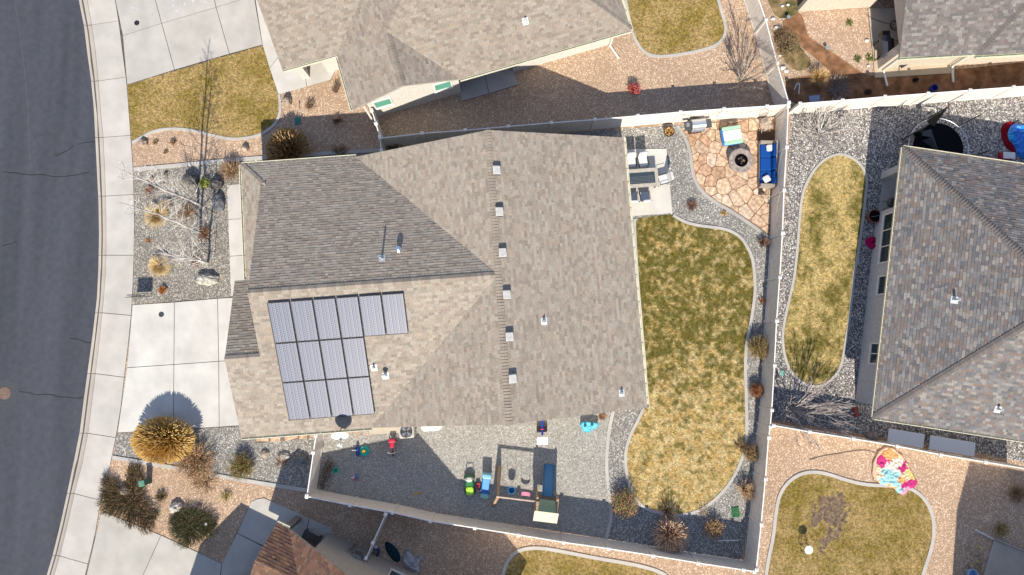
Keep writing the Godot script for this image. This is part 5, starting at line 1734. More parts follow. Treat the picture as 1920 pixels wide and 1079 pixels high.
# ---------------------------------------------------------------- play yard
func make_play_yard() -> void:
	var wood := Color(.44, .31, .19)
	# swing set
	var a := P(934, 917, 0.04)
	var b := P(1008, 926, 0.04)
	var d := Vector3(b.x - a.x, 0, b.z - a.z)
	var l := d.length()
	var turn := atan2(-d.z, d.x)
	var s := thing("swing_set", "wooden swing set with slide tower, beam and two seats", "swing set", a, turn)
	for q in [-1.0, 1.0]:
		var lg := MB.new()
		lg.tube(Vector3(-0.12 - 0.05 * q, 0, -0.12 + q * 1.05), Vector3(0.03, 1.97, -0.02 * q), 0.115, 0.085, 4, wood, true)
		add(s, "leg", lg, M.plain)
	var br := MB.new()
	br.box(Vector3(-0.06, 0.75, -0.1), Vector3(0.06, 0.10, 1.25), wood)
	add(s, "brace", br, M.plain)
	var beam := MB.new()
	beam.box(Vector3(l * 0.5 - 0.1, 1.95, 0), Vector3(l - 0.1, 0.12, 0.06), Color(.66, .50, .42))
	add(s, "beam", beam, M.plain)
	# two swings
	for q in [[0.72, Color(.01, .14, .34), true], [1.50, Color(.66, .24, .36), false]]:
		var x: float = q[0]
		var sw := MB.new()
		if q[2]:
			sw.lathe(Vector3(x, 0.42, -0.15), [Vector2(0.0, 0.0), Vector2(0.15, 0.02), Vector2(0.19, 0.12), Vector2(0.20, 0.30), Vector2(0.17, 0.30), Vector2(0.14, 0.08), Vector2(0, 0.06)], 12, q[1])
		else:
			for k in 6:
				var x0: float = x - 0.24 + 0.48 * k / 6.0
				var x1: float = x - 0.24 + 0.48 * (k + 1) / 6.0
				var y0 := 0.45 + 0.5 * (x0 - x) * (x0 - x) * 4.0
				var y1 := 0.45 + 0.5 * (x1 - x) * (x1 - x) * 4.0
				sw.q(Vector3(x0, y0, -0.10), Vector3(x1, y1, -0.10), Vector3(x1, y1, 0.10), Vector3(x0, y0, 0.10), q[1], Vector3.UP)
				sw.q(Vector3(x0, y0 - 0.02, -0.10), Vector3(x1, y1 - 0.02, -0.10), Vector3(x1, y1 - 0.02, 0.10), Vector3(x0, y0 - 0.02, 0.10), q[1], Vector3.DOWN)
		var so := add(s, "swing_seat", sw, M.plastic)
		for r in [-1.0, 1.0]:
			var rp := MB.new()
			rp.tube(Vector3(x + r * 0.22, 0.6, -0.06 if q[2] else 0.0), Vector3(x + r * 0.24, 1.9, 0), 0.008, 0.008, 4, Color(.3, .3, .3))
			add(so, "rope", rp, M.metal)
	# the tower: posts, deck, roof and rails
	var tx := l + 0.42
	for q in [[-1, -1], [1, -1], [1, 1], [-1, 1]]:
		var ps := MB.new()
		ps.box(Vector3(tx + q[0] * 0.52, 1.0, q[1] * 0.52 + 0.33), Vector3(0.11, 2.0, 0.11), wood)
		add(s, "tower_post", ps, M.plain)
	for k in 7:
		var dk := MB.new()
		dk.box(Vector3(tx, 1.2, -0.18 + k * 0.17), Vector3(1.10, 0.03, 0.155), Color(.46, .34, .22))
		add(s, "deck_board", dk, M.plain)
	for q in [-1.0, 1.0]:
		for k in 4:
			var rl := MB.new()
			rl.box(Vector3(tx + q * 0.58, 1.42 + k * 0.14, 0.33), Vector3(0.04, 0.11, 1.15), Color(.48, .34, .23))
			add(s, "rail_board", rl, M.plain)
	var rf := MB.new()
	rf.q(Vector3(tx - 0.62, 1.95, 0.98), Vector3(tx + 0.62, 1.95, 0.98), Vector3(tx + 0.62, 2.42, 0.36), Vector3(tx - 0.62, 2.42, 0.36), Color(.66, .60, .49), Vector3.UP)
	rf.q(Vector3(tx - 0.62, 1.92, 0.98), Vector3(tx + 0.62, 1.92, 0.98), Vector3(tx + 0.62, 2.39, 0.36), Vector3(tx - 0.62, 2.39, 0.36), Color(.66, .60, .49), Vector3.DOWN)
	add(s, "tower_roof", rf, M.fabric)
	var rg := MB.new()
	rg.q(Vector3(tx - 0.46, 2.40, 0.355), Vector3(tx + 0.46, 2.40, 0.355), Vector3(tx + 0.40, 1.98, -0.16), Vector3(tx - 0.40, 1.98, -0.16), Color(.30, .40, .28), Vector3.UP)
	add(s, "tower_canopy", rg, M.fabric)
	var sl := MB.new()
	var path := []
	for k in 11:
		var u := k / 10.0
		path.append(Vector3(tx + 0.05, 1.22 * pow(1.0 - u, 1.1) + 0.10 + 0.06 * sin(u * TAU), -0.20 - u * 1.45))
	for k in 10:
		var p0: Vector3 = path[k]
		var p1: Vector3 = path[k + 1]
		var bl := Color(.015, .15, .34)
		var x := Vector3(0.24, 0, 0)
		var h := Vector3(0, 0.13, 0)
		sl.q(p0 - x, p0 + x, p1 + x, p1 - x, bl, Vector3.UP)
		sl.q(p0 - x - Vector3(0, .03, 0), p0 + x - Vector3(0, .03, 0), p1 + x - Vector3(0, .03, 0), p1 - x - Vector3(0, .03, 0), bl, Vector3.DOWN)
		for q in [-1.0, 1.0]:
			sl.q(p0 + x * q, p1 + x * q, p1 + x * q * 1.15 + h, p0 + x * q * 1.15 + h, bl, Vector3(-q, 0, 0))
			sl.q(p0 + x * q * 1.15 + h, p1 + x * q * 1.15 + h, p1 + x * q * 1.3, p0 + x * q * 1.3, bl, Vector3(q, 0.3, 0))
	add(s, "slide", sl, M.plastic)
	# basketball hoop
	var bh := thing("basketball_hoop", "toddler basketball hoop with blue pole and white slotted base", "basketball hoop", P(1016, 803, 0.04))
	var ba := MB.new()
	ba.soft_box(Vector3(0, 0.11, 0.0), Vector3(0.58, 0.2, 0.42), 0.07, Color(.10, .09, .09))
	add(bh, "base", ba, M.plastic)
	var po := MB.new()
	po.tube(Vector3(0, 0.1, -0.25), Vector3(0, 0.55, 0.30), 0.065, 0.06, 8, Color(.012, .06, .50), true)
	po.tube(Vector3(0, 0.18, -0.55), Vector3(0, 0.35, 0.05), 0.065, 0.065, 8, Color(.012, .06, .50), true)
	add(bh, "pole", po, M.plastic)
	var rb := MB.new()
	rb.box(Vector3(0, 0.42, 0.02), Vector3(0.20, 0.03, 0.04), Color(.60, .05, .06))
	add(bh, "red_band", rb, M.plastic)
	var bb := MB.new()
	bb.soft_box(Vector3(0, 0.60, 0.62), Vector3(0.58, 0.05, 0.44), 0.02, Color(.74, .74, .76), Basis(Vector3.RIGHT, 0.35))
	var bo := add(bh, "backboard", bb, M.plastic)
	for k in 9:
		var hl := MB.new()
		hl.box(Vector3(-0.17 + (k % 3) * 0.17, 0.66 - (k / 3) * 0.045, 0.50 + (k / 3) * 0.12), Vector3(0.04, 0.02, 0.04), Color(.12, .12, .14), Basis(Vector3.RIGHT, 0.35))
		add(bo, "slot", hl, M.plastic)
	# ride-on car
	var car := thing("ride_on_car", "lime green toy ride-on car parked beside the small blue slide", "toy car", P(881, 908, 0.05), 0.05)
	var cb := MB.new()
	cb.soft_box(Vector3(0, 0.24, 0.0), Vector3(0.44, 0.26, 1.05), 0.09, Color(.02, .16, .05))
	add(car, "body", cb, M.plastic)
	var hood := MB.new()
	hood.soft_box(Vector3(0, 0.36, 0.30), Vector3(0.42, 0.16, 0.46), 0.08, Color(.36, .66, .05))
	add(car, "hood", hood, M.plastic)
	var st := MB.new()
	st.soft_box(Vector3(0, 0.36, -0.30), Vector3(0.30, 0.12, 0.26), 0.05, Color(.45, .45, .46))
	add(car, "seat", st, M.plastic)
	var bar := MB.new()
	bar.line([Vector3(-0.19, 0.3, -0.40), Vector3(-0.17, 0.66, -0.34), Vector3(0.17, 0.66, -0.34), Vector3(0.19, 0.3, -0.40)], 0.025, 0.025, 6, Color(.55, .56, .52))
	add(car, "roll_bar", bar, M.plastic)
	for q in [[-1, -1], [1, -1], [1, 1], [-1, 1]]:
		var w := MB.new()
		w.tube(Vector3(q[0] * 0.20, 0.14, q[1] * 0.34), Vector3(q[0] * 0.29, 0.14, q[1] * 0.34), 0.14, 0.14, 12, Color(.03, .03, .03), true)
		add(car, "wheel", w, M.plastic)
	# small slide
	var ts := thing("toy_slide", "small blue plastic toddler slide with pale green ends", "slide", P(911, 909, 0.05), -0.12)
	var ch := MB.new()
	for k in 8:
		var z0 := -0.42 + k * 0.115
		var z1 := z0 + 0.115
		var y0 := 0.62 - 0.52 * k / 8.0
		var y1 := 0.62 - 0.52 * (k + 1) / 8.0
		ch.q(Vector3(-0.17, y0, z0), Vector3(0.17, y0, z0), Vector3(0.17, y1, z1), Vector3(-0.17, y1, z1), Color(.015, .19, .58), Vector3.UP)
		for q in [-1.0, 1.0]:
			ch.q(Vector3(q * 0.17, y0, z0), Vector3(q * 0.17, y1, z1), Vector3(q * 0.20, y1 + 0.10, z1), Vector3(q * 0.20, y0 + 0.10, z0), Color(.02, .24, .62), Vector3(-q, 0, 0))
	add(ts, "chute", ch, M.plastic)
	var tp := MB.new()
	tp.soft_box(Vector3(0, 0.36, -0.55), Vector3(0.50, 0.70, 0.24), 0.05, Color(.20, .46, .66))
	add(ts, "ladder", tp, M.plastic)
	var te := MB.new()
	te.soft_box(Vector3(0, 0.07, 0.60), Vector3(0.46, 0.12, 0.26), 0.04, Color(.28, .56, .52))
	add(ts, "landing", te, M.plastic)
	# red scooter toy between the car and the slide
	var rs := thing("toy_scooter", "small red toy leaning beside the blue toddler slide", "toy", P(898, 914, 0.05), 0.2)
	toy_trike(rs, Color(.45, .02, .05), 0.55)
	var tr := thing("tricycle", "red children's tricycle with white handlebar near the air conditioner", "tricycle", P(737, 838, 0.05), 0.05)
	toy_trike(tr, Color(.45, .01, .05), 1.0)
	# teal sit-and-spin with a blue toy beside it
	var sp := thing("spinning_toy", "round teal spinning toy with an orange centre", "toy", P(684, 846, 0.05))
	var d1 := MB.new()
	d1.lathe(Vector3.ZERO, [Vector2(0.20, 0), Vector2(0.26, 0.05), Vector2(0.27, 0.10), Vector2(0.24, 0.12), Vector2(0.08, 0.09)], 24, Color(.01, .46, .36))
	add(sp, "disc", d1, M.plastic)
	var d2 := MB.new()
	d2.lathe(Vector3.ZERO, [Vector2(0.08, 0.09), Vector2(0.09, 0.28), Vector2(0.08, 0.30), Vector2(0, 0.30)], 16, Color(.70, .32, .02))
	add(sp, "knob", d2, M.plastic)
	var rk := thing("rocking_toy", "dark blue toy with a white handle lying on the gravel", "toy", P(671, 845, 0.05), 0.1)
	var r1 := MB.new()
	r1.soft_box(Vector3(0, 0.12, 0), Vector3(0.16, 0.22, 0.62), 0.07, Color(.01, .06, .30))
	add(rk, "body", r1, M.plastic)
	var r2 := MB.new()
	r2.tube(Vector3(-0.30, 0.16, -0.06), Vector3(0.02, 0.20, -0.02), 0.016, 0.016, 6, Color(.7, .7, .7), true)
	add(rk, "handle", r2, M.plastic)
	# bucket, pinwheel toy, yellow bat
	var bk := thing("toy_bucket", "green plastic toy bucket by the fallen leaves", "bucket", P(631, 881, 0.05))
	var b1 := MB.new()
	b1.lathe(Vector3.ZERO, [Vector2(0.10, 0), Vector2(0.14, 0.22), Vector2(0.12, 0.22), Vector2(0.09, 0.04), Vector2(0, 0.04)], 16, Color(.01, .40, .28))
	add(bk, "body", b1, M.plastic)
	var b2 := MB.new()
	b2.ring(Vector3(0, 0.225, 0), 0.14, 0.012, 16, 5, Color(.02, .48, .34))
	add(bk, "rim", b2, M.plastic)
	var pw := thing("pinwheel_toy", "small pink, white and blue toy with splayed arms", "toy", P(666, 894, 0.05))
	var pc := [Color(.02, .12, .40), Color(.60, .05, .16), Color(.64, .62, .64), Color(.52, .30, .50), Color(.05, .25, .5)]
	for k in 5:
		var an := TAU * k / 5.0 + 0.3
		var m := MB.new()
		m.soft_box(Vector3(cos(an) * 0.13, 0.07, sin(an) * 0.13), Vector3(0.20, 0.06, 0.08), 0.02, pc[k], Basis(Vector3.UP, -an))
		add(pw, "arm", m, M.plastic)
	var bat := MB.new()
	bat.tube(Vector3(-0.17, 0.03, 0.06), Vector3(0.16, 0.035, -0.08), 0.035, 0.02, 8, Color(.62, .36, .02), true)
	bat.tube(Vector3(0.16, 0.035, -0.08), Vector3(0.20, 0.035, -0.10), 0.03, 0.03, 8, Color(.62, .36, .02), true)
	single("toy_bat", "small yellow toy bat lying on the shaded gravel", "toy", bat, M.plastic, P(782, 926, 0.05))
	# heap of leaves and oddments along the fence
	var lf := MB.new()
	for k in 700:
		var z := rng.randf()
		var p := P(lerpf(618, 606, z) + rng.randfn(0, 6), lerpf(864, 914, z) + rng.randfn(0, 4), 0.05 + rng.randf() * 0.03)
		var r := rng.randf_range(0.02, 0.06)
		var v := Vector3(rng.randf_range(-1, 1), rng.randf_range(-.4, .4), rng.randf_range(-1, 1)).normalized() * r
		lf.t(p, p + v, p + Vector3(-v.z, rng.randf_range(0, .03), v.x), pick([Color(.10, .06, .035), Color(.17, .10, .05), Color(.05, .04, .04), Color(.24, .16, .09)]), Vector3.UP)
	var lo := single("leaf_litter", "brown dead leaves drifted along the fence by the green bucket", "leaves", lf, M.leaf)
	lo.set_meta("kind", "stuff")
	# cyan water table
	var wt := thing("water_table", "cyan cloud-shaped toddler water table beside the south wall", "water table", P(1103, 799, 0.05), 0.1)
	var cl := MB.new()
	var ou := PackedVector2Array()
	for k in 40:
		var an := TAU * k / 40.0
		var rr := 0.30 + 0.05 * cos(an * 3.0 + 0.4)
		ou.append(Vector2(cos(an) * rr * 1.55, sin(an) * rr * 0.85))
	cl.prism(ou, 0.0, 0.34, Color(.04, .40, .62), true)
	add(wt, "tub", cl, M.plastic)
	var inn := MB.new()
	var sm := PackedVector2Array()
	for p in ou:
		sm.append(p * 0.86)
	inn.prism(sm, 0.33, 0.345, Color(.16, .58, .74))
	add(wt, "basin", inn, M.plastic)
	for q in [[-0.2, -0.06], [0.18, -0.08]]:
		var m := MB.new()
		m.lathe(Vector3(q[0], 0.345, q[1]), [Vector2(0.09, 0), Vector2(0.07, 0.10), Vector2(0.02, 0.24), Vector2(0, 0.24)], 10, Color(.01, .22, .30))
		add(wt, "fountain", m, M.plastic)
	var rm := MB.new()
	rm.ring(Vector3(0.02, 0.35, 0.08), 0.10, 0.014, 14, 5, Color(.02, .28, .50))
	add(wt, "water_channel", rm, M.plastic)
	# storm drain grate and a sprinkler pipe in the back corner
	var gr := thing("drain_grate", "green plastic drain grate in the back corner gravel", "grate", P(1379, 961, 0.012), 0.08)
	var g0 := MB.new()
	for q in [-1.0, 1.0]:
		g0.box(Vector3(q * 0.19, 0.03, 0), Vector3(0.03, 0.05, 0.50), Color(.02, .16, .05))
		g0.box(Vector3(0, 0.03, q * 0.235), Vector3(0.35, 0.05, 0.03), Color(.02, .16, .05))
	add(gr, "rim", g0, M.plastic)
	for k in 7:
		var g1 := MB.new()
		g1.box(Vector3(0, 0.035, -0.18 + k * 0.06), Vector3(0.35, 0.03, 0.018), Color(.03, .20, .07))
		add(gr, "bar", g1, M.plastic)
	for k in 4:
		var g1 := MB.new()
		g1.box(Vector3(-0.12 + k * 0.08, 0.037, 0), Vector3(0.016, 0.03, 0.44), Color(.03, .20, .07))
		add(gr, "cross_bar", g1, M.plastic)
	var pi := MB.new()
	pi.tube(Vector3(-0.55, 0.10, 0.02), Vector3(0.55, 0.12, -0.02), 0.03, 0.03, 8, Color(.66, .66, .66), true)
	pi.tube(Vector3(-0.08, 0.0, 0.0), Vector3(-0.08, 0.34, 0.0), 0.022, 0.022, 8, Color(.66, .66, .66), true)
	pi.tube(Vector3(-0.16, 0.10, 0.0), Vector3(-0.0, 0.105, 0.0), 0.045, 0.045, 8, Color(.66, .66, .66), true)
	single("pipe_stub", "white plastic pipe with a tee, lying in the back corner gravel", "pipe", pi, M.plastic, P(1365, 1013, 0.012))

func toy_trike(t: Node3D, col: Color, k: float) -> void:
	var f := MB.new()
	f.line([Vector3(0, 0.40 * k, 0.28 * k), Vector3(0, 0.24 * k, 0.1 * k), Vector3(0, 0.22 * k, -0.26 * k)], 0.03 * k, 0.03 * k, 6, col)
	add(t, "frame", f, M.plastic)
	var s := MB.new()
	s.soft_box(Vector3(0, 0.34 * k, -0.12 * k), Vector3(0.24, 0.09, 0.30) * k, 0.03 * k, col)
	add(t, "seat", s, M.plastic)
	var b := MB.new()
	b.soft_box(Vector3(0.0, 0.30 * k, -0.36 * k), Vector3(0.36, 0.14, 0.20) * k, 0.04 * k, col)
	add(t, "rear_tray", b, M.plastic)
	var h := MB.new()
	h.line([Vector3(-0.20, 0.58, 0.22) * k, Vector3(-0.05, 0.56, 0.30) * k, Vector3(0.05, 0.56, 0.30) * k, Vector3(0.20, 0.58, 0.22) * k], 0.018 * k, 0.018 * k, 6, Color(.72, .72, .72))
	add(t, "handlebar", h, M.plastic)
	for q in [[0.0, 0.34, 0.16], [-0.20, -0.30, 0.11], [0.20, -0.30, 0.11]]:
		var w := MB.new()
		w.tube(Vector3(q[0] - 0.025, q[2], q[1]) * k, Vector3(q[0] + 0.025, q[2], q[1]) * k, q[2] * k, q[2] * k, 12, Color(.03, .03, .03), true)
		add(t, "wheel", w, M.plastic)

# ---------------------------------------------------------------- plants
var thinnest := 0.008

func grow(mb: MB, tips: Array, p: Vector3, d: Vector3, l: float, r: float, level: int, pal: Array, spread: float, lift: float, kids := 3) -> void:
	# one limb in two bent lengths, then its forks
	var q := p + d * l * 0.5 + Vector3(rng.randf_range(-1, 1), rng.randf_range(-.3, .6), rng.randf_range(-1, 1)) * l * 0.05
	var e := q + (d + Vector3(rng.randf_range(-1, 1), lift, rng.randf_range(-1, 1)) * 0.16).normalized() * l * 0.5
	var c := pick(pal, 0.18)
	r = maxf(r, thinnest)
	mb.tube(p, q, r, r * 0.82, 4 if level > 1 else 3, c)
	mb.tube(q, e, r * 0.82, r * 0.6, 4 if level > 1 else 3, c)
	if level <= 0:
		tips.append(e)
		return
	for k in kids:
		var o := Vector3(rng.randf_range(-1, 1), rng.randf_range(-.5, 1), rng.randf_range(-1, 1)).normalized()
		var nd := (d + o * spread + Vector3(0, lift * 0.3, 0)).normalized()
		var at := p.lerp(q, 0.9) if k == 0 and level > 1 else q.lerp(e, rng.randf_range(0.1, 1.0))
		grow(mb, tips, at, nd, l * rng.randf_range(0.55, 0.8), r * 0.58, level - 1, pal, spread, lift, kids)

func shrub(label: String, px: float, py: float, r: float, h: float, stems: int, pal: Array, leaf_pal := [], leaves := 0, leaf := 0.03, called := "shrub", level := 1, thick := 0.011, group := "") -> Node3D:
	var dry := 1.25          # winter twigs, bleached by the sun
	var t := thing(called, label, called.replace("_", " "), P(px, py, 0.01), 0.0, group)
	var mb := MB.new()
	var tips := []
	for i in stems:
		var a := rng.randf() * TAU
		var tiltv := sqrt(rng.randf())
		var out := tiltv * r
		var tip := Vector3(cos(a) * out, h * sqrt(maxf(0.10, 1.0 - tiltv * tiltv * 0.92)) * rng.randf_range(0.75, 1.05), sin(a) * out)
		var base := Vector3(cos(a), 0, sin(a)) * rng.randf() * r * 0.14
		var d := tip - base
		grow(mb, tips, base, d.normalized(), d.length() * (0.62 if level > 0 else 1.0), thick, level, pal, 0.42, 0.25)
	for i in mb.c.size():
		mb.c[i] = Color(mb.c[i].r * dry, mb.c[i].g * dry, mb.c[i].b * dry)
	add(t, "stems", mb, M.leaf)
	if leaves > 0:
		var lm := MB.new()
		for i in leaves:
			var p: Vector3 = tips[rng.randi_range(0, tips.size() - 1)]
			p += Vector3(rng.randfn(0, 1), rng.randfn(0, 1), rng.randfn(0, 1)) * r * 0.09
			p.y = maxf(p.y, 0.02)
			leaf_at(lm, p, leaf * rng.randf_range(0.6, 1.3), pick(leaf_pal, 0.25) * dry)
		add(t, "foliage", lm, M.leaf)
	return t

func leaf_at(lm: MB, p: Vector3, s: float, c: Color) -> void:
	var x := Vector3(rng.randf_range(-1, 1), rng.randf_range(-.6, .6), rng.randf_range(-1, 1)).normalized()
	var y := x.cross(Vector3(rng.randf_range(-.6, .6), 1, rng.randf_range(-.6, .6))).normalized()
	lm.t(p - x * s, p + y * s * 0.5, p + x * s, c)
	lm.t(p - x * s, p + x * s, p - y * s * 0.5, c)

func tuft(label: String, px: float, py: float, r: float, h: float, n: int, pal: Array, plume := [], called := "ornamental_grass", lean := Vector3.ZERO) -> Node3D:
	# a clump of ornamental grass: arching blades from one crown, some carrying a seed plume
	var t := thing(called, label, "grass clump", P(px, py, 0.01))
	var mb := MB.new()
	var pm := MB.new()
	for i in n:
		var a := rng.randf() * TAU
		var o := sqrt(rng.randf())
		var d := Vector3(cos(a), 0, sin(a))
		var base := d * rng.randf() * r * 0.22
		var tip := d * o * r + Vector3(0, h * (1.0 - 0.55 * o * o) * rng.randf_range(0.8, 1.1), 0) + lean * h
		var mid := base.lerp(tip, 0.5) + Vector3(0, h * 0.16 * o, 0)
		var s := Vector3(-d.z, 0, d.x) * rng.randf_range(0.006, 0.013)
		var c := pick(pal, 0.2)
		mb.q(base - s, base + s, mid + s, mid - s, c, Vector3.UP)
		mb.t(mid - s, mid + s, tip, c, Vector3.UP)
		if plume.size() > 0 and i % 2 == 0:
			var pc := pick(plume, 0.2)
			var dir := (tip - mid).normalized()
			var b0 := tip - dir * 0.08
			pm.tube(b0, b0 + dir * 0.10, 0.010, 0.034, 4, pc)
			pm.tube(b0 + dir * 0.10, b0 + dir * 0.30, 0.034, 0.005, 4, pc)
	add(t, "blades", mb, M.leaf)
	if plume.size() > 0:
		add(t, "plumes", pm, M.leaf)
	return t

func bare_tree(called: String, label: String, base: Vector3, h: float, spread: float, trunk_r: float, stems: int, pal: Array, level := 3, lean := Vector3.ZERO) -> void:
	# many limbs fanning from one short trunk; spread is the reach of the crown
	var t := thing(called, label, "tree", base)
	var tr := MB.new()
	var cr := MB.new()
	var tips := []
	thinnest = 0.010
	tr.tube(Vector3.ZERO, Vector3(0, h * 0.10, 0), trunk_r * 1.6, trunk_r * 1.3, 8, pick(pal, 0.08))
	for i in stems:
		var a := TAU * i / stems + rng.randf_range(-.3, .3)
		var out := spread * sqrt(rng.randf_range(0.03, 1.0))
		var d := Vector3(cos(a) * out, h * rng.randf_range(0.6, 1.0), sin(a) * out) + lean
		var reach := d.length()
		d = d.normalized()
		var p := Vector3(cos(a) * trunk_r, h * 0.08, sin(a) * trunk_r)
		var q := p + d * reach * 0.2
		tr.tube(p, q, trunk_r, trunk_r * 0.75, 6, pick(pal, 0.08))
		grow(cr, tips, q, d, reach * 0.36, trunk_r * 0.62, level, pal, 0.42, 0.35, 3)
	thinnest = 0.008
	add(t, "trunk", tr, M.leaf)
	add(t, "crown", cr, M.leaf)

func birch(label: String, px: float, py: float, h: float) -> void:
	# a slender white-barked tree: straight leader, thin side limbs
	var t := thing("birch_tree", label, "tree", P(px, py, 0.01), 0.0, "bare birch trees in the front bed")
	var tr := MB.new()
	var cr := MB.new()
	var tips := []
	var bark := [Color(.60, .58, .56), Color(.66, .64, .61), Color(.52, .50, .48)]
	var pts := [Vector3.ZERO]
	var n := 9
	for i in n:
		pts.append(pts[i] + Vector3(rng.randf_range(-.07, .07), h / n, rng.randf_range(-.07, .07)))
	for i in n:
		tr.tube(pts[i], pts[i + 1], lerpf(0.075, 0.016, float(i) / n), lerpf(0.075, 0.016, float(i + 1) / n), 7, pick(bark, 0.1))
		if i > 1 and i % 3 == 0:
			tr.tube(pts[i], pts[i] + Vector3(0, 0.04, 0), lerpf(0.067, 0.014, float(i) / n), lerpf(0.067, 0.014, float(i) / n), 7, Color(.08, .07, .07))
	for i in 30:
		var u := 0.08 + 0.88 * i / 30.0
		var k := int(u * n)
		var p: Vector3 = (pts[k] as Vector3).lerp(pts[mini(k + 1, n)], u * n - k)
		var a := rng.randf() * TAU
		var d := Vector3(cos(a), rng.randf_range(0.25, 0.9), sin(a)).normalized()
		grow(cr, tips, p, d, lerpf(1.5, 0.4, u) * rng.randf_range(0.5, 0.85), lerpf(0.020, 0.010, u), 3, bark, 0.6, 0.2, 2)
	add(t, "trunk", tr, M.leaf)
	add(t, "crown", cr, M.leaf)

func boulder(label: String, px: float, py: float, r: Vector3, col: Color, seed_: int, turn := 0.0) -> void:
	var mb := MB.new()
	mb.rock(Vector3(0, r.y * 0.45, 0), r, col, seed_, 14)
	single("boulder", label, "boulder", mb, M.stone, P(px, py, 0.0), turn)

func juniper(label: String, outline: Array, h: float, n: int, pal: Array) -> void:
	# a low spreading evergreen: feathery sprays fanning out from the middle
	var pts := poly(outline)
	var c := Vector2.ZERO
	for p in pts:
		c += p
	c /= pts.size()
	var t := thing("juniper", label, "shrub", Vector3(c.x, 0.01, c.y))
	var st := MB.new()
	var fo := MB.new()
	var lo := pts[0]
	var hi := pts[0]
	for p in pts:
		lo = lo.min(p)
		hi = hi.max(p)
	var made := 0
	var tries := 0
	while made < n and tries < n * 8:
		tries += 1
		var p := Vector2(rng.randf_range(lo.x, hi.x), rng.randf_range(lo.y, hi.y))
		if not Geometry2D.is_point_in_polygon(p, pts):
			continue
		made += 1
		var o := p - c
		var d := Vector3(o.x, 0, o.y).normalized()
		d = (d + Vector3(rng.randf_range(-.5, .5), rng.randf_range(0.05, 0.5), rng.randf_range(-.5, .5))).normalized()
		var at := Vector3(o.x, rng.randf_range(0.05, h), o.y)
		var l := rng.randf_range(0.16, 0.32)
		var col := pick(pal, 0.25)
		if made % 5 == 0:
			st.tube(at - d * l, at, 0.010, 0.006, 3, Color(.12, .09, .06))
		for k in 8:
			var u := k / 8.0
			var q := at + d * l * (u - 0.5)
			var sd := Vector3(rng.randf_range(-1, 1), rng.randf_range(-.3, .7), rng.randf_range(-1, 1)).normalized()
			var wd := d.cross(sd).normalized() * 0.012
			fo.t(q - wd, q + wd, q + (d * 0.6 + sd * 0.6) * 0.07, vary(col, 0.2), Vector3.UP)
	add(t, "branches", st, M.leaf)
	add(t, "foliage", fo, M.leaf)

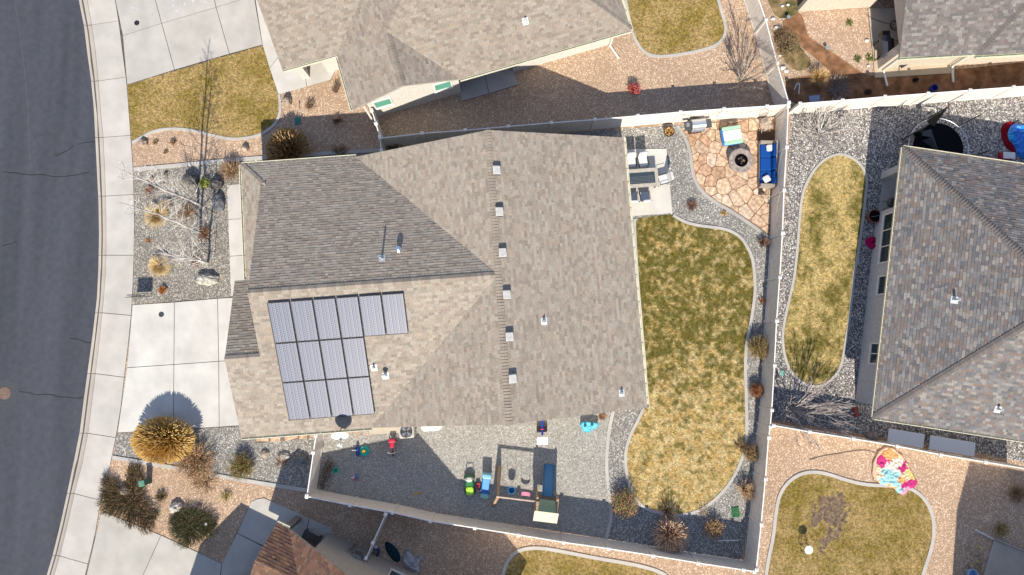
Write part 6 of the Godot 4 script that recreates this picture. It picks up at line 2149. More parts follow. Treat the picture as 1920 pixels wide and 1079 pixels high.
func make_front_plants() -> void:
	birch("bare white-barked tree nearest the north gravel border", 371, 383, 8.3)
	birch("bare white-barked tree in the middle of the front bed row", 376, 437, 8.2)
	birch("bare white-barked tree nearest the pale boulder", 389, 494, 5.6)
	var tan := [Color(.36, .25, .15), Color(.30, .20, .12), Color(.42, .31, .20)]
	var rust := [Color(.30, .13, .06), Color(.24, .10, .05), Color(.36, .19, .09)]
	var blond := [Color(.66, .50, .25), Color(.58, .42, .20), Color(.72, .58, .32)]
	var gold := [Color(.62, .40, .13), Color(.70, .48, .18), Color(.54, .33, .10)]
	var brown := [Color(.22, .145, .09), Color(.17, .11, .07), Color(.28, .19, .12)]
	shrub("small rust-brown dome of twigs beside the sidewalk, at the north end of the front bed", 285, 362, 0.45, 0.5, 90, rust)
	shrub("tangle of brown twigs beneath the birch trees", 352, 400, 0.80, 0.7, 70, tan)
	shrub("dry brown twigs at the foot of the middle birch tree", 385, 440, 0.6, 0.45, 45, rust)
	shrub("thin dry stems at the foot of the southern birch tree", 368, 492, 0.5, 0.35, 40, rust)
	shrub("small green and yellow evergreen between two dark boulders", 387, 345, 0.38, 0.45, 40, brown, [Color(.16, .22, .04), Color(.30, .30, .06), Color(.10, .14, .03)], 420, 0.04)
	shrub("rounded tan twiggy shrub at the corner of the front gutter", 437, 322, 0.85, 0.9, 190, [Color(.40, .28, .18), Color(.33, .22, .14), Color(.47, .35, .24)])
	tuft("pale blond grass clump beside the rust-brown dome shrub", 298, 406, 0.85, 0.75, 700, blond)
	tuft("round pale blond grass clump near the yard sign", 304, 500, 0.75, 0.7, 800, blond)
	tuft("short tan grass clump behind the blond one under the birch", 312, 388, 0.55, 0.5, 260, [Color(.42, .29, .14), Color(.36, .24, .11)])
	shrub("tiny orange-brown plant alone in the front bed gravel", 279, 452, 0.20, 0.16, 30, [Color(.46, .20, .06), Color(.38, .15, .05)])
	shrub("small bright orange-brown dome beside the yard sign", 306, 545, 0.30, 0.34, 90, [Color(.46, .20, .06), Color(.38, .15, .05), Color(.54, .27, .09)])
	boulder("dark grey boulder beside the green and yellow evergreen", 361, 337, Vector3(0.42, 0.38, 0.36), Color(.20, .19, .185), 11)
	boulder("dark slate boulder nearest the front walkway", 408, 348, Vector3(0.36, 0.42, 0.30), Color(.17, .165, .17), 12)
	boulder("flat blue-grey slab boulder beside the front walkway", 412, 381, Vector3(0.34, 0.30, 0.48), Color(.20, .215, .24), 13)
	boulder("pale angular boulder near the driveway", 388, 525, Vector3(0.62, 0.30, 0.32), Color(.56, .55, .50), 14)
	for s in [[313, 326, .14, "small dark stone closest to the north gravel border"], [286, 335, .10, "small pale stone above the rust-brown dome shrub"], [305, 345, .09, "tiny stone between the rust-brown dome and the dark boulder"], [331, 368, .16, "small dark stone under the birch branches"]]:
		boulder(s[3], s[0], s[1], Vector3(s[2], s[2] * .8, s[2]), Color(.40, .30, .24) if s[2] < .12 else Color(.12, .11, .10), int(s[0]))
	# stakes that held the young trees
	for s in [[411, 335, 428, 286, "thin dark stake leaning at the north end of the front bed"], [398, 400, 407, 365, "thin dark stake behind the middle birch tree"], [395, 473, 399, 430, "thin dark stake behind the southern birch tree"]]:
		var mb := MB.new()
		mb.tube(Vector3.ZERO, Vector3(0.02, 1.4, 0.02), 0.02, 0.02, 6, Color(.05, .06, .05), true)
		single("garden_stake", s[4], "stake", mb, M.metal, P(s[0] + 8, s[1], 0.0))
	# the yard sign: a dark panel hung in a frame
	var ys := thing("yard_sign", "thin dark yard sign on a frame beside the sidewalk, seen from above", "sign", P(270, 557, 0.01), deg_to_rad(2))
	var fr := MB.new()
	for s in [-0.42, 0.42]:
		fr.tube(Vector3(s, 0, 0), Vector3(s, 0.95, 0), 0.014, 0.014, 6, Color(.04, .04, .045), true)
	fr.tube(Vector3(-1.0, 0.16, 0.02), Vector3(0.42, 0.14, 0), 0.012, 0.012, 6, Color(.04, .04, .045), true)
	fr.tube(Vector3(-0.42, 0.94, 0), Vector3(0.42, 0.94, 0), 0.014, 0.014, 6, Color(.04, .04, .045), true)
	add(ys, "frame", fr, M.metal)
	var pn := MB.new()
	pn.box(Vector3(0, 0.57, 0), Vector3(0.80, 0.66, 0.02), Color(.05, .055, .07))
	add(ys, "panel", pn, M.plastic)
	# south of the driveway
	var big := tuft("huge golden feathery grass clump beside the driveway", 318, 822, 1.60, 1.6, 4200, gold, [Color(.74, .52, .19), Color(.66, .44, .14), Color(.80, .62, .30), Color(.52, .32, .10)])
	big.scale = Vector3(1.0, 1.0, 0.74)
	shrub("wide brown leafless shrub beside the golden grass clump", 368, 862, 1.35, 0.9, 240, [Color(.34, .22, .12), Color(.26, .17, .10), Color(.42, .29, .17)], [Color(.42, .27, .14), Color(.32, .20, .11)], 900, 0.03)
	shrub("low dead brown growth below the wide leafless shrub", 385, 902, 0.95, 0.4, 120, tan, [Color(.36, .25, .15), Color(.30, .21, .13)], 300, 0.03)
	shrub("rounded olive shrub near the south garage corner", 456, 874, 0.88, 0.9, 230, [Color(.24, .19, .08), Color(.20, .17, .08), Color(.30, .22, .11)], [Color(.20, .18, .05), Color(.28, .20, .08), Color(.16, .15, .05)], 900, 0.025)
	shrub("thin pale stems beside the grey rocks near the play yard fence", 527, 866, 0.55, 0.35, 50, [Color(.42, .33, .25), Color(.34, .26, .20)])
	boulder("light grey boulder with white streaks near the play yard fence", 533, 855, Vector3(0.34, 0.15, 0.18), Color(.48, .47, .45), 21)
	boulder("dark grey boulder touching the play yard fence", 565, 860, Vector3(0.36, 0.18, 0.24), Color(.27, .28, .28), 22)
	boulder("rounded pinkish boulder beside the olive shrub", 497, 851, Vector3(0.26, 0.14, 0.20), Color(.48, .40, .34), 23)
	juniper("wide brown-green juniper sprawling over the kerb of the southern drive", [[196, 888], [218, 898], [232, 918], [240, 905], [240, 874], [266, 872], [272, 905], [272, 928], [282, 945], [302, 962], [290, 985], [288, 998], [270, 1000], [256, 984], [246, 992], [236, 980], [218, 968], [196, 962], [188, 945], [192, 915]], 0.38, 3200, [Color(.085, .09, .04), Color(.13, .10, .05), Color(.20, .13, .07), Color(.07, .08, .045), Color(.28, .17, .08)])
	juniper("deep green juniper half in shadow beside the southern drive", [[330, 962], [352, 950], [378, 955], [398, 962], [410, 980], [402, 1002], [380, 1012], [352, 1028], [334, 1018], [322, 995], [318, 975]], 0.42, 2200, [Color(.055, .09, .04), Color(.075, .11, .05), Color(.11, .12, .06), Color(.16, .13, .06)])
	shrub("small dark tufted plant between the two junipers", 303, 932, 0.42, 0.35, 80, [Color(.16, .12, .07), Color(.24, .18, .10), Color(.12, .10, .06)])
	shrub("small yellow-green weed near the tall shaded walkway", 424, 930, 0.36, 0.25, 40, [Color(.26, .22, .09), Color(.30, .24, .12)], [Color(.26, .24, .08)], 120, 0.03)
	boulder("brown-grey boulder at the middle of the big juniper", 237, 920, Vector3(0.32, 0.30, 0.26), Color(.36, .29, .25), 31)
	boulder("cream boulder between the two junipers", 331, 951, Vector3(0.36, 0.26, 0.28), Color(.84, .78, .68), 32, 0.5)
	boulder("little reddish stone beside the deep green juniper", 373, 950, Vector3(0.14, 0.12, 0.12), Color(.48, .36, .30), 33)
	var ub := thing("utility_pedestal", "green utility box standing beside the big juniper", "utility box", P(279, 902, 0.0), 0.2)
	var u1 := MB.new()
	u1.box(Vector3(0, 0.36, 0), Vector3(0.28, 0.72, 0.28), Color(.06, .19, .13))
	add(ub, "cabinet", u1, M.plain)
	var u2 := MB.new()
	u2.soft_box(Vector3(0, 0.75, 0), Vector3(0.32, 0.07, 0.32), 0.02, Color(.10, .28, .20))
	add(ub, "cover", u2, M.plain)
	var gl := thing("garden_light", "small white garden light in the shaded gravel by the juniper", "light", P(391, 980, 0.0))
	var g1 := MB.new()
	g1.tube(Vector3.ZERO, Vector3(0, 0.3, 0), 0.012, 0.012, 6, Color(.1, .1, .1), true)
	add(gl, "stake", g1, M.metal)
	var g2 := MB.new()
	g2.lathe(Vector3(0, 0.3, 0), [Vector2(0.05, 0), Vector2(0.07, 0.05), Vector2(0, 0.08)], 10, Color(.7, .72, .74))
	add(gl, "head", g2, M.plastic)
	# north front garden
	tuft("large brown feathery grass clump in the shade at the north wing", 547, 288, 1.15, 1.5, 1600, [Color(.36, .23, .10), Color(.30, .19, .08), Color(.42, .28, .13)], [Color(.46, .31, .15), Color(.38, .25, .11)])
	shrub("low brown plant in shadow beside the north gutter", 636, 291, 0.7, 0.35, 60, brown, [Color(.20, .13, .06), Color(.14, .12, .05)], 200, 0.03)
	shrub("upright purple-brown bare stems close to the north house gutter", 632, 172, 0.30, 0.8, 30, [Color(.20, .12, .10), Color(.15, .09, .08)])
	shrub("rounded bare twiggy shrub between boulder and north house", 583, 199, 0.40, 0.45, 70, [Color(.36, .26, .18), Color(.24, .16, .12)])
	shrub("dark bare shrub on the shadow's edge near the short fence", 634, 227, 0.36, 0.45, 70, [Color(.20, .14, .10), Color(.28, .20, .15)])
	shrub("little brown tuft nearest the round pink boulder by the sidewalk", 292, 268, 0.22, 0.2, 40, [Color(.34, .25, .14), Color(.24, .17, .10)])
	shrub("little brown tuft south of the wavy lawn border", 325, 268, 0.26, 0.25, 45, [Color(.28, .20, .11), Color(.20, .14, .08)])
	shrub("lowest little brown tuft between sidewalk and birch shadow", 311, 287, 0.20, 0.2, 35, [Color(.32, .23, .13), Color(.24, .17, .09)])
	boulder("round pink boulder at the sidewalk end of the wavy lawn border", 269, 270, Vector3(0.26, 0.24, 0.24), Color(.50, .38, .31), 41)
	boulder("pale square boulder near the tan twiggy shrub", 460, 280, Vector3(0.22, 0.24, 0.18), Color(.58, .46, .38), 42)
	boulder("large tan boulder beside the lawn corner of the north house", 539, 194, Vector3(0.26, 0.34, 0.28), Color(.50, .40, .32), 43)
	var vb := thing("valve_box", "teal irrigation valve box lid in the shaded gravel", "valve box", P(558, 227, 0.0), 0.05)
	var v1 := MB.new()
	v1.soft_box(Vector3(0, 0.04, 0), Vector3(0.32, 0.10, 0.42), 0.03, Color(.02, .18, .16))
	add(vb, "lid", v1, M.plastic)
	var v2 := MB.new()
	v2.box(Vector3(0, 0.095, 0.12), Vector3(0.08, 0.012, 0.03), Color(.01, .10, .09))
	add(vb, "finger_slot", v2, M.plastic)
	var pl := MB.new()
	pl.tube(Vector3.ZERO, Vector3(0, 0.42, 0), 0.02, 0.02, 6, Color(.6, .58, .54), true)
	pl.tube(Vector3(0, 0.36, 0), Vector3(0, 0.42, 0), 0.05, 0.03, 8, Color(.6, .58, .54), true)
	single("sprinkler_riser", "thin pale sprinkler riser between the boulder and the valve box", "sprinkler", pl, M.plastic, P(561, 205, 0.0))
	# covers
	for c in [[302, 590, "round grey cleanout cover in the bright driveway", Color(.18, .18, .17)], [256, 43, "round dark cleanout cover in the chalked driveway", Color(.10, .095, .09)]]:
		var cv := thing("cleanout_cover", c[2], "cover", P(c[0], c[1], 0.031))
		var c1 := MB.new()
		c1.lathe(Vector3.ZERO, [Vector2(0.15, 0), Vector2(0.15, 0.008), Vector2(0, 0.008)], 20, c[3])
		add(cv, "lid", c1, M.metal)
		var c2 := MB.new()
		for k in 3:
			c2.ring(Vector3(0, 0.008, 0), 0.04 + 0.04 * k, 0.006, 18, 4, Color(c[3].r * 0.6, c[3].g * 0.6, c[3].b * 0.6))
		add(cv, "ribs", c2, M.metal)
	var mh := thing("manhole_cover", "rusty round manhole cover in the street asphalt", "manhole cover", P(8, 738, -0.10))
	var pm := MB.new()
	pm.lathe(Vector3.ZERO, [Vector2(0.76, 0.002), Vector2(0.75, 0.005), Vector2(0, 0.005)], 40, Color(.070, .075, .090))
	add(mh, "asphalt_collar", pm, M.asphalt)
	var m1 := MB.new()
	m1.lathe(Vector3.ZERO, [Vector2(0.34, 0.005), Vector2(0.34, 0.014), Vector2(0, 0.014)], 32, Color(.20, .135, .105))
	var mo := add(mh, "cover", m1, M.plain)
	for k in 7:
		var x := -0.24 + 0.08 * k
		var m2 := MB.new()
		m2.box(Vector3(0, 0.018, x), Vector3(2.0 * sqrt(0.30 * 0.30 - x * x), 0.008, 0.03), Color(.25, .17, .13))
		add(mo, "rib", m2, M.plain)

func make_back_plants() -> void:
	var tan := [Color(.36, .25, .15), Color(.30, .20, .12), Color(.44, .32, .20)]
	var red := [Color(.32, .15, .08), Color(.26, .12, .07), Color(.40, .21, .11)]
	shrub("small red-brown twiggy plant between patio and flagstones", 1298, 385, 0.42, 0.3, 80, [Color(.26, .15, .11), Color(.20, .12, .10)])
	shrub("tiny golden plant in the gravel near the terrace border", 1357, 401, 0.20, 0.2, 30, [Color(.42, .26, .08), Color(.34, .20, .06)], [Color(.40, .26, .06)], 60, 0.03)
	shrub("reddish thin shrub against the fence at the terrace's south tip", 1430, 457, 0.45, 0.6, 80, [Color(.30, .19, .15), Color(.24, .15, .12)])
	shrub("small rusty plant in the gravel strip east of the green lawn", 1428, 565, 0.26, 0.25, 60, [Color(.44, .22, .10), Color(.36, .17, .08)])
	shrub("large rounded straw-coloured shrub overhanging the lawn border", 1420, 652, 0.82, 1.15, 360, [Color(.38, .29, .15), Color(.32, .24, .12), Color(.44, .34, .19)], [Color(.36, .28, .13), Color(.28, .23, .10)], 900, 0.022)
	shrub("compact rust-red shrub against the long fence", 1416, 732, 0.50, 0.7, 200, red, [Color(.36, .17, .08)], 400, 0.022)
	shrub("brown twiggy shrub with dried leaves against the fence, north of the spiky one", 1406, 848, 0.62, 0.8, 170, tan, [Color(.34, .22, .12), Color(.20, .19, .08)], 500, 0.025)
	shrub("thin bare shrub leaning over the lawn border near the fence", 1390, 838, 0.5, 0.6, 50, [Color(.34, .24, .15), Color(.28, .20, .13)])
	shrub("spiky tan shrub between lawn border and green drain grate", 1396, 918, 0.66, 0.85, 170, [Color(.58, .43, .29), Color(.48, .34, .23), Color(.64, .49, .34)], [], 0, 0.03, "shrub", 0, 0.014)
	shrub("broad brown and green shrub filling the gap in the play yard kerb", 1170, 940, 0.88, 1.0, 190, [Color(.26, .18, .12), Color(.20, .14, .10)], [Color(.26, .17, .10), Color(.14, .16, .05), Color(.34, .16, .10), Color(.20, .20, .08)], 1300, 0.035)
	shrub("upright fan of thin bare stems on the lawn's south border", 1250, 958, 0.62, 0.9, 90, [Color(.28, .20, .13), Color(.22, .16, .10)], [], 0, 0.03, "shrub", 0, 0.009)
	shrub("large spiky dome of bare tan stems by the south fence", 1254, 1001, 1.08, 1.25, 560, [Color(.62, .46, .34), Color(.54, .38, .28), Color(.70, .55, .42)], [], 0, 0.03, "shrub", 0, 0.020)
	shrub("bushy tan shrub between the spiky dome and the white pipe", 1336, 990, 0.66, 0.75, 170, tan, [Color(.38, .25, .14), Color(.30, .21, .12)], 700, 0.026)
	shrub("low bare stems at the lawn's south-east border", 1318, 958, 0.5, 0.5, 36, [Color(.34, .26, .17), Color(.28, .20, .13)], [], 0, 0.03, "shrub", 0, 0.008)
	shrub("small dried plant beside the cyan water table", 1130, 781, 0.30, 0.2, 60, [Color(.42, .24, .12), Color(.34, .19, .10)])
	# shady strip north of the house
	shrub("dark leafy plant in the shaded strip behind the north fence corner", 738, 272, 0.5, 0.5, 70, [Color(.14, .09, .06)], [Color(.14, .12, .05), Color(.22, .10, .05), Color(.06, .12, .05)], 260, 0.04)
	# neighbours' trees
	bare_tree("bare_tree", "large bare grey tree standing in the northern tan gravel by the fence", P(1389, 154, 0.0), 3.0, 1.9, 0.045, 15, [Color(.34, .29, .25), Color(.28, .23, .20), Color(.42, .37, .33)], 3)
	bare_tree("bare_tree", "bare grey multi-stemmed tree at the top of the narrow lawn", P(1535, 252, 0.0), 1.25, 1.9, 0.026, 26, [Color(.52, .49, .47), Color(.44, .41, .39), Color(.60, .57, .55)], 3, Vector3(0, 0, -0.15))
	bare_tree("bare_tree", "big sprawling bare tree at the foot of the narrow lawn", P(1484, 768, 0.0), 2.0, 2.6, 0.036, 22, [Color(.44, .39, .37), Color(.36, .31, .30), Color(.54, .49, .47)], 3, Vector3(1.0, 0, -0.2))
	shrub("red-leaved shrub on the edge of the fence shadow in tan gravel", 1187, 170, 0.38, 0.65, 60, [Color(.22, .06, .05)], [Color(.28, .05, .05), Color(.36, .10, .08), Color(.18, .05, .05)], 420, 0.045)
	tuft("yucca-like straw clump beside the red earth path", 1532, 148, 0.75, 0.8, 300, [Color(.58, .42, .20), Color(.50, .34, .15), Color(.40, .26, .12)])
	for s in [[1592, 44, "small green and brown weed in the pinkish gravel"], [1607, 111, "green weed in pinkish gravel beside the red earth"], [1630, 109, "bright green weed at the edge of the covered patio slab"]]:
		shrub(s[2], s[0], s[1], 0.26, 0.14, 24, [Color(.14, .12, .06)], [Color(.07, .12, .03), Color(.12, .15, .05)], 90, 0.04, "weed")
	shrub("sprawling dark shrub between the fence and the red earth path", 1474, 88, 0.9, 0.5, 130, [Color(.16, .11, .07), Color(.22, .16, .10)], [Color(.12, .11, .05), Color(.20, .15, .08), Color(.26, .20, .12)], 500, 0.035)
	shrub("dead brown brush at the top of the red earth path", 1462, 68, 0.6, 0.5, 80, [Color(.14, .09, .06), Color(.20, .14, .09)])
	shrub("grey bare brush in shadow beside the red earth", 1570, 165, 1.0, 0.4, 110, [Color(.30, .26, .23), Color(.24, .20, .18)])
	shrub("dry yellowish shrub beside the far slab's white pipe", 1874, 992, 0.5, 0.5, 90, [Color(.30, .24, .11), Color(.24, .18, .09)], [Color(.26, .22, .09)], 200, 0.03)
	shrub("brown shrub in deep shade below the low fence", 1905, 925, 0.7, 0.5, 100, [Color(.20, .14, .09), Color(.26, .18, .11)])

# ---------------------------------------------------------------- neighbours' belongings
func cloth(called: String, label: String, category: String, outline: Array, hmax: float, fr: float, cfn: Callable, m: Material, closed := 2) -> Node3D:
	# crumpled fabric lying on the ground inside an outline
	var pts := poly(smooth(outline, closed, true))
	var c := Vector2.ZERO
	for p in pts:
		c += p
	c /= pts.size()
	var rel := PackedVector2Array()
	for p in pts:
		rel.append(p - c)
	var hf := func(p: Vector2) -> float:
		var e := 1e9
		for i in rel.size():
			e = minf(e, p.distance_to(Geometry2D.get_closest_point_to_segment(p, rel[i], rel[(i + 1) % rel.size()])))
		var k := clampf(e / 0.22, 0.0, 1.0)
		return hmax * sqrt(k) * (0.55 + 0.75 * absf(n_fine.get_noise_2d((p.x + c.x) * fr, (p.y + c.y) * fr)) + 0.35 * n_patch.get_noise_2d((p.x + c.x) * fr * 2.0, (p.y + c.y) * fr * 2.0))
	var mb := MB.new()
	sheet(mb, rel, 0.015, func(p): return cfn.call(p), 0.07, hf)
	var t := thing(called, label, category, Vector3(c.x, 0.0, c.y))
	add(t, "fabric", mb, m)
	return t

func make_neighbours() -> void:
	var dark := Color(.03, .03, .033)
	# trampoline
	var tc := P(1760, 277, 0.85)
	var t := thing("trampoline", "round black trampoline with sagging safety net behind the blue-grey roof", "trampoline", Vector3(tc.x, 0.01, tc.z))
	var rg := MB.new()
	rg.ring(Vector3(0, 0.85, 0), 1.66, 0.028, 40, 6, Color(.55, .57, .60))
	add(t, "ring", rg, M.metal)
	var mt := MB.new()
	mt.lathe(Vector3(0, 0.82, 0), [Vector2(1.40, 0.0), Vector2(0.8, -0.02), Vector2(0, -0.03)], 40, Color(.010, .011, .014))
	add(t, "jumping_mat", mt, M.fabric)
	for k in 48:
		var a := TAU * k / 48.0
		var sp := MB.new()
		sp.tube(Vector3(cos(a) * 1.40, 0.82, sin(a) * 1.40), Vector3(cos(a) * 1.65, 0.85, sin(a) * 1.65), 0.014, 0.014, 4, Color(.62, .62, .62))
		add(t, "spring", sp, M.metal)
	for k in 4:
		var a := TAU * (k + 0.35) / 4.0
		var lg := MB.new()
		lg.line([Vector3(cos(a - .2) * 1.66, 0.85, sin(a - .2) * 1.66), Vector3(cos(a - .16) * 1.66, 0.03, sin(a - .16) * 1.66), Vector3(cos(a + .16) * 1.66, 0.03, sin(a + .16) * 1.66), Vector3(cos(a + .2) * 1.66, 0.85, sin(a + .2) * 1.66)], 0.025, 0.025, 6, Color(.5, .52, .55))
		add(t, "leg", lg, M.metal)
	for a in [-1.82, -0.80, -2.75, 0.35]:
		var po := MB.new()
		po.tube(Vector3(cos(a) * 1.72, 0.1, sin(a) * 1.72), Vector3(cos(a) * 1.80, 2.55, sin(a) * 1.80), 0.035, 0.035, 7, dark, true)
		add(t, "net_pole", po, M.plastic)
	var net := MB.new()
	var nc := Color(.012, .013, .014)
	for q in [[-1.82, 2.5, -1.98, 0.95, -1.86, 0.9], [-2.75, 2.3, -2.65, 0.9, -2.82, 0.9]]:
		net.t(Vector3(cos(q[0]) * 1.76, q[1], sin(q[0]) * 1.76), Vector3(cos(q[2]) * 1.62, q[3], sin(q[2]) * 1.62), Vector3(cos(q[4]) * 1.1, q[5], sin(q[4]) * 1.1), nc)
	net.t(Vector3(-1.45, 1.0, -0.75), Vector3(-0.35, 0.86, -1.05), Vector3(-0.45, 0.95, -0.55), Color(.10, .105, .11))
	net.t(Vector3(-0.35, 0.86, -1.05), Vector3(-0.45, 0.95, -0.55), Vector3(0.0, 0.86, 0.25), Color(.07, .075, .08))
	net.t(Vector3(-0.45, 0.95, -0.55), Vector3(-0.9, 0.86, -0.4), Vector3(0.0, 0.86, 0.25), Color(.05, .055, .06))
	add(t, "safety_net", net, M.fabric)
	for k in 7:
		var mk := MB.new()
		mk.box(Vector3(-0.34 + k * 0.09 + (0.03 if k > 3 else 0.0), 0.806, 0.42 - k * 0.012), Vector3(0.055, 0.004, 0.05 if k % 3 else 0.07), Color(.16, .19, .22))
		add(t, "printed_letter", mk, M.fabric)
	# collapsed blue and red inflatable
	cloth("inflatable", "deflated red sheet under the bright blue inflatable", "inflatable", [[1876, 236], [1893, 226], [1910, 232], [1932, 240], [1940, 290], [1905, 290], [1888, 280], [1878, 262]], 0.10, 0.8, func(p): return Color(.22, .008, .02) if n_patch.get_noise_2d(p.x * 2.0, p.y * 2.0) < 0.3 else Color(.45, .33, .33), M.fabric)
	cloth("inflatable", "bright blue deflated inflatable heaped beside the trampoline", "inflatable", [[1888, 242], [1903, 230], [1925, 240], [1960, 270], [1945, 305], [1918, 300], [1905, 290], [1898, 272], [1888, 262]], 0.42, 0.9, func(p): return Color(.012, .18, .68).lerp(Color(.02, .40, .70), clampf(0.2 + n_patch.get_noise_2d(p.x * 2.5, p.y * 2.5) * 2.0, 0, 1)), M.plastic)
	var co := thing("cooler", "red cooler with a white lid beside the blue inflatable", "cooler", P(1883, 295, 0.01), -0.05)
	var c1 := MB.new()
	c1.soft_box(Vector3(-0.03, 0.17, 0), Vector3(0.72, 0.32, 0.38), 0.04, Color(.32, .015, .02))
	add(co, "body", c1, M.plastic)
	var c2 := MB.new()
	c2.soft_box(Vector3(0.03, 0.37, 0), Vector3(0.66, 0.08, 0.38), 0.03, Color(.66, .66, .68))
	add(co, "lid", c2, M.plastic)
	# folding tables stored against the fence
	for q in [[1685, 819, "folding table top leaning low, left of its twin, by the angular rock"], [1770, 833, "longer folding table top leaning beside its twin, toward the house"]]:
		var ft := thing("folding_table", q[2], "table", P(q[0], q[1], 0.0), deg_to_rad(-9.5), "folding tables in the shade")
		var w := 1.95 if q[0] < 1700 else 2.45
		var tp := MB.new()
		tp.soft_box(Vector3(0, 0.72, 0), Vector3(w, 0.05, 0.76), 0.02, Color(.62, .64, .68))
		add(ft, "table_top", tp, M.plastic)
		for s in [-1.0, 1.0]:
			var lg := MB.new()
			lg.line([Vector3(s * w * 0.38, 0.0, -0.28), Vector3(s * w * 0.36, 0.69, -0.26), Vector3(s * w * 0.36, 0.69, 0.26), Vector3(s * w * 0.38, 0.0, 0.28)], 0.014, 0.014, 6, Color(.3, .3, .31))
			add(ft, "leg", lg, M.metal)
	boulder("angular speckled rock beside the folding tables", 1634, 819, Vector3(0.40, 0.25, 0.26), Color(.33, .28, .27), 61)
	# half-barrel planter, pink chair, porch things
	var hb := thing("barrel_planter", "terracotta barrel planter with black soil beside the eastern house", "planter", P(1634, 408, 0.01))
	var b1 := MB.new()
	b1.lathe(Vector3.ZERO, [Vector2(0.30, 0), Vector2(0.37, 0.40), Vector2(0.38, 0.44), Vector2(0.33, 0.44), Vector2(0.31, 0.36)], 22, Color(.26, .09, .05))
	add(hb, "barrel", b1, M.plain)
	var b2 := MB.new()
	b2.lathe(Vector3.ZERO, [Vector2(0.32, 0.40), Vector2(0.2, 0.39), Vector2(0, 0.39)], 20, Color(.012, .013, .014))
	add(hb, "soil", b2, M.dirt)
	var b3 := MB.new()
	b3.tube(Vector3(-0.26, 0.45, 0.06), Vector3(0.28, 0.45, -0.04), 0.008, 0.008, 4, Color(.25, .30, .30))
	add(hb, "drip_line", b3, M.plastic)
	var bag := cloth("camp_chair", "hot pink folded camp chair beside the eastern house wall", "chair", [[1620, 452], [1630, 445], [1640, 444], [1648, 443], [1652, 456], [1643, 460], [1638, 470], [1628, 464]], 0.42, 1.2, func(_p): return Color(.48, .008, .10), M.fabric, 1)
	var bl := MB.new()
	bl.tube(Vector3(-0.35, 0.05, 0.1), Vector3(0.35, 0.30, -0.2), 0.014, 0.014, 5, dark, true)
	bl.tube(Vector3(-0.2, 0.05, 0.4), Vector3(0.1, 0.36, -0.3), 0.014, 0.014, 5, dark, true)
	add(bag, "folded_frame", bl, M.metal)
	var kb := thing("kettle_grill", "dark rounded grill under the eastern porch roof", "grill", P(1660, 386, 0.055))
	var k1 := MB.new()
	k1.lathe(Vector3(0, 0.75, 0), [Vector2(0, -0.22), Vector2(0.22, -0.14), Vector2(0.31, 0.0), Vector2(0.30, 0.04), Vector2(0.20, 0.17), Vector2(0, 0.23)], 18, Color(.03, .033, .036))
	add(kb, "bowl", k1, M.plastic)
	for k in 3:
		var a := TAU * k / 3.0
		var k2 := MB.new()
		k2.tube(Vector3(cos(a) * 0.28, 0, sin(a) * 0.28), Vector3(cos(a) * 0.15, 0.58, sin(a) * 0.15), 0.014, 0.014, 5, dark)
		add(kb, "leg", k2, M.metal)
	var k3 := MB.new()
	k3.box(Vector3(0.34, 0.80, 0.02), Vector3(0.26, 0.03, 0.42), Color(.12, .13, .13))
	add(kb, "shelf", k3, M.plastic)
	cloth("picnic_blanket", "magenta cloth on the porch slab, half under the gutter", "blanket", [[1680, 340], [1690, 338], [1700, 342], [1698, 356], [1682, 356]], 0.22, 1.2, func(_p): return Color(.42, .01, .08), M.fabric, 1)
	var rb := MB.new()
	rb.box(Vector3(-0.12, 0.12, 0), Vector3(0.24, 0.22, 0.50), Color(.30, .06, .05), Basis(Vector3.UP, 0.25))
	single("brick_block", "dull red block standing at the corner of the eastern house", "block", rb, M.plain, P(1607, 772, 0.0))
	var vb := MB.new()
	vb.lathe(Vector3.ZERO, [Vector2(0.15, 0), Vector2(0.15, 0.05), Vector2(0, 0.055)], 16, Color(.20, .42, .36))
	single("valve_box", "pale green valve lid between the fence and the narrow lawn", "valve box", vb, M.plastic, P(1467, 700, 0.01))
	# ---- south-east garden
	var pal := [Color(.74, .40, .18), Color(.78, .62, .46), Color(.36, .66, .72), Color(.56, .05, .22), Color(.76, .66, .26), Color(.78, .72, .66), Color(.68, .34, .52)]
	var spots := [[1655, 878, 2], [1650, 896, 2], [1668, 890, 2], [1680, 905, 2], [1640, 880, 1], [1643, 905, 0], [1665, 912, 0], [1660, 850, 0], [1675, 862, 5], [1660, 868, 5], [1690, 868, 3], [1655, 862, 3], [1682, 858, 5], [1700, 880, 4], [1690, 885, 1], [1708, 905, 3], [1695, 912, 6], [1690, 902, 3], [1705, 915, 6], [1692, 925, 6], [1672, 842, 0], [1700, 862, 1], [1685, 895, 0]]
	var wc := []
	for s in spots:
		wc.append([P2(s[0], s[1]), pal[s[2]]])
	var ctr := P2(1676, 884)
	var inf := cloth("inflatable", "multicoloured deflated inflatable on the lawn border, orange, cyan and magenta", "inflatable", [[1640, 860], [1652, 842], [1668, 838], [1685, 848], [1700, 866], [1710, 888], [1722, 904], [1716, 914], [1702, 920], [1696, 930], [1684, 926], [1676, 916], [1658, 912], [1642, 904], [1636, 888]], 0.24, 1.1, func(p):
		var best := 1e9
		var col := Color.WHITE
		var w: Vector2 = p + ctr + Vector2(n_fine.get_noise_2d(p.x * 1.5, p.y * 1.5), n_fine.get_noise_2d(p.x * 1.5 + 20.0, p.y * 1.5)) * 0.22
		for s in wc:
			var dd: float = w.distance_to(s[0])
			if dd < best:
				best = dd
				col = s[1]
		return col, M.fabric)
	var hem := MB.new()
	var rim := smooth([[1642, 900], [1637, 888], [1641, 862], [1653, 844], [1668, 840], [1684, 850], [1698, 867], [1707, 886]], 2)
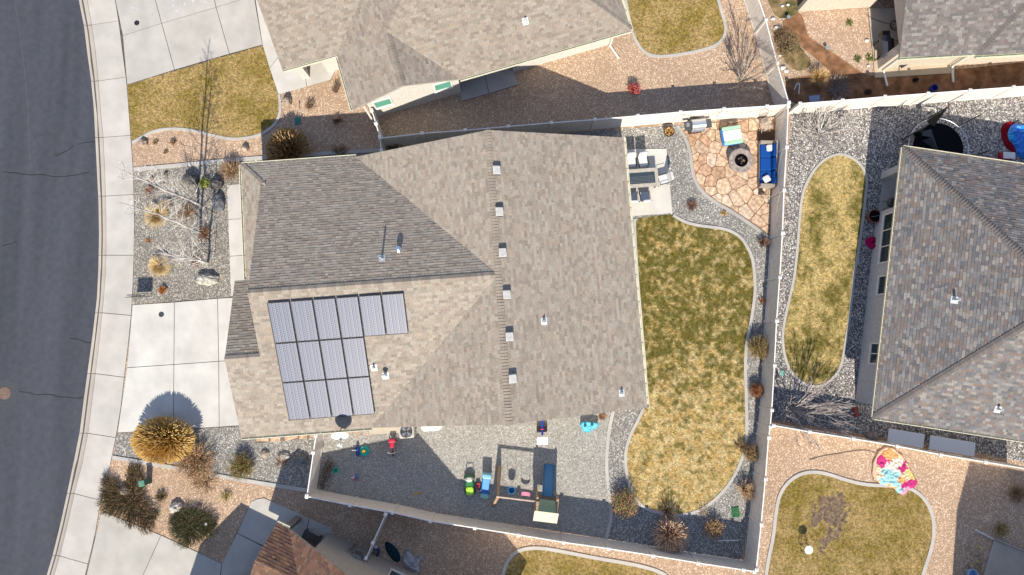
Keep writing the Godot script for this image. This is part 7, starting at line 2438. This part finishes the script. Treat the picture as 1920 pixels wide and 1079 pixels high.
	for k in rim.size() - 1:
		hem.tube(P(rim[k][0], rim[k][1], 0.07) - inf.position, P(rim[k + 1][0], rim[k + 1][1], 0.07) - inf.position, 0.075 + 0.03 * sin(k * 1.7), 0.075 + 0.03 * sin((k + 1) * 1.7), 7, Color(.74, .52, .38))
	add(inf, "collapsed_rim", hem, M.fabric)
	var ho := MB.new()
	var hp := []
	for p in smooth([[1518, 863], [1545, 855], [1570, 852], [1600, 846], [1625, 844], [1642, 850]], 2):
		hp.append(P(p[0], p[1], 0.025))
	ho.line(hp, 0.014, 0.014, 6, Color(.10, .09, .08))
	single("garden_hose", "thin dark hose running across the tan gravel to the inflatable", "hose", ho, M.plastic)
	var stl := thing("bar_stool", "stool with a pale round seat and black wire legs on the lawn", "stool", P(1506, 1024, 0.02), 0.3)
	var s1 := MB.new()
	s1.lathe(Vector3.ZERO, [Vector2(0.22, 0.70), Vector2(0.235, 0.73), Vector2(0.22, 0.76), Vector2(0, 0.765)], 22, Color(.62, .61, .58))
	add(stl, "seat", s1, M.plastic)
	for k in 4:
		var a := TAU * (k + 0.5) / 4.0
		var s2 := MB.new()
		s2.tube(Vector3(cos(a) * 0.27, 0, sin(a) * 0.27), Vector3(cos(a) * 0.17, 0.70, sin(a) * 0.17), 0.014, 0.014, 6, dark, true)
		add(stl, "leg", s2, M.metal)
	var s3 := MB.new()
	s3.ring(Vector3(0, 0.26, 0), 0.235, 0.012, 20, 5, dark)
	add(stl, "foot_ring", s3, M.metal)
	var dp := MB.new()
	dp.tube(P(1829, 994, 0.08), P(1863, 1011, 0.08), 0.05, 0.05, 8, Color(.60, .58, .58), true)
	single("drain_pipe", "white drain pipe ending in gravel at the corner of the far slab", "pipe", dp, M.vinyl)
	var bd := MB.new()
	bd.box((P(1863, 1010, 0.08) + P(1990, 1061, 0.08)) * 0.5, Vector3(P(1863, 1010, 0.08).distance_to(P(1990, 1061, 0.08)), 0.14, 0.10), Color(.42, .35, .31), Basis(Vector3.UP, -atan2(P(1990, 1061, 0.08).z - P(1863, 1010, 0.08).z, P(1990, 1061, 0.08).x - P(1863, 1010, 0.08).x)))
	single("slab_edging", "pinkish board along the edge of the far slab", "board", bd, M.plain)
	var bu := thing("bucket", "pale blue bucket in the shaded litter by the far slab", "bucket", P(1818, 1074, 0.0))
	var u1 := MB.new()
	u1.lathe(Vector3.ZERO, [Vector2(0.20, 0), Vector2(0.26, 0.32), Vector2(0.23, 0.32), Vector2(0.18, 0.05), Vector2(0, 0.05)], 16, Color(.22, .36, .58))
	add(bu, "body", u1, M.plastic)
	var u2 := MB.new()
	u2.ring(Vector3(0, 0.325, 0), 0.255, 0.014, 16, 5, Color(.28, .44, .66))
	add(bu, "rim", u2, M.plastic)
	for q in [[1838, 1028, 0.3, "upper yellow toy stick in the shaded litter"], [1830, 1055, -0.9, "lower yellow toy stick nearest the pale blue bucket"]]:
		var ys := MB.new()
		ys.tube(Vector3(-0.05, 0.02, -0.13), Vector3(0.05, 0.03, 0.13), 0.022, 0.022, 6, Color(.50, .38, .03), true)
		ys.tube(Vector3(-0.05, 0.02, -0.13), Vector3(0.03, 0.03, -0.15), 0.018, 0.018, 6, Color(.50, .38, .03), true)
		single("toy_stick", q[3], "toy", ys, M.plastic, P(q[0], q[1], 0.0), q[2])
	var lt := MB.new()
	for k in 320:
		var p := P(rng.randfn(1832, 14), rng.randfn(1060, 18), 0.02 + rng.randf() * 0.03)
		var v := Vector3(rng.randf_range(-1, 1), rng.randf_range(-.4, .4), rng.randf_range(-1, 1)).normalized() * rng.randf_range(0.02, 0.06)
		lt.t(p, p + v, p + Vector3(-v.z, 0.02, v.x), pick([Color(.14, .08, .06), Color(.08, .05, .045), Color(.20, .13, .09)]), Vector3.UP)
	single("leaf_litter", "dark leaves drifted against the far slab", "leaves", lt, M.leaf).set_meta("kind", "stuff")
	# ---- south-west house wall and side yard
	var wh: Node3D = get_node("southwest_house")
	var mx := MB.new()
	var em := thing("electric_meters", "grey electric meter cabinets on the shaded taupe wall", "meter", wh.transform * Vector3(3.6, 0, 0.25), deg_to_rad(-25.0))
	mx.box(Vector3(0, 1.45, -0.10), Vector3(0.46, 0.60, 0.18), Color(.36, .40, .44))
	add(em, "cabinet", mx, M.metal)
	for s in [-1.0, 1.0]:
		var m2 := MB.new()
		m2.box(Vector3(s * 0.48, 1.35, -0.08), Vector3(0.26, 0.36, 0.14), Color(.40, .43, .46))
		add(em, "meter_box", m2, M.metal)
		var m3 := MB.new()
		m3.tube(Vector3(s * 0.48, 0.05, -0.06), Vector3(s * 0.48, 1.2, -0.06), 0.03, 0.03, 7, Color(.34, .36, .38))
		add(em, "conduit", m3, M.metal)
	var hr := thing("hose_reel", "coiled blue hose with a white hub beside the short weathered fence", "hose", P(704, 1035, 0.0))
	var h1 := MB.new()
	for k in 5:
		h1.ring(Vector3(0, 0.05 + k * 0.05, 0), 0.22 + 0.02 * (k % 2), 0.03, 20, 5, Color(.01, .03, .16))
	add(hr, "coil", h1, M.plastic)
	var h2 := MB.new()
	h2.lathe(Vector3(0.02, 0.02, -0.28), [Vector2(0.10, 0), Vector2(0.12, 0.20), Vector2(0, 0.24)], 12, Color(.50, .53, .58))
	add(hr, "hub", h2, M.plastic)
	cloth("tarp", "crumpled pale grey tarp on the gravel near the brown-roofed house", "tarp", [[757, 1035], [766, 1030], [772, 1036], [778, 1048], [792, 1040], [794, 1048], [786, 1054], [788, 1072], [784, 1076], [766, 1066], [752, 1058]], 0.35, 1.3, func(_p): return Color(.46, .47, .50), M.fabric, 1)
	cloth("netting", "dark teal netting heaped in the shade beside the tarp", "netting", [[722, 1014], [735, 1020], [748, 1034], [752, 1052], [742, 1056], [730, 1044], [722, 1030]], 0.14, 1.6, func(_p): return Color(.015, .05, .065), M.fabric, 1)
	var bn := thing("porch_bench", "dark bench under the edge of the brown roof", "bench", wh.transform * Vector3(0.85, 0.03, 0.75), deg_to_rad(-25.0))
	var n1 := MB.new()
	n1.box(Vector3(0, 0.42, 0), Vector3(0.95, 0.06, 0.42), Color(.10, .085, .08))
	add(bn, "seat", n1, M.plain)
	var n2 := MB.new()
	n2.box(Vector3(0, 0.66, 0.20), Vector3(0.95, 0.42, 0.05), Color(.12, .10, .09))
	add(bn, "backrest", n2, M.plain)
	for s in [-1.0, 1.0]:
		var n3 := MB.new()
		n3.box(Vector3(s * 0.42, 0.2, 0), Vector3(0.06, 0.40, 0.40), Color(.07, .06, .06))
		add(bn, "leg", n3, M.plain)
	var lv := MB.new()
	for k in 420:
		var p := P(rng.randfn(768, 14), rng.randfn(1000, 16), 0.02 + rng.randf() * 0.03)
		var v := Vector3(rng.randf_range(-1, 1), rng.randf_range(-.4, .4), rng.randf_range(-1, 1)).normalized() * rng.randf_range(0.02, 0.05)
		lv.t(p, p + v, p + Vector3(-v.z, 0.02, v.x), pick([Color(.22, .14, .08), Color(.30, .20, .11), Color(.14, .09, .06)]), Vector3.UP)
	single("leaf_litter", "tan dead leaves on the gravel behind the play yard fence", "leaves", lv, M.leaf).set_meta("kind", "stuff")
	# ---- north-east garden
	var bg := thing("smoker_grill", "large black smoker grill on the covered corner patio", "grill", P(1646, 99, 0.055), deg_to_rad(3))
	var g1 := MB.new()
	g1.lathe(Vector3(0, 0.85, -0.55), [Vector2(0, 0), Vector2(0.28, 0.0), Vector2(0.30, 0.05), Vector2(0.30, 1.05), Vector2(0.28, 1.10), Vector2(0, 1.10)], 18, Color(.045, .05, .06), Basis(Vector3.RIGHT, PI / 2))
	add(bg, "barrel", g1, M.plastic)
	var g2 := MB.new()
	g2.box(Vector3(0.05, 0.75, -0.72), Vector3(0.42, 0.40, 0.30), Color(.02, .02, .022))
	add(bg, "firebox", g2, M.plastic)
	var g3 := MB.new()
	g3.box(Vector3(0.42, 0.72, 0.0), Vector3(0.30, 0.03, 1.0), Color(.02, .02, .022))
	add(bg, "shelf", g3, M.plastic)
	for q in [[-1, -1], [1, -1], [1, 1], [-1, 1]]:
		var g4 := MB.new()
		g4.box(Vector3(q[0] * 0.22, 0.3, q[1] * 0.45), Vector3(0.05, 0.6, 0.05), dark)
		add(bg, "leg", g4, M.metal)
	var hz := MB.new()
	for k in 3:
		hz.ring(P(1677 + k, 46 + k, 0.075), 0.20 + 0.05 * k, 0.014, 22, 5, Color(.06, .06, .06))
	var ph := []
	for p in smooth([[1677, 46], [1655, 42], [1640, 36], [1626, 28]], 2):
		ph.append(P(p[0], p[1], 0.075))
	hz.line(ph, 0.014, 0.014, 5, Color(.06, .06, .06))
	single("garden_hose", "black hose coiled on the covered corner patio", "hose", hz, M.plastic)
	var bx := thing("storage_tub", "deep blue tub standing against the vinyl fence", "tub", P(1747, 168, 0.0))
	var t1 := MB.new()
	t1.lathe(Vector3.ZERO, [Vector2(0.17, 0), Vector2(0.21, 0.30), Vector2(0.18, 0.30), Vector2(0.16, 0.06), Vector2(0, 0.06)], 16, Color(.012, .03, .22))
	add(bx, "body", t1, M.plastic)
	var t2 := MB.new()
	t2.ring(Vector3(0, 0.30, 0), 0.205, 0.014, 16, 5, Color(.02, .05, .30))
	add(bx, "rim", t2, M.plastic)
	var tr := MB.new()
	tr.soft_box(Vector3(0, 0.08, 0), Vector3(0.62, 0.16, 0.36), 0.05, Color(.24, .29, .44))
	single("plastic_bin", "pale blue-violet bin lid in the shade by the fence corner", "bin", tr, M.plastic, P(1526, 186, 0.0), 0.1)
	var pv := MB.new()
	pv.line([Vector3(-0.05, 0.03, 0.40), Vector3(0.0, 0.05, -0.20), Vector3(-0.18, 0.05, -0.16), Vector3(-0.30, 0.04, 0.14)], 0.03, 0.03, 7, Color(.66, .68, .72))
	single("plastic_pipe", "bent white plastic pipe in the shade beside the fence corner", "pipe", pv, M.plastic, P(1499, 164, 0.0))
	for q in [[1475, 36, "round solar path light at the weedy end of the red path"], [1547, 94, "round solar path light halfway along the red earth path"]]:
		var sl := thing("path_light", q[2], "light", P(q[0], q[1], 0.0))
		var s4 := MB.new()
		s4.tube(Vector3.ZERO, Vector3(0, 0.30, 0), 0.014, 0.014, 6, Color(.10, .10, .10))
		add(sl, "stake", s4, M.metal)
		var s5 := MB.new()
		s5.lathe(Vector3(0, 0.30, 0), [Vector2(0.05, -0.08), Vector2(0.11, 0.0), Vector2(0.10, 0.025), Vector2(0, 0.03)], 14, Color(.20, .27, .32))
		add(sl, "head", s5, M.plastic)
	var pc := thing("plush_chair", "dark folded chair on the sunny strip of patio under the gutter", "chair", P(1690, 122, 0.055), 0.5)
	var p1 := MB.new()
	p1.box(Vector3(0, 0.28, 0), Vector3(0.55, 0.05, 0.40), Color(.06, .06, .075))
	add(pc, "seat", p1, M.fabric)
	var p2 := MB.new()
	p2.box(Vector3(-0.05, 0.42, -0.22), Vector3(0.55, 0.38, 0.05), Color(.07, .065, .08), Basis(Vector3.RIGHT, -0.5))
	add(pc, "back", p2, M.fabric)
	var p3 := MB.new()
	for s in [-1.0, 1.0]:
		p3.line([Vector3(s * 0.28, 0, 0.25), Vector3(s * 0.26, 0.50, -0.2)], 0.012, 0.012, 5, dark)
		p3.line([Vector3(s * 0.28, 0, -0.25), Vector3(s * 0.26, 0.34, 0.2)], 0.012, 0.012, 5, dark)
	add(pc, "frame", p3, M.metal)
	cloth("coat", "small dark purple garment dropped beside the folded chair", "garment", [[1704, 112], [1712, 110], [1718, 118], [1708, 124], [1698, 122]], 0.12, 1.5, func(_p): return Color(.05, .04, .10), M.fabric, 1)
	for q in [[1716, 150, 0.12, Color(.02, .02, .025), "black lump of cloth on the shaded earth below the gutter"], [1627, 173, 0.14, Color(.05, .045, .045), "dark lump of cloth in the brush beside the red earth"]]:
		var m := MB.new()
		m.rock(Vector3(0, 0.08, 0), Vector3(q[2] * 1.5, q[2], q[2]), q[3], int(q[0]), 10)
		single("cloth_lump", q[4], "cloth", m, M.fabric, P(q[0], q[1], 0.0))
	var wl := [[1449, 36], [1455, 53], [1462, 105], [1468, 128], [1474, 134], [1467, 12], [1477, 10], [1625, 77], [1628, 124]]
	for k in wl.size():
		var m := MB.new()
		m.rock(Vector3(0, 0.05, 0), Vector3(.12, .07, .09) * rng.randf_range(0.7, 1.5), Color(.60, .59, .57), 90 + k, 8)
		single("litter_scrap", "white scrap of litter among weeds and gravel of the north-east garden", "litter", m, M.plastic, P(wl[k][0], wl[k][1], 0.01), 0.0, "white scraps in the north-east garden")
